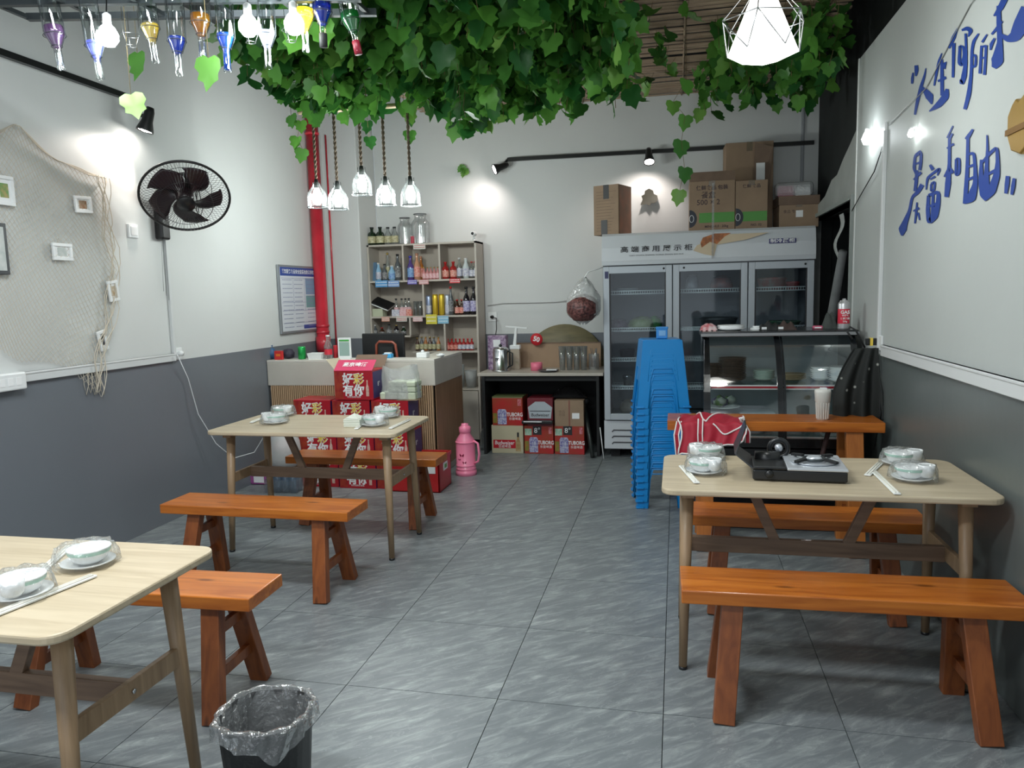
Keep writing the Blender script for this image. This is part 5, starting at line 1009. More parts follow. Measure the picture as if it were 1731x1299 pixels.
# ================================================================== BEER CASES
def beer_case(px0, px1, zb, h, y, words_, side=True, flaps=False):
    a, b = at(px0, 700, 'y', y)[0], at(px1, 700, 'y', y)[0]; wd = b-a
    t = thing('beer_case', words_, 'beer case', (a, y, zb), R.uniform(-0.02, 0.02), 'stacked red beer cases before the counter')
    MB().box(0, wd, 0, 0.25, 0, h).build('carton', mat('beer_case_red', (0.44, 0.010, 0.022), 0.32), t, bevel=0.003)
    o_ = (0, 0, 0)
    m_ = MB(); pane(m_, (0, 0, 0), XR, ZU, 0.004, wd*0.22, 0.01, h-0.01); m_.build('printed_swirl', mat('swirl_print', (0.42, 0.06, 0.02), 0.4, col2=(0.30, 0.005, 0.015), nscale=22), t)
    lettering('好彩\n有你', 0.082*h/0.2, whiteink, t, (wd*0.50, 0, h*0.50), XR, ZU, bold=0.035, sx=0.95, name='lettering')
    lettering('畅享清爽好滋味', 0.016, whiteink, t, (wd*0.50, 0, h*0.10), XR, ZU, name='small_lettering')
    lettering('彩', 0.078*h/0.2, yellow, t, (wd*0.5+0.037*h/0.2, 0, h*0.5+0.0375*h/0.2), XR, ZU, bold=0.015, sx=0.95, name='gold_character', depth=0.0012)
    bt = MB(); x = wd*0.86
    bt.add([(x+q[0], -0.0008, q[1]) for q in [(-0.012,0.03),(0.012,0.03),(0.012,0.10),(0.005,0.12),(0.005,0.155),(-0.005,0.155),(-0.005,0.12),(-0.012,0.10)]], [tuple(range(8))]); bt.build('printed_bottle', mat('print_bottle', (0.55, 0.30, 0.25), 0.4, col2=(0.8, 0.6, 0.5), nscale=40), t)
    s_ = MB(); s_.box(wd, wd+0.0008, 0.01, 0.24, 0.01, h-0.01); s_.build('blue_side', navy, t)
    lettering('8°', 0.05, whiteink, t, (wd+0.0012, 0.12, h*0.5), (0, 1, 0), ZU, bold=0.02, name='side_lettering')
    if flaps:
        fl_ = MB(); fl_.bar((0, 0.0, h), (0, 0.0, h+0.001), 0.001, 0.001)
        MB().add([(0, 0, h), (wd, 0, h), (wd*1.0, 0.10, h+0.075), (0, 0.10, h+0.075)], [(0, 1, 2, 3)]).build('front_flap', mat('flap_pinkred', (0.60, 0.05, 0.13), 0.35), t, solid=0.003)
        MB().add([(0.05, 0.25, h), (wd, 0.25, h), (wd+0.02, 0.30, h+0.10), (0.07, 0.30, h+0.10)], [(0, 1, 2, 3)]).build('back_flap', kraftdark, t, solid=0.003)
        MB().add([(0, 0.02, h), (0, 0.23, h), (-0.07, 0.26, h+0.08), (-0.08, 0.04, h+0.085)], [(0, 1, 2, 3)]).build('side_flap', mat('flap_beige', (0.52, 0.46, 0.34), 0.6), t, solid=0.003)
        lettering('燕京啤酒', 0.05, whiteink, t, (wd/2, 0.05, h+0.040), XR, (0, 0.8, 0.6), name='flap_lettering', bold=0.02, depth=0.003)
    return t
BY = 5.40; bh = 0.234
rows = [(2, [(497, 559, 'behind the table corner'), (562, 625, 'under the open case'), (628, 690, 'under the tissue bag')], 'top row'),
        (1, [(503, 565, 'near the pink bag'), (567, 629, 'middle one'), (631, 693, 'beside the ribbed front')], 'middle row'),
        (0, [(505, 566, 'near the water bottles'), (568, 630, 'middle one'), (632, 694, 'beside the red crate')], 'floor row')]
for lv, cs, rn in rows:
    for a, b, wd in cs: beer_case(a, b, lv*bh, bh-0.004, BY+R.uniform(-.008, .008), 'red beer case in the %s of the stack, %s' % (rn, wd))
beer_case(568, 632, 3*bh, bh-0.006, BY-0.01, 'open red beer case on top of the stack, flaps up', flaps=True)

# bag of tissue packs on the stack
tbp = at(672, 673, 'y', 5.42); t = thing('tissue_bag', 'clear plastic bag of pale tissue packs on the beer cases', 'bag', (tbp[0], 5.42, 3*bh))
pg = mat('tissue_pack_green', (0.60, 0.66, 0.50), 0.7)
for (x0, x1, z0, z1_) in ((-0.145, 0.0, 0.0, 0.055), (0.003, 0.145, 0.0, 0.055), (-0.075, 0.035, 0.058, 0.098), (0.038, 0.145, 0.058, 0.098), (-0.075, 0.035, 0.10, 0.138), (0.038, 0.145, 0.10, 0.138)):
    MB().box(x0, x1, 0.0, 0.16, z0, z1_).build('tissue_pack', pg, t, bevel=0.008)
MB().grid(lambda a, b: ((0.158-0.02*b+0.006*math.sin(a*50+b*9))*math.cos(2*PI*a), 0.08+(0.10-0.015*b+0.006*math.sin(a*41))*math.sin(2*PI*a), 0.005+0.24*b+0.02*math.sin(a*14)*b), 60, 14).build('bag', bagfilm, t)
MB().box(-0.0, 0.16, -0.02, 0.1, -0.003, 0.0).build('card_sheet', kraft, t)
# plastic bags and bottles left of the cases
lb = at(478, 772, 'y', 5.25); t = thing('pink_bag', 'white plastic bag with something pink inside beside the beer cases', 'bag', (lb[0], 5.28, 0.19))
MB().lathe([(0, 0), (0.10, 0.01), (0.13, 0.08), (0.12, 0.20), (0.09, 0.27), (0.05, 0.32), (0.07, 0.35)], (0, 0, 0), 22).build('bag', clear('white_bag', (0.9, 0.92, 0.92), 0.1, 0.2, 0.55, (0.75, 0.77, 0.76)), t)
MB().lathe([(0, 0.08), (0.085, 0.12), (0.095, 0.17), (0.07, 0.20), (0, 0.22)], (0.01, -0.01, 0), 14).build('contents', mat('contents_pink', (0.72, 0.22, 0.24), 0.5, col2=(0.8, 0.6, 0.58), nscale=9), t)
t = thing('water_pack', 'shrink-wrapped pack of water bottles on the floor beside beer cases', 'bottle pack', (lb[0]-0.0, 5.25, 0.0))
for i in range(4):
    for j in range(2):
        MB().lathe([(0, 0), (0.030, 0.0), (0.031, 0.12), (0.012, 0.165), (0.012, 0.18), (0, 0.18)], (-0.10+i*0.066, -0.03+j*0.066, 0.0), 10).build('water_bottle', clear('water', (0.70, 0.82, 0.92), 0.15, 0.05, 0.15, (0.3, 0.45, 0.6)), t)
MB().box(-0.135, 0.135, -0.065, 0.07, 0.0, 0.10).build('wrap', film, t)
t = thing('pink_pack', 'flat pink and purple wrapped pack lying on the floor by the wall', 'pack', (at(450, 812, 'y', 5.5)[0], 5.5, 0)); MB().box(-0.14, 0.12, -0.1, 0.1, 0, 0.09).build('pack', mat('pack_purple', (0.45, 0.12, 0.28), 0.4, col2=(0.30, 0.08, 0.30), nscale=25), t, bevel=0.02); MB().box(-0.05, 0.04, -0.102, -0.098, 0.02, 0.07).build('label', whiteink, t)
# red crate
c0 = at(744, 834, 'z', 0); t = thing('red_crate', 'red plastic bottle crate with a white label on the floor', 'crate', c0)
cw, cd, ch, th_ = 0.40, 0.30, 0.27, 0.015; crm = mat('crate_red', (0.50, 0.018, 0.02), 0.3)
MB().box(-cw, 0, 0, th_, 0, ch).box(-cw, -cw+th_, 0, cd, 0, ch).box(-cw, 0, cd-th_, cd, 0, ch).box(-cw, 0, 0, cd, 0, 0.012).build('walls', crm, t, bevel=0.004)
MB().box(-th_, 0, 0, cd, 0, ch).build('end_wall', crm, t, bevel=0.004)
MB().box(-cw-0.006, 0.006, -0.006, 0.012, ch-0.03, ch).box(-0.012, 0.006, -0.006, cd+0.006, ch-0.03, ch).box(-cw-0.006, -cw+0.012, 0, cd, ch-0.03, ch).box(-cw, 0, cd-0.012, cd+0.006, ch-0.03, ch).build('rim', crm, t, bevel=0.003)
MB().box(-0.10, -0.03, -0.008, -0.004, 0.15, 0.21).build('label', whiteink, t); MB().box(0.001, 0.004, 0.10, 0.20, 0.15, 0.21).build('end_label', whiteink, t); MB().box(0.004, 0.005, 0.12, 0.18, 0.165, 0.195).build('label_mark', green, t)
for i in range(5):
    for j in range(3):
        MB().lathe([(0, 0), (0.03, 0), (0.03, 0.13), (0.012, 0.19), (0.012, 0.24), (0, 0.24)], (-cw+0.055+i*0.072, 0.06+j*0.09, 0.012), 10).build('beer_bottle', BM['darkgreen'], t)
# pink thermos
tp_ = at(784, 806, 'z', 0); t = thing('pink_thermos', 'pink plastic thermos flask with butterfly print on the floor', 'thermos', (tp_[0], tp_[1]+0.08, 0))
MB().lathe([(0, 0), (0.088, 0), (0.088, 0.035), (0.080, 0.04), (0.080, 0.26), (0.074, 0.30), (0.045, 0.345), (0.045, 0.355), (0, 0.355)], (0, 0, 0), 28).build('body', pinkp, t)
for z in (0.045, 0.075, 0.27): MB().lathe([(0.080, z), (0.084, z+0.004), (0.084, z+0.012), (0.080, z+0.016)], (0, 0, 0), 28).build('ring', pinkp, t)
MB().lathe([(0.046, 0.355), (0.05, 0.36), (0.05, 0.40), (0.035, 0.412), (0.030, 0.415), (0.030, 0.43), (0, 0.435)], (0, 0, 0), 22).build('lid', pinkp, t)
MB().tube([(0.075, -0.02, 0.29), (0.115, -0.03, 0.27), (0.125, -0.03, 0.18), (0.115, -0.03, 0.12), (0.078, -0.02, 0.10)], 0.010, 8).build('handle', pinkp, t)
bm_ = MB()
for (cx, cz, s_) in ((-0.012, 0.175, 1), (0.01, 0.115, 0.8), (-0.035, 0.14, 0.6)):
    for sx in (-1, 1):
        def Bq(x, z): th2 = x/0.0815-0.0; return (0.0815*math.sin(th2), -0.0815*math.cos(th2), z)
        bm_.add([Bq(cx, cz), Bq(cx+sx*0.018*s_, cz+0.016*s_), Bq(cx+sx*0.020*s_, cz+0.002*s_), Bq(cx+sx*0.010*s_, cz-0.012*s_)], [(0, 1, 2, 3)])
fixnormals(bm_.build('butterfly_print', mat('print_maroon', (0.25, 0.01, 0.05), 0.4), t))
# clear bottle on the floor between thermos and black table side
t = thing('clear_water_bottle', 'clear plastic jug on the floor beside the black table side', 'bottle', (at(817, 765, 'z', 0)[0], 6.95, 0)); MB().lathe([(0, 0), (0.06, 0), (0.06, 0.16), (0.025, 0.22), (0.025, 0.26), (0, 0.26)], (0, 0, 0), 16).build('jug', BM['clear'], t)

# ---- under the worktop: drink cases
def case(px0, px1, py0, py1, zb, m_, name, words_, y=6.80, depth=0.27):
    a, b = at(px0, py1, 'y', y), at(px1, py1, 'y', y); h = at(px0, py0, 'y', y)[2]-a[2]
    t = thing(name, words_, 'case', (a[0], y, zb)); MB().box(0, b[0]-a[0], 0, depth, 0, h).build('carton', m_, t, bevel=0.003); return t, b[0]-a[0], h
dred = mat('tuborg_red', (0.45, 0.015, 0.02), 0.35, col2=(0.30, 0.05, 0.02), nscale=6)
def canprint(t, w_, h, txt='TUBORG', deg=False):
    m_ = MB(); x0, x1, z0, z1_ = w_*0.17, w_*0.47, h*0.05, h*0.52
    m_.add([(x0, -0.001, z0), (x1, -0.001, z0), (x1, -0.001, z1_), (x1-0.012, -0.001, z1_+0.02), (x0+0.012, -0.001, z1_+0.02), (x0, -0.001, z1_)], [(0,1,2,3,4,5)]); m_.build('printed_can', mat('can_print', (0.60, 0.62, 0.70), 0.4, col2=(0.08, 0.06, 0.32), nscale=55), t)
    lettering(txt, 0.050, whiteink, t, (w_*0.74, 0, h*0.40), XR, ZU, bold=0.02, sx=0.75, depth=0.0012); lettering('乐堡啤酒', 0.028, whiteink, t, (w_*0.74, 0, h*0.25), XR, ZU, depth=0.0012, name='small_lettering')
    m_ = MB(); pane(m_, (0, 0, 0), XR, ZU, 0.004, w_*0.15, h*0.1, h*0.45, 0.001); m_.build('printed_leaf', mat('leaf_print', (0.10, 0.22, 0.03), 0.4, col2=(0.45, 0.16, 0.04), nscale=20), t)
    m_ = MB(); pane(m_, (0, 0, 0), XR, ZU, w_*0.84, w_*0.95, h*0.72, h*0.95, 0.001); m_.build('printed_strip', mat('pink_strip', (0.62, 0.30, 0.34), 0.4, col2=(0.45, 0.02, 0.03), nscale=60), t)
    if deg:
        m_ = MB(); pane(m_, (0, 0, 0), XR, ZU, w_*0.30, w_*0.60, h*0.68, h*0.99, 0.001); m_.build('black_label', blackink, t); lettering('8°', 0.068, whiteink, t, (w_*0.45, 0, h*0.83), XR, ZU, depth=0.0018, name='degree_lettering')
        m_ = MB(); pane(m_, (0, 0, 0), XR, ZU, 0.006, w_*0.26, h*0.66, h*0.90, 0.001); m_.build('green_label', mat('mint_print', (0.20, 0.42, 0.28), 0.4, col2=(0.5, 0.6, 0.5), nscale=40), t)
zr = at(840, 720, 'y', 6.80)[2]
t, w_, h = case(833, 884, 672, 719, zr, dred, 'beer_case', 'red beer case printed with a can, upper row under the worktop'); canprint(t, w_, h); o = MB().box(0.0, w_, 0.0, 0.2, h+0.001, h+0.012).build('green_lid', mat('lid_olive', (0.12, 0.14, 0.05), 0.6), t)
t, w_, h = case(892, 935, 672, 719, zr, mat('deep_red_case', (0.16, 0.012, 0.022), 0.4), 'beer_case', 'dark red beer case with a silver crest under the worktop')
cr_ = MB(); cr_.add([(w_*x, -0.001, h*z) for x, z in [(0.08,0.28),(0.92,0.28),(0.95,0.52),(0.98,0.68),(0.80,0.80),(0.68,0.88),(0.32,0.88),(0.20,0.80),(0.02,0.68),(0.05,0.52)]], [tuple(range(10))]); cr_.build('crest', mat('crest_silver', (0.50, 0.56, 0.60), 0.3, 0.3), t)
lettering('Budweiser', 0.042, blackink, t, (w_/2, 0, h*0.40), XR, (0.08, 0, 1), sx=0.95, depth=0.002, bold=0.01); m_ = MB(); pane(m_, (0,0,0), XR, ZU, w_*.1, w_*.9, h*.53, h*.555, 0.0015); m_.build('crest_line', blackink, t)
t, w_, h = case(938, 987, 675, 719, zr, kraft, 'brown_carton', 'plain brown carton with a white label under the worktop'); MB().box(w_*0.6, w_*0.85, -0.0015, 0, h*0.30, h*0.52).build('label', whiteink, t); MB().box(w_*0.48, w_*0.53, -0.001, 0.0, 0.0, h).build('tape', mat('tape_brown', (0.25, 0.10, 0.07), 0.3), t)
lettering('食品\n纸箱', 0.03, kraftdark, t, (w_*0.25, 0, h*0.5), XR, ZU)
t, w_, h = case(832, 885, 720, 767, 0.0, mat('beige_case', (0.50, 0.45, 0.31), 0.5), 'beer_case', 'beige beer case with a red label on the floor under the worktop'); h2 = h
MB().box(w_*0.05, w_*0.76, -0.0015, 0, h*0.18, h*0.48).build('red_label', red, t); lettering('Budweiser', 0.052, whiteink, t, (w_*0.41, 0, h*0.37), XR, (0.1, 0, 1), depth=0.003, sx=0.85, bold=0.01); lettering('百威啤酒', 0.03, whiteink, t, (w_*0.41, 0, h*0.24), XR, ZU, depth=0.003, name='small_lettering')
bt = MB(); x = w_*0.84; bt.add([(x+q[0], -0.002, q[1]) for q in [(-0.024,0.02),(0.024,0.02),(0.024,0.10),(0.009,0.145),(0.009,0.20),(-0.009,0.20),(-0.009,0.145),(-0.024,0.10)]], [tuple(range(8))]); bt.build('printed_bottle', mat('beer_brown_print', (0.30, 0.16, 0.05), 0.4, col2=(0.5, 0.38, 0.2), nscale=18), t)
MB().box(x-0.009, x+0.009, -0.003, -0.0021, 0.155, 0.20).build('printed_foil', blackink, t)
t, w_, h = case(887, 936, 721, 768, 0.0, dred, 'beer_case', 'red beer case with a black 8 degree label, next to the beige case'); canprint(t, w_, h, 'TUBORG', True)
t, w_, h = case(938, 988, 721, 769, 0.0, dred, 'beer_case', 'red beer case with a black 8 degree label, nearest the fridge'); canprint(t, w_, h, 'TUBORG', True)
def loose(name, label, cat, p): return thing(name, label, cat, p)
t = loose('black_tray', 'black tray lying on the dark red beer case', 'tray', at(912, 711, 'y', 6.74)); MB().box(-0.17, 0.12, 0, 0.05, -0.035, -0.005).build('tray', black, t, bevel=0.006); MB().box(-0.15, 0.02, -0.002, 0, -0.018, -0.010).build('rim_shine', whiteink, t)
p = at(960, 675, 'y', 6.9); t = loose('black_bag', 'black plastic bag crumpled on top of the brown carton', 'bag', (p[0], 6.92, zr+at(938, 675, 'y', 6.80)[2]-zr+0.002))
MB().grid(lambda a, b: (0.17*(a-0.5)*2*(1-0.25*b), 0.09*math.sin(b*PI)-0.04, 0.075*math.sin(b*PI)*abs(math.cos((a-0.5)*PI))+0.015*math.sin(a*31+b*17)*math.sin(b*PI)+0.015*math.sin(b*PI)), 26, 12).build('bag', mat('bag_black', (0.012, 0.012, 0.013), 0.18), t)
a_, b_ = at(1002, 775, 'z', 0), at(988, 683, 'y', 6.95); t = thing('black_folding_pole', 'black pole leaning beside the cases under the worktop', 'pole', a_); MB().tube([(0, 0, 0.01), Vector(b_)-a_], 0.020, 10).build('pole', mat('pole_black', (0.02, 0.024, 0.022), 0.35), t); MB().tube([Vector(b_)-a_, Vector(b_)-a_+Vector((0.02, 0, 0.05))], 0.032, 10).build('pole_head', blackm, t)
t = thing('white_handle_rod', 'thin pale rod leaning against the fridge corner', 'rod', at(1021, 776, 'z', 0)); MB().tube([(0, -0.02, 0.004), (-0.035, 0.03, 0.28)], 0.005, 6).build('rod', white, t)

# ---- on the worktop
ZWt = ZW
def WT(px, y): return Vector((at(px, 620, 'y', y)[0], y, ZWt))
p = WT(847, 6.92); t = thing('steel_kettle', 'tall steel urn with a dark logo on the worktop', 'urn', p)
MB().lathe([(0, 0), (0.085, 0), (0.088, 0.01), (0.076, 0.015), (0.074, 0.20), (0.070, 0.215), (0.05, 0.23), (0, 0.235)], (0, 0, 0), 26).build('body', steel, t); MB().tube([(0.074, -0.01, 0.04), (0.115, -0.02, 0.06), (0.118, -0.02, 0.17), (0.074, -0.01, 0.19)], 0.008, 8).build('handle', black, t)
MB().lathe([(0.012, 0.235), (0.02, 0.245), (0, 0.262)], (0, 0, 0), 12).build('lid_knob', black, t); lettering('m', 0.06, blackink, t, (-0.015, -0.076, 0.12), XR, ZU, bold=0.03)
t = thing('patterned_box', 'purple and white patterned box behind the steel urn', 'box', WT(842, 7.10)); MB().box(-0.085, 0.095, -0.05, 0.05, 0, 0.33).build('box', mat('purple_pattern', (0.50, 0.40, 0.52), 0.5, col2=(0.12, 0.04, 0.14), nscale=38), t, bevel=0.004); MB().box(-0.03, 0.04, -0.052, -0.05, 0.22, 0.29).build('label', white, t)
t = thing('t_handle_stand', 'white stand with a T-shaped handle on the cardboard box', 'stand', Vector((WT(872, 7.1)[0], 7.10, ZWt)))
MB().box(-0.045, 0.045, -0.03, 0.03, 0, 0.20).build('base', mat('stand_base_tan', (0.42, 0.35, 0.27), 0.6), t, bevel=0.004); MB().bar((-0.01, 0, 0.20), (0.012, 0, 0.40), 0.035, 0.03, w2=(0.022, 0.02)).build('stem', white, t, bevel=0.004); MB().bar((-0.09, 0, 0.415), (0.12, 0, 0.395), 0.022, 0.012).build('crossbar', white, t); MB().box(-0.05, 0.05, -0.035, 0.035, 0.195, 0.235).build('collar', white, t, bevel=0.006)
p = at(955, 618, 'y', 7.41); t = thing('round_board', 'large round wooden board leaning against the back wall', 'board', p); o = MB().lathe([(0, -0.012), (0.405, -0.012), (0.41, -0.006), (0.41, 0.008), (0.405, 0.012), (0, 0.012)], (0, 0, 0), 48, axis='y').build('disc', mat('green_wood', (0.20, 0.17, 0.085), 0.5, col2=(0.13, 0.115, 0.06), nscale=3, scale3=(2, 2, 9)), t); t.rotation_euler = (-0.03, 0, 0)
a_, b_ = WT(872, 7.25), WT(1016, 7.25); t = thing('cardboard_backing', 'tan cardboard panel standing at the back of the worktop', 'cardboard', a_); MB().box(0, b_[0]-a_[0], 0, 0.02, 0, 0.235).build('panel', mat('tan_board', (0.36, 0.24, 0.15), 0.6, noise=0.15, nscale=3), t, bevel=0.002); MB().box(0, b_[0]-a_[0], -0.004, 0.024, 0.235, 0.245).build('top_edge', kraftdark, t)
p = at(907, 574, 'y', 7.20); t = thing('round_badge', 'round red badge with the number fifty on the panel edge', 'badge', p); MB().lathe([(0, -0.006), (0.058, -0.006), (0.060, 0.0), (0, 0.0)], (0, 0, 0), 28, axis='y').build('disc', mat('badge_red', (0.55, 0.02, 0.03), 0.35), t); lettering('50', 0.065, whiteink, t, (0, -0.007, 0.0), (1, 0, -0.25), (0.25, 0, 1), bold=0.03)
t = thing('pink_tape_roll', 'pink roll of tape lying on the worktop', 'tape roll', WT(907, 6.98)); MB().lathe([(0.032, 0), (0.055, 0), (0.055, 0.075), (0.032, 0.075), (0.032, 0)], (0, 0, 0), 26, cap=False).build('roll', mat('tape_pink', (0.80, 0.18, 0.28), 0.4), t)
t = thing('dark_dish', 'flat dark dish with a pale rim on the worktop', 'dish', WT(927, 6.86)); MB().lathe([(0, 0.004), (0.07, 0.0), (0.10, 0.014), (0.098, 0.018), (0.065, 0.008), (0, 0.01)], (0, 0, 0), 26).build('dish', mat('dish_grey', (0.06, 0.06, 0.065), 0.3), t); MB().box(-0.02, 0.08, -0.02, 0.03, 0.012, 0.022).build('cloth', white, t, bevel=0.003)
for k, px in enumerate((951, 963, 975, 987)): drink(px, 628, 588, 13, 'cup', BM['clear'], None, None, 'tall clear drinking glass on the worktop, '+['nearest the tape roll', 'second from the tape roll', 'third from the tape roll', 'nearest the cutlery jar'][k], name='drinking_glass', group='tall glasses on the worktop', y=7.0, ztop=ZWt, cat='glass')
t = thing('cutlery_jar', 'clear jar of chopsticks and spoons beside the fridge', 'jar', WT(1004, 7.02)); MB().grid(lambda a, b: (0.048*math.cos(2*PI*a), 0.048*math.sin(2*PI*a), 0.15*b), 18, 1).build('jar', BM['clear'], t)
for k in range(6): MB().tube([(R.uniform(-.02, .02), R.uniform(-.02, .02), 0.01), (R.uniform(-.05, .05), R.uniform(-.03, .03), 0.20)], 0.003, 5).build('cutlery', steel, t)
t = plate('wall_power_socket', 'white wall socket with a black plug beside the drinks shelf', 'socket', at(833, 536, 'y', YB), 0.09, 0.09, 'b'); MB().lathe([(0, -0.05), (0.016, -0.048), (0.018, -0.014), (0, -0.014)], (0, 0, 0), 12, axis='y').build('plug', black, t)
MB().tube([(0.0, -0.05, 0), (0.05, -0.06, -0.01), (0.06, -0.10, -0.12), (0.055, -0.2, -0.25)], 0.005, 6).build('cord', black, t)
o = MB().tube([at(824, 517, 'y', 7.43), at(850, 513, 'y', 7.43), at(900, 512, 'y', 7.43), at(940, 511, 'y', 7.43), at(962, 508, 'y', 7.42)], 0.004, 5).build('wall_cable', mat('cable_light', (0.45, 0.46, 0.46), 0.5)); tag(o, 'grey cable running along the back wall above the round board', 'cable')
# bag of chillies hanging at the fridge side
p = at(988, 470, 'y', 6.62); t = thing('chilli_bag', 'clear bag of dark dried chillies hanging beside the fridge', 'bag', p)
def bagf(a, b): 
    r_ = np.interp(b, [0, .15, .45, .75, 1], [0.012, 0.08, 0.165, 0.17, 0.03]); return (0.9*r_*math.cos(2*PI*a)+0.07*b*0-0.02*b, 0.6*r_*math.sin(2*PI*a), -0.42*b*0.95+0.012*math.sin(a*37+b*20))
MB().grid(bagf, 30, 18).build('bag', bagfilm, t)
MB().lathe([(0, -0.38), (0.08, -0.37), (0.14, -0.30), (0.14, -0.22), (0.10, -0.17), (0.03, -0.14), (0, -0.14)], (-0.02, 0, 0), 18).build('contents', mat('dried_chilli', (0.26, 0.10, 0.09), 0.4, col2=(0.03, 0.012, 0.014), nscale=45, bump=1.0, bscale=45), t); MB().tube([(0, 0, 0), (0.03, 0.02, 0.05), (FX0-p[0]+0.01, FY+0.02-p[1], 0.09)], 0.005, 6).build('knot', white, t)

# ---- fridge contents
def FI(px, py, y=FY+0.25): return at(px, py, 'y', y)
food = [((1060, 500, 0.10, 0.05), 'food_tub', 'white food tub on the top wire shelf behind the first door', 'tub', mat('food_white', (0.45, 0.46, 0.48), 0.5)),
 ((1085, 553, 0.13, 0.12), 'cabbage', 'pale green cabbage behind the first fridge door', 'vegetable', mat('cabbage', (0.22, 0.30, 0.10), 0.5, col2=(0.36, 0.42, 0.24), nscale=16, bump=0.8, bscale=20)),
 ((1106, 553, 0.07, 0.12), 'greens', 'dark leafy greens behind the first fridge door', 'vegetable', mat('greens', (0.03, 0.16, 0.03), 0.5, col2=(0.10, 0.28, 0.06), nscale=30, bump=1, bscale=30)),
 ((1045, 553, 0.09, 0.10), 'aubergine_bag', 'purple vegetables in a bag behind the first fridge door', 'bag', mat('aubergine', (0.08, 0.03, 0.08), 0.4, col2=(0.2, 0.15, 0.2), nscale=20)),
 ((1060, 606, 0.07, 0.09), 'dark_pot', 'dark pot on the third wire shelf behind the first door', 'pot', mat('pot_dark', (0.05, 0.04, 0.05), 0.4)),
 ((1060, 640, 0.04, 0.10), 'steel_tin', 'steel tin low behind the first fridge door', 'tin', steel),
 ((1065, 695, 0.10, 0.14), 'bottom_bag', 'pale bag at the bottom behind the first fridge door', 'bag', mat('bag_tan', (0.30, 0.26, 0.22), 0.5, col2=(0.15, 0.12, 0.1), nscale=14)),
 ((1220, 499, 0.10, 0.14), 'meat_bag', 'reddish wrapped food on the top shelf behind the middle door', 'bag', mat('meat', (0.36, 0.16, 0.15), 0.4, col2=(0.20, 0.17, 0.18), nscale=18)),
 ((1170, 499, 0.06, 0.16), 'clear_bag', 'clear bag with pale food behind the middle door', 'bag', mat('palefood', (0.38, 0.38, 0.40), 0.3, col2=(0.2, 0.2, 0.22), nscale=16)),
 ((1215, 552, 0.16, 0.10), 'tray_stack', 'dark covered trays behind the middle fridge door', 'tray', mat('tray_dark', (0.05, 0.055, 0.06), 0.3, col2=(0.14, 0.15, 0.16), nscale=9)),
 ((1305, 499, 0.12, 0.11), 'red_food_tub', 'tub of red food on the top shelf behind the last door', 'tub', mat('red_food', (0.42, 0.10, 0.10), 0.4, col2=(0.32, 0.33, 0.3), nscale=14)),
 ((1340, 499, 0.06, 0.07), 'small_red_tub', 'small red tub beside the larger one behind the last door', 'tub', mat('red_food2', (0.36, 0.06, 0.07), 0.4)),
 ((1325, 552, 0.14, 0.06), 'green_tray', 'tray of green food behind the last fridge door', 'tray', mat('green_food', (0.06, 0.16, 0.08), 0.4, col2=(0.15, 0.2, 0.18), nscale=14))]
zlev = (0.62, 0.87, 1.135, 1.46, 0.36)
for (px, py, r_, h), nm, lb_, ct, m_ in food:
    p = FI(px, py); z = min(zlev, key=lambda q: abs(q-p[2]))
    if nm.endswith('bag') or nm in ('cabbage', 'greens'): pr0 = [(0, 0), (0.8*r_, 0.004), (r_, 0.3*h), (0.85*r_, 0.7*h), (0.4*r_, 0.95*h), (0, h)]
    else: pr0 = [(0, 0), (0.85*r_, 0), (r_, h*0.8), (r_*1.05, h*0.82), (r_*1.05, h*0.9), (0.9*r_, h), (0, h)]
    o = MB().lathe(pr0, (0, 0, 0), 18).build(nm, m_); o.location = (p[0], FY+0.28, z+0.004); tag(o, lb_, ct)
    lid = MB().tube([(r_*0.75*math.cos(a), r_*0.75*math.sin(a), h*0.86) for a in np.linspace(0, 2*PI, 13)[:-1]], 0.003, 4, closed=True).build('fold', film, o)
# ---- cartons on the fridge
def carton(px0, px1, py0, label, y=6.80, d=0.30, rz=0, m_=kraft, zb=None, py1=395):
    zb = FT if zb is None else zb; a, b = at(px0, py1, 'y', y), at(px1, py1, 'y', y); h = at((px0+px1)/2, py0, 'y', y)[2]-zb
    t = thing('cardboard_box', label, 'box', (a[0], y, zb+0.001), rz, 'cardboard boxes on the fridge'); W = b[0]-a[0]
    MB().box(0, W, 0, d, 0, h).build('carton', m_, t, bevel=0.003); MB().box(W/2-0.025, W/2+0.025, -0.001, d*0.8, h*0.9, h+0.001).build('tape', clear('packing_tape', (0.8, 0.75, 0.65), 0.15, 0.1, 0.3, (0.45, 0.38, 0.3)), t); return t, W, h
t, W, h = carton(1004, 1050, 314, 'narrow brown box standing at the far end of the fridge top', rz=-0.35, y=6.84, d=0.28)
MB().box(W*0.40, W*0.62, -0.002, 0, h*0.72, h).box(W*0.30, W*0.55, -0.002, 0, 0, h*0.30).build('black_tape', blackink, t)
m_ = MB()
for k in range(14): m_.box(W*0.12, W*R.uniform(0.6, 0.92), -0.001, 0, h*(0.08+k*0.06), h*(0.08+k*0.06)+0.004)
stuff(m_.build('printed_lines', kraftdark, t)); MB().box(W, W+0.0015, 0.02, 0.26, 0.01, h*0.97).build('orange_print', mat('box_salmon', (0.46, 0.20, 0.12), 0.5, col2=(0.30, 0.18, 0.12), nscale=8), t)
cink = mat('carton_ink', (0.055, 0.035, 0.04), 0.7)
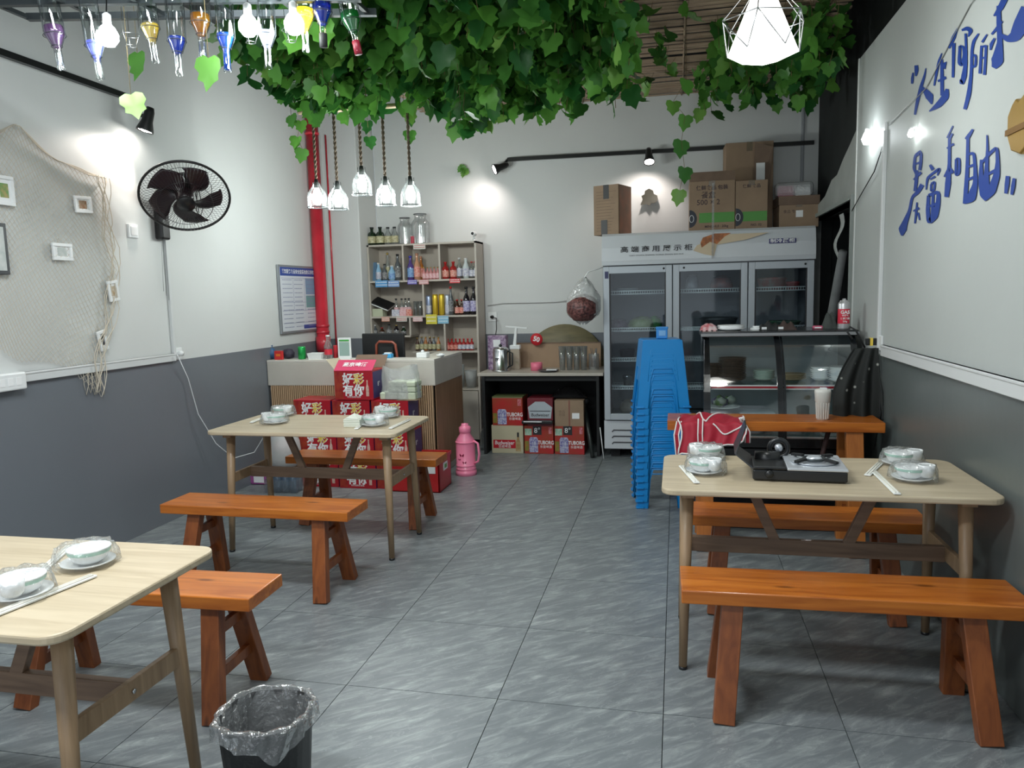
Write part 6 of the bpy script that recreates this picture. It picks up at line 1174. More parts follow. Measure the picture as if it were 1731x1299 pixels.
def grn(t, W, h):
    MB().box(W*0.22, W-0.004, -0.0015, 0, h*0.16, h*0.36).build('green_band', mat('carton_green', (0.09, 0.30, 0.06), 0.6), t)
    m_ = MB(); m_.add([(0.002+0.062*math.cos(a)*(1 if True else 0), -0.002, h*0.25+0.075*math.sin(a)) for a in np.linspace(-PI/2, PI/2, 14)], [tuple(range(14))]); m_.build('dark_roundel', mat('roundel', (0.03, 0.035, 0.05), 0.6), t)
    m_ = MB(); m_.tube([(0.02+0.018*math.cos(a), -0.003, h*0.25+0.03*math.sin(a)) for a in np.linspace(0, 2*PI, 15)[:-1]], 0.0025, 4, closed=True); m_.build('roundel_mark', whiteink, t)
t, W, h = carton(1165, 1242, 306, 'large brown carton with a green band, first of the pair'); grn(t, W, h)
lettering('保鲜食品 包装', 0.042, cink, t, (W*0.5, 0, h*0.86), XR, ZU, bold=0.02); lettering('餐盒\n500 × 2', 0.062, cink, t, (W*0.42, 0, h*0.64), XR, ZU, bold=0.01, name='box_lettering'); lettering('MINGHUI · 20kg', 0.028, cink, t, (W*0.6, 0, h*0.08), XR, ZU, bold=0.02, name='foot_lettering')
MB().add([(0, 0, h), (W, 0, h), (W, 0.02, h+0.08), (0, 0.02, h+0.08)], [(0, 1, 2, 3)]).build('raised_flap', kraftdark, t, solid=0.003)
t, W, h = carton(1243, 1297, 305, 'brown carton with a green band, second of the pair'); grn(t, W, h); lettering('保鲜 食品', 0.034, cink, t, (W*0.5, 0, h*0.88), XR, ZU, bold=0.02); lettering('NO. 02', 0.028, cink, t, (W*0.65, 0, h*0.08), XR, ZU, bold=0.02, name='foot_lettering')
t, W, h = carton(1226, 1306, 240, 'dull open carton perched behind the green-banded pair', y=7.12, d=0.25, rz=0.04); 
MB().add([(W*0.55, -0.002, h*0.28), (W*0.90, -0.002, h*0.35), (W*0.97, -0.06, h*0.92), (W*0.60, -0.05, h*0.98)], [(0, 1, 2, 3)]).build('hanging_flap', kraftdark, t, solid=0.003); MB().box(W*0.62, W*0.80, -0.07, -0.062, h*0.55, h*0.75).build('white_label', white, t)
t, W, h = carton(1317, 1384, 346, 'flat brown carton at the wall end of the fridge top', y=6.84, rz=0.05); MB().box(-0.006, W+0.006, -0.006, 0.30, h, h+0.075).build('lid', kraftdark, t, bevel=0.002); MB().box(W*0.42, W*0.60, -0.002, 0, h*0.45, h*0.75).build('label', whiteink, t); lettering('食品 专用', 0.03, cink, t, (W*0.3, 0, h*0.7), XR, ZU)
hz = FT+h+0.078; p = at(1342, 322, 'y', 6.9); t = thing('wrapped_pink_goods', 'clear bag of pink and white goods on the flat carton', 'bag', (p[0], 6.95, hz))
MB().box(-0.13, 0.0, -0.05, 0.08, 0, 0.09).build('pink_pack', mat('goods_pink', (0.60, 0.14, 0.24), 0.4), t, bevel=0.012); MB().box(0.01, 0.14, -0.05, 0.08, 0, 0.08).build('white_pack', whiteink, t, bevel=0.012); MB().box(-0.15, 0.16, -0.06, 0.09, 0, 0.12).build('film', bagfilm, t, bevel=0.03)
o = MB().add([(0,0,0),(0.018,0,0),(0.018,0,0.62),(0,0,0.62)], [(0,1,2,3)]).build('tape_strip', clear('tape_clear', (0.9,0.9,0.9), 0.03, 0.15, 0.2, (0.6,0.6,0.6)), solid=0.0006); pt_ = at(1203, 437, 'y', FY-0.022); o.location = pt_; tag(o, 'clear tape strip running from carton down over the fridge header', 'tape')

# ---- display cabinet contents and what stands on it
def CB(px, y): return at(px, 600, 'y', y)[0]
def stack(name, label, cat, px, y, z, n, r_, m_, dz=0.009):
    t = thing(name, label, cat, (CB(px, y), y, z+0.002))
    for k in range(n): MB().lathe([(0, 0.001), (r_*0.6, 0), (r_, dz*1.6), (r_*0.98, dz*1.75), (r_*0.58, 0.004), (0, 0.004)], (R.uniform(-.003, .003), 0, k*dz), 22).build('dish', m_, t)
    return t
zs1 = 0.885
blackdish = mat('black_dish', (0.03, 0.022, 0.018), 0.35)
stack('dish_stack', 'tall stack of black dishes on the upper cabinet shelf', 'dishes', 1238, 5.08, zs1, 13, 0.088, blackdish, 0.011)
stack('dish_stack', 'shorter stack of black dishes at the cabinet end', 'dishes', 1209, 5.14, zs1, 9, 0.062, blackdish, 0.011)
stack('plate_stack', 'stack of green-white plates beside the black dishes', 'plates', 1292, 5.12, zs1, 6, 0.07, mat('greenish_plate', (0.42, 0.52, 0.46), 0.25), 0.010)
stack('plate_stack', 'stack of wooden coloured trays behind the curved pane', 'plates', 1340, 5.12, zs1, 4, 0.085, mat('tan_plate', (0.42, 0.33, 0.20), 0.4), 0.009)
stack('bowl_stack', 'stack of pale bowls on the upper cabinet shelf', 'bowls', 1386, 5.10, zs1, 6, 0.058, porcelain, 0.013)
stack('plate_stack', 'stack of white plates at the wall end of the cabinet', 'plates', 1421, 5.06, zs1, 9, 0.078, porcelain, 0.0095)
t = thing('food_basket', 'white basket heaped with purple and green vegetables in the cabinet', 'basket', (CB(1221, 4.98), 4.99, 0.578))
MB().lathe([(0, 0), (0.085, 0), (0.105, 0.15), (0.115, 0.155), (0.11, 0.16), (0.08, 0.01), (0, 0.01)], (0, 0, 0), 24).build('basket', mat('basket_white', (0.55, 0.60, 0.58), 0.4), t)
for k in range(11):
    a = R.uniform(0, 6.28); q = R.uniform(0, 0.065); MB().lathe([(0, -0.03), (0.028, -0.012), (0.03, 0.012), (0, 0.03)], (q*math.cos(a), q*math.sin(a), 0.17+R.uniform(0, 0.03)), 9).build('vegetable', [mat('veg_green', (0.16, 0.26, 0.09), 0.5), mat('veg_purple', (0.13, 0.10, 0.20), 0.5), mat('veg_pale', (0.42, 0.46, 0.40), 0.5)][k % 3], t)
t = thing('clear_food_tub', 'long clear tub on the lower cabinet shelf', 'tub', (CB(1280, 5.0), 5.0, 0.578)); MB().box(-0.10, 0.10, -0.07, 0.10, 0, 0.11).build('tub', clear('tub_clear', (0.85, 0.9, 0.92), 0.15, 0.1, 0.25, (0.5, 0.58, 0.62)), t, bevel=0.01); MB().box(-0.108, 0.108, -0.078, 0.108, 0.11, 0.12).build('lid', mat('tub_lid', (0.45, 0.53, 0.57), 0.3), t, bevel=0.003)
t = thing('white_box_stack', 'low white boxes at the wall end of the lower cabinet shelf', 'boxes', (CB(1408, 4.95), 4.96, 0.578)); 
for k in range(3): MB().box(-0.05, 0.07, 0, 0.08, k*0.026, k*0.026+0.021).build('box', whiteink if k % 2 == 0 else darksteel, t, bevel=0.002)
YT = 5.02
def TT(px, y=5.10): return Vector((at(px, 548, 'y', y)[0], y, CT))
t = thing('red_white_packet', 'crumpled red and white packet on the cabinet top', 'packet', TT(1198)); MB().grid(lambda a, b: (0.055*(a-0.5)*2, 0.04*(b-0.5)*2, 0.045*math.sin(b*PI)**0.5*math.sin(a*PI)**0.4+0.006*math.sin(a*21+b*13)), 16, 12).build('packet', mat('packet_redwhite', (0.66, 0.62, 0.62), 0.35, col2=(0.52, 0.03, 0.05), nscale=22), t)
t = thing('white_plate', 'pile of white plates on the cabinet top', 'plates', TT(1236)); 
for k in range(3): MB().lathe([(0, 0.002), (0.055, 0), (0.088, 0.014), (0.086, 0.017), (0.05, 0.005), (0, 0.006)], (0, 0, k*0.009), 26).build('plate', porcelain, t)
t = thing('plastic_saucer', 'small white plastic saucer with a grip on the cabinet top', 'saucer', TT(1278)); MB().lathe([(0, 0), (0.04, 0), (0.035, 0.014), (0, 0.02)], (0, 0, 0), 18).build('lid', white, t); MB().box(-0.02, 0.02, -0.004, 0.004, 0.018, 0.026).build('grip', white, t)
for k, (px, wd) in enumerate([(1300, 'black cloth bundle beside the white lid'), (1328, 'dark brown cloth bundle on the cabinet top')]):
    t = thing('cloth_bundle', wd, 'cloth', TT(px)); MB().grid(lambda a, b: (0.065*(a-0.5)*2, 0.05*(b-0.5)*2, (0.05+0.012*math.sin(a*17+k))*math.sin(b*PI)**0.6*math.sin(a*PI)**0.5), 18, 12).build('cloth', [blackm, mat('brown_cloth', (0.05, 0.03, 0.025), 0.8)][k], t)
    MB().box(-0.05, -0.02, -0.055, -0.048, 0.005, 0.02).build('tag', white, t)
t = thing('pink_soap', 'small pink item near the gas can', 'soap', TT(1382)); MB().box(-0.03, 0.03, -0.02, 0.02, 0, 0.022).build('bar', mat('soap_pink', (0.55, 0.10, 0.18), 0.4), t, bevel=0.008); MB().box(-0.02, 0.02, -0.0205, -0.02, 0.006, 0.014).build('mark', whiteink, t)
t = thing('dark_rag', 'dark rag heap beside the gas can', 'rag', TT(1402, 5.2)); MB().grid(lambda a, b: (0.05*(a-0.5)*2, 0.05*(b-0.5)*2, (0.10+0.02*math.sin(a*15+b*7))*math.sin(b*PI)*math.sin(a*PI)), 16, 14).build('rag', mat('rag_dark', (0.05, 0.06, 0.055), 0.8), t)
p = TT(1426, 5.06); t = thing('gas_can', 'silver and red gas canister on the display cabinet', 'gas can', p)
MB().lathe([(0, 0), (0.033, 0), (0.035, 0.006), (0.035, 0.155), (0.030, 0.168), (0.024, 0.172), (0.024, 0.178), (0.012, 0.18), (0.010, 0.19), (0, 0.19)], (0, 0, 0), 26).build('body', mat('can_alu', (0.55, 0.55, 0.56), 0.35, 0.6), t)
MB().lathe([(0.0354, 0.035), (0.0356, 0.036), (0.0356, 0.125), (0.0354, 0.126)], (0, 0, 0), 26).build('red_wrap', mat('gas_red', (0.62, 0.02, 0.05), 0.35), t)
lettering('GAS', 0.030, whiteink, t, (0, -0.0362, 0.105), XR, ZU, bold=0.03, sx=0.95, depth=0.001); 
for k, z in enumerate((0.085, 0.066, 0.048)): lettering(['卡式气', '便携丁烷', '250g'][k], 0.013, whiteink, t, (0, -0.0362, z), XR, ZU, name='small_lettering', depth=0.001, bold=0.02)
# glasses and cup on the wire between fridge and cabinet
for k, (px, y_, z) in enumerate(((1171, 5.6, None),)):
    pass
# white tumbler with lid on the tall bench
t = thing('white_travel_cup', 'ribbed white travel cup on the tall bench', 'cup', Vector((at(1390, 706, 'y', 4.42)[0], 4.42, 0.745)))
MB().lathe([(0, 0), (0.030, 0), (0.036, 0.10), (0.040, 0.105), (0.043, 0.150), (0.044, 0.155), (0.042, 0.168), (0.036, 0.172), (0, 0.174)], (0, 0, 0), 28).build('body', mat('cup_white', (0.68, 0.67, 0.62), 0.4), t)
for k in range(16):
    a = 2*PI*k/16; MB().bar((0.031*math.cos(a), 0.031*math.sin(a), 0.008), (0.0365*math.cos(a), 0.0365*math.sin(a), 0.098), 0.004, 0.004).build('rib', mat('cup_white', (0.68, 0.67, 0.62)), t)
MB().box(-0.018, 0.018, -0.03, 0.0, 0.172, 0.182).build('lid_tab', white, t, bevel=0.003)
# dark patterned apron hanging at the cabinet corner
hx, hy = 1.00, 4.62
fl_m = mat('floral_black', (0.012, 0.014, 0.013), 0.75, noise=0.0)
nt = fl_m.node_tree; vz = nt.nodes.new('ShaderNodeTexVoronoi'); vz.inputs['Scale'].default_value = 13; tcn = nt.nodes.new('ShaderNodeTexCoord'); nt.links.new(tcn.outputs['Object'], vz.inputs['Vector'])
crn = nt.nodes.new('ShaderNodeValToRGB'); crn.color_ramp.elements[0].position = 0.03; crn.color_ramp.elements[0].color = (0.40, 0.42, 0.38, 1); crn.color_ramp.elements[1].position = 0.13; crn.color_ramp.elements[1].color = (0.010, 0.013, 0.012, 1); nt.links.new(vz.outputs['Distance'], crn.inputs[0]); nt.links.new(crn.outputs[0], nt.nodes['Principled BSDF'].inputs['Base Color'])
t = thing('floral_apron', 'black flowered apron hanging over the cabinet corner', 'apron', (hx, hy, 1.13))
def hang(a, b):
    w_ = np.interp(b, [0, .25, .6, 1], [0.13, 0.19, 0.26, 0.27]); x = (a-0.5)*w_; fold = 0.022*math.sin(a*16+b*2)*(0.3+b); return (x+0.05-0.10*b*(1-b)-0.03*b, -0.03*b+fold-0.03, -0.42*b+0.02*math.sin(a*9)*b)
MB().grid(hang, 40, 30).build('cloth', fl_m, t, solid=0.004)
MB().tube([(0.05, 0, 0.0), (0.0, 0.0, 0.10), (-0.03, 0.01, 0.12), (-0.045, 0.0, 0.09), (-0.02, -0.02, 0.05)], 0.006, 6).build('strap', blackm, t)
MB().tube([(-0.10, -0.04, -0.40), (-0.16, -0.16, -0.44), (-0.20, -0.18, -0.60), (-0.19, -0.17, -0.78)], 0.014, 6).build('tie', mat('tie_brown', (0.045, 0.02, 0.018), 0.7), t)
MB().lathe([(0, -0.02), (0.018, 0), (0, 0.02)], (0.02, -0.09, -0.42), 8).build('pink_flower', pinkp, t)
# red apron draped over the bench end and stool edge
apm = mat('apron_red', (0.38, 0.010, 0.030), 0.65, bump=0.3, bscale=12); apw = mat('apron_piping', (0.78, 0.76, 0.74), 0.7)
ax, ay, az = at(1199, 705, 'y', 4.42)[0], 4.40, 0.750
t = thing('red_apron', 'red apron with white piping thrown over the bench end', 'apron', (ax, ay, az))
def apr(a, b):
    x = -0.165+0.34*a; L = 0.14+0.03*math.sin(a*5)
    s = b*0.42
    if s < 0.24: y, z = 0.12-s, 0.020*math.sin(a*PI)*math.sin(min(1, s/0.2)*PI)+0.012*math.exp(-((a-0.4)/0.25)**2)*(1-b)
    else: y, z = -0.12-0.05*math.sin((s-0.24)*5), -(s-0.24)*(1.0-0.45*a)+0.012*math.exp(-((a-0.4)/0.25)**2)*(1-b)
    return (x+0.01*math.sin(b*11), y-0.05+0.008*math.sin(a*25)-0.03, z+0.006+0.006*math.sin(a*19+b*7))
MB().grid(apr, 36, 24).build('cloth', apm, t, solid=0.005)
def pip(path, nm='piping', r_=0.0045): MB().tube([Vector(apr(a, b))+Vector((0, -0.004, 0.006)) for a, b in path], r_, 6).build(nm, apw, t)
pip([(a, 1.0) for a in np.linspace(0, 1, 18)]); pip([(0.0, b) for b in np.linspace(0.3, 1, 10)]); pip([(1.0, b) for b in np.linspace(0.1, 1, 10)]); pip([(0.25+0.18*q, 0.1+0.4*q) for q in np.linspace(0, 1, 8)]); pip([(0.43+0.22*q, 0.5-0.4*q) for q in np.linspace(0, 1, 8)]); pip([(0.5+0.45*q, 0.62+0.16*math.sin(q*PI)) for q in np.linspace(0, 1, 14)])
def strap(x0, pts):
    m_ = MB(); 
    for dxx in (-0.012, 0.012): m_.tube([Vector(p_)+Vector((dxx, 0, 0)) for p_ in pts], 0.004, 5)
    m_.build('tie_edge', apw, t); MB().add([Vector(p_)+Vector((s_*0.011, 0.001, 0)) for p_ in pts for s_ in (-1, 1)], [(2*i, 2*i+1, 2*i+3, 2*i+2) for i in range(len(pts)-1)]).build('tie', apm, t, solid=0.002)
strap(0, [(-0.17, -0.17, 0.01), (-0.185, -0.21, -0.06), (-0.175, -0.20, -0.17), (-0.15, -0.19, -0.27), (-0.13, -0.19, -0.34)])
strap(0, [(-0.055, -0.20, 0.03), (-0.058, -0.225, -0.05), (-0.055, -0.225, -0.16), (-0.05, -0.22, -0.30)])
for q in (-1, 1): strap(0, [(0.165, -0.18, 0.01), (0.172+0.02*q, -0.20, -0.04), (0.168+0.025*q, -0.20, -0.10)])
t2 = MB().tube([(0.165, -0.19, 0.012), (0.15, -0.195, 0.035), (0.17, -0.20, 0.04), (0.175, -0.195, 0.015)], 0.007, 6).build('knot', apw, t)

# ---- blue stool stack
SH = 0.46
def stool_parts(t):
    s0, s1 = 0.128, 0.172; zt0 = SH
    def Pt(side, u_, z):   # point on side panel; u in -1..1
        s = s1+(s0-s1)*(z/zt0); a, b = [(u_*s, -s), (s, u_*s), (-u_*s, s), (-s, -u_*s)][side]; return Vector((a, b, z))
    top = MB(); top.prism(rrect(-s0, s0, -s0, s0, 0.028, 5), 'z', SH-0.012, SH); top.build('seat', bluep, t, bevel=0.004)
    rim_ = MB(); m_ = MB()
    for sd in range(4):
        # upper apron, two leg bands, arched opening
        prof_ = [(-1, 0), (-0.60, 0), (-0.56, 0.20), (-0.42, 0.27), (0.42, 0.27), (0.56, 0.20), (0.60, 0), (1, 0)]
        tops = [(-1, SH-0.006), (-0.60, SH-0.006), (-0.56, SH-0.006), (-0.42, SH-0.006), (0.42, SH-0.006), (0.56, SH-0.006), (0.60, SH-0.006), (1, SH-0.006)]
        vs = [Pt(sd, *q) for q in prof_]+[Pt(sd, *q) for q in tops]; n_ = 8
        m_.add(vs, [(k, k+1, n_+k+1, n_+k) for k in range(7)])
        rim_.tube([Pt(sd, u_*1.0, z) for u_, z in prof_[1:7]], 0.0045, 5)
    m_.build('side_panels', bluep, t, solid=0.006)
    rim_.build('arch_rims', bluep, t)
    for sx in (-1, 1):
        for sy in (-1, 1): MB().box(sx*s1-0.012-(0.03 if sx > 0 else -0.0), sx*s1+0.012+(0.03 if sx < 0 else 0), sy*s1-0.012-(0.03 if sy > 0 else 0), sy*s1+0.012+(0.03 if sy < 0 else 0), 0, 0.012).build('foot', bluep, t, bevel=0.004)
    for sd in (0, 1):
        em = MB()
        for w2, z in ((0.52, SH-0.095), (0.50, SH-0.13), (0.55, SH-0.165), (0.55, SH-0.195), (0.58, SH-0.225)):
            em.tube([Pt(sd, -w2, z-0.018)*1.002, Pt(sd, -w2+0.05, z)*1.0, Pt(sd, w2-0.05, z), Pt(sd, w2, z-0.018)], 0.0042, 5)
        em.tube([Pt(sd, -0.66, SH-0.28), Pt(sd, -0.60, SH-0.075), Pt(sd, -0.5, SH-0.06), Pt(sd, 0.5, SH-0.06), Pt(sd, 0.60, SH-0.075), Pt(sd, 0.66, SH-0.28)], 0.004, 5)
        em.build('embossed_ridges', bluep, t)
sx0, sy0 = -0.115, 5.30
ORD = 'first second third fourth fifth sixth seventh eighth ninth tenth eleventh twelfth thirteenth fourteenth'.split()
NST = 16; dzs = (1.155-SH)/(NST-1); st0 = None
for k in range(NST):
    lbl = 'blue plastic stool, %s' % ('topmost of the tall stack' if k == NST-1 else 'standing on the floor at the bottom of the stack' if k == 0 else ORD[k-1]+' above the floor one in the tall stack')
    if st0 is None: st0 = thing('plastic_stool', lbl, 'stool', (sx0, sy0, 0), 0.16, 'blue stacked plastic stools'); stool_parts(st0); o = st0
    else: o = copy_tree(st0); o['label'] = lbl
    o.location = (sx0+R.uniform(-.004, .004), sy0+R.uniform(-.004, .004), k*dzs); o.rotation_euler = (0, 0, 0.16+R.uniform(-.015, .015))
t = thing('blue_cup', 'small blue plastic tub standing on the stool stack', 'tub', (at(1119, 572, 'y', 5.28)[0], 5.28, 1.157)); MB().box(-0.038, 0.038, -0.03, 0.03, 0, 0.075).build('tub', mat('tub_blue', (0.03, 0.26, 0.66), 0.3), t, bevel=0.006); MB().box(-0.042, 0.042, -0.034, 0.034, 0.065, 0.08).build('rim', mat('tub_blue', (0, 0, 1)), t, bevel=0.004); MB().box(-0.02, 0.025, -0.0345, -0.03, 0.02, 0.055).build('label', mat('tub_label', (0.2, 0.45, 0.75), 0.4), t)

# ================================================================== TABLEWARE
H = 0.742
mint = mat('mint_print_glaze', (0.36, 0.62, 0.52), 0.15, coat=0.4)
def place_setting(x, y, rz, label, cup=True):
    t = thing('wrapped_tableware', label, 'tableware set', (x, y, H), rz, 'film-wrapped tableware sets')
    MB().lathe([(0, 0.004), (0.040, 0.0), (0.046, 0.004), (0.072, 0.014), (0.071, 0.017), (0.044, 0.008), (0, 0.008)], (0, 0, 0), 30).build('plate', porcelain, t)
    MB().lathe([(0, 0.010), (0.028, 0.009), (0.046, 0.022), (0.057, 0.050), (0.0585, 0.054), (0.056, 0.054), (0.044, 0.026), (0.026, 0.014), (0, 0.014)], (0.004, 0, 0), 30).build('bowl', porcelain, t)
    MB().lathe([(0.0555, 0.040), (0.0575, 0.046), (0.0573, 0.050)], (0.004, 0, 0), 30, cap=False).build('mint_band', mint, t)
    if cup:
        MB().lathe([(0, 0.020), (0.018, 0.020), (0.026, 0.030), (0.030, 0.068), (0.028, 0.068), (0.023, 0.032), (0, 0.026)], (-0.050, 0.010, 0.0), 22).build('cup', porcelain, t)
    MB().tube([(0.03, -0.02, 0.045), (0.0, -0.01, 0.030), (-0.02, 0.0, 0.028)], [0.004, 0.004, 0.010], 8).build('spoon', porcelain, t)
    def ff_(a, b):
        an = 2*PI*a; wob = 1+0.06*math.sin(7*an+3*b)+0.04*math.sin(13*an); rr_ = np.interp(b, [0, .15, .4, .75, 1], [0.070, 0.080, 0.075, 0.066, 0.0])*wob
        return (rr_*math.cos(an)*1.05-0.006, rr_*math.sin(an), np.interp(b, [0, .15, .4, .75, 1], [0.001, 0.008, 0.045, 0.066, 0.064])+0.003*math.sin(9*an+b*20)*(b > .2)*(b < .99))
    MB().grid(ff_, 44, 14).build('film', film, t); return t
def chopsticks(p0, p1, label):
    p0, p1 = Vector(p0), Vector(p1); c = (p0+p1)/2; t = thing('chopstick_pack', label, 'chopsticks', (c[0], c[1], H+0.002), 0, 'paper-wrapped chopsticks')
    d = p1-p0; L = d.length; t.rotation_euler = (0, 0, math.atan2(d[1], d[0]))
    MB().box(-L/2, L/2, -0.012, 0.012, 0, 0.006).build('sleeve', mat('sleeve_white', (0.80, 0.82, 0.80), 0.6), t, bevel=0.002)
    for s_ in (-0.005, 0.005): MB().tube([(-L/2+0.008, s_, 0.007), (L/2-0.008, s_, 0.007)], 0.0032, 6).build('stick', mat('stick_pale', (0.72, 0.70, 0.62), 0.6), t)
    return t
def tz(px, py, z=H): return at(px, py, 'z', z)
place_setting(*tz(1190, 800)[:2], 2.6, 'wrapped bowl and plate set at the near corner beside the gas stove')
place_setting(*tz(1196, 776)[:2], 0.4, 'wrapped tableware set at the far corner beside the gas stove')
place_setting(*tz(1541, 812)[:2], 2.7, 'wrapped tableware set nearest the wall, before the other')
place_setting(*tz(1522, 786)[:2], 3.0, 'wrapped tableware set nearest the wall, behind the other')
chopsticks(tz(1152, 790), tz(1178, 819), 'wrapped chopsticks slanting beside the stove table corner set')
chopsticks(tz(1478, 800), tz(1517, 838), 'wrapped chopsticks pointing to the table edge near the wall')
chopsticks(tz(1466, 806), tz(1488, 785), 'short wrapped chopsticks behind the pointing pair')
place_setting(*tz(466, 716)[:2], 0.6, 'wrapped tableware set near the far wall corner of the middle table')
place_setting(*tz(478, 703)[:2], 2.9, 'wrapped tableware set at the rear wall corner of the middle table')
place_setting(*tz(632, 720)[:2], 2.9, 'wrapped tableware set at the front aisle corner of the middle table')
place_setting(*tz(655, 706)[:2], 0.2, 'wrapped tableware set at the rear aisle corner of the middle table')
chopsticks(tz(425, 716), tz(450, 706), 'wrapped chopsticks at the wall end of the middle table'); chopsticks(tz(660, 726), tz(692, 711), 'wrapped chopsticks at the aisle end of the middle table'); chopsticks(tz(602, 727), tz(615, 716), 'short chopsticks beside the tissue stack')
p = tz(600, 720); t = thing('tissue_stack', 'loose stack of pale tissues on the middle table', 'tissues', (p[0], p[1], H)); 
for k in range(5): MB().box(-0.05+R.uniform(-.004, .004), 0.05, -0.045, 0.045+R.uniform(-.004, .004), k*0.009, k*0.009+0.008).build('tissue_fold', mat('tissue_cream', (0.72, 0.75, 0.66), 0.8), t, bevel=0.002)
MB().add([(-0.05, -0.03, 0.046), (0.04, -0.045, 0.046), (0.05, 0.04, 0.046), (-0.02, 0.04, 0.046), (0.0, 0.0, 0.075)], [(0, 1, 4), (1, 2, 4), (2, 3, 4), (3, 0, 4)]).build('top_tissue', mat('tissue_cream', (0.7, 0.7, 0.6)), t)
place_setting(*tz(150, 956)[:2], 0.5, 'tableware set near the rear corner of the nearest table', cup=False)
place_setting(*tz(38, 1008)[:2], 2.2, 'wrapped tableware set at the near side of the nearest table')
chopsticks(tz(-20, 1048), tz(160, 976), 'long wrapped chopsticks lying across the nearest table'); chopsticks(tz(72, 968), tz(118, 926), 'wrapped chopsticks tucked behind the front tableware set')

# ---- gas stove
fl0, fr0, bk = tz(1262, 804), tz(1418, 818), tz(1425, 778)
cx_, cy_ = 0.465, 3.10
t = thing('gas_stove', 'portable silver and black gas stove with its lid open', 'stove', (cx_, cy_, H), -0.05)
chrome = mat('stove_chrome', (0.62, 0.65, 0.69), 0.30, 0.45)
MB().box(-0.17, 0.17, -0.13, 0.13, 0.004, 0.045).build('base', black, t, bevel=0.006)
MB().box(-0.045, 0.172, -0.132, 0.132, 0.045, 0.056).build('top_plate', chrome, t, bevel=0.004)
MB().lathe([(0.075, 0.057), (0.088, 0.0575), (0.092, 0.062), (0.088, 0.060), (0.070, 0.056)], (0.065, 0, 0), 36).build('drip_ring', chrome, t)
MB().lathe([(0, 0.058), (0.030, 0.058), (0.030, 0.070), (0.024, 0.076), (0.010, 0.078), (0, 0.076)], (0.065, 0, 0), 24).build('burner_cap', chrome, t); MB().tube([(0.065+0.040*math.cos(a), 0.040*math.sin(a), 0.068) for a in np.linspace(0, 2*PI, 25)[:-1]], 0.005, 6, closed=True).build('burner_ring', darksteel, t)
for a in (PI/4, 3*PI/4, 5*PI/4, 7*PI/4):
    c_, s_ = math.cos(a), math.sin(a); MB().bar((0.065+c_*0.052, s_*0.052, 0.072), (0.065+c_*0.105, s_*0.105, 0.068), 0.016, 0.010).build('pan_support', blackm, t)
MB().tube([(-0.155, 0.045, 0.050), (-0.06, 0.045, 0.050)], 0.033, 16).build('gas_compartment', black, t)
MB().box(-0.17, -0.045, -0.13, 0.0, 0.045, 0.058).build('control_deck', black, t, bevel=0.006); MB().lathe([(0, -0.142), (0.014, -0.142), (0.016, -0.132), (0, -0.132)], (-0.11, 0, 0.030), 18, axis='y').build('knob', black, t)
MB().add([(-0.17,-0.13,0.05),(-0.17,0.12,0.05),(-0.235,0.10,0.10),(-0.235,-0.11,0.10),(-0.195,0.06,0.205),(-0.195,-0.08,0.205)], [(0,1,2,3),(3,2,4,5)]).build('lid', black, t, solid=0.006)
MB().tube([(-0.06+0.036*math.cos(a), 0.10, 0.085+0.036*math.sin(a)) for a in np.linspace(0, 2*PI, 21)[:-1]], 0.010, 8, closed=True).build('coupler_ring', black, t); MB().lathe([(0, 0.085), (0.015, 0.085), (0.015, 0.115), (0, 0.115)], (-0.06, 0, 0.088), 14, axis='y').build('valve', chrome, t)
# small comb-like fringe under the table: metal spring grille
o = MB()
for k in range(64): o.tube([(k*0.0075, 0, 0), (k*0.0075, 0, -0.022)], 0.0012, 4)
o.bar((0, 0, 0), (0.475, 0, 0), 0.004, 0.004); q = o.build('wire_grille', mat('wire_dull', (0.35, 0.36, 0.36), 0.4, 0.8)); q.location = (0.20, 3.30, 0.700); tag(q, 'thin wire grille fixed beneath the stove table top', 'grille')

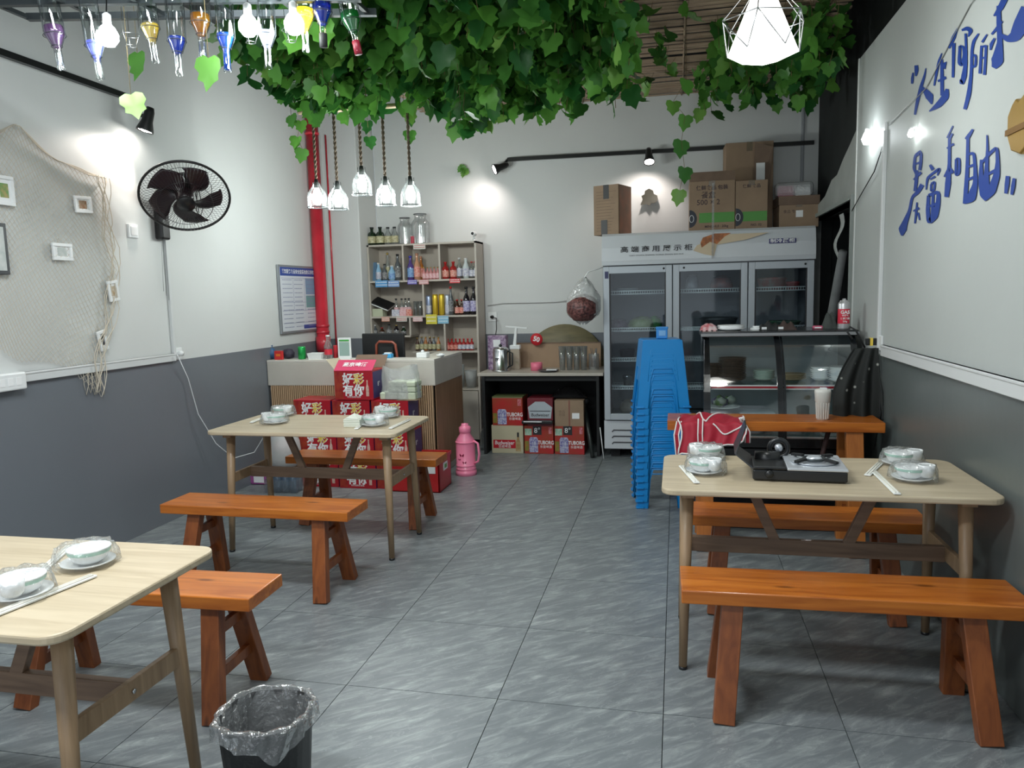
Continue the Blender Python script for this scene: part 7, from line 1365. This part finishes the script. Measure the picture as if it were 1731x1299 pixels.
# ---- waste bin
bp_ = at(430, 1218, 'z', 0.32); t = thing('waste_bin', 'black waste bin with a clear liner on the tiled floor', 'bin', (bp_[0]+0.005, bp_[1]+0.05, 0))
t.rotation_euler = (0, 0, 0.1); binm = mat('bin_black', (0.012, 0.013, 0.014), 0.45, bump=0.4, bscale=40)
def rr2(w_, d, r_, z): return [Vector((x, y, z)) for x, y in rrect(-w_, w_, -d, d, r_, 5)]
lv_ = [(0.098, 0.098, 0.07, 0.0), (0.122, 0.122, 0.095, 0.315), (0.128, 0.128, 0.10, 0.322), (0.118, 0.118, 0.092, 0.318), (0.093, 0.093, 0.066, 0.01)]
vs = []; fs = []; nn = len(rr2(.1, .1, .02, 0))
for L_ in lv_: vs += rr2(*L_)
for i in range(len(lv_)-1): fs += [(i*nn+k, i*nn+(k+1) % nn, (i+1)*nn+(k+1) % nn, (i+1)*nn+k) for k in range(nn)]
fs += [tuple(range(nn-1, -1, -1)), tuple(range(4*nn, 5*nn))]
MB().add(vs, fs, 0, True).build('bin', binm, t)
def liner(a, b):
    an = 2*PI*a; base = rrect(-1, 1, -1, 1, 0.8, 5); k_ = a*(len(base)); q0 = base[int(k_) % len(base)]; q1 = base[(int(k_)+1) % len(base)]; fx = k_-int(k_); qx, qy = q0[0]+(q1[0]-q0[0])*fx, q0[1]+(q1[1]-q0[1])*fx
    s = np.interp(b, [0, .3, .5, .6, 1], [0.100, 0.110, 0.120, 0.134, 0.139]); z = np.interp(b, [0, .3, .5, .6, 1], [0.20, 0.28, 0.330, 0.328, 0.272+0.022*math.sin(3*an+2)+0.008*math.sin(7*an)])
    wob = 1+0.03*math.sin(11*an+b*8)*(0.4+b)+0.012*math.sin(29*an+4*b)
    return (qx*s*wob, qy*s*wob, z+0.003*math.sin(11*an)*b)
MB().grid(liner, 110, 16).build('bin_liner', clear('liner_film', (0.96, 0.97, 0.97), 0.05, 0.12, 0.09, (0.8, 0.83, 0.83)), t)
MB().box(-0.04, 0.03, -0.106, -0.104, 0.05, 0.09).build('worn_patch', mat('bin_patch', (0.03, 0.03, 0.032), 0.5), t)
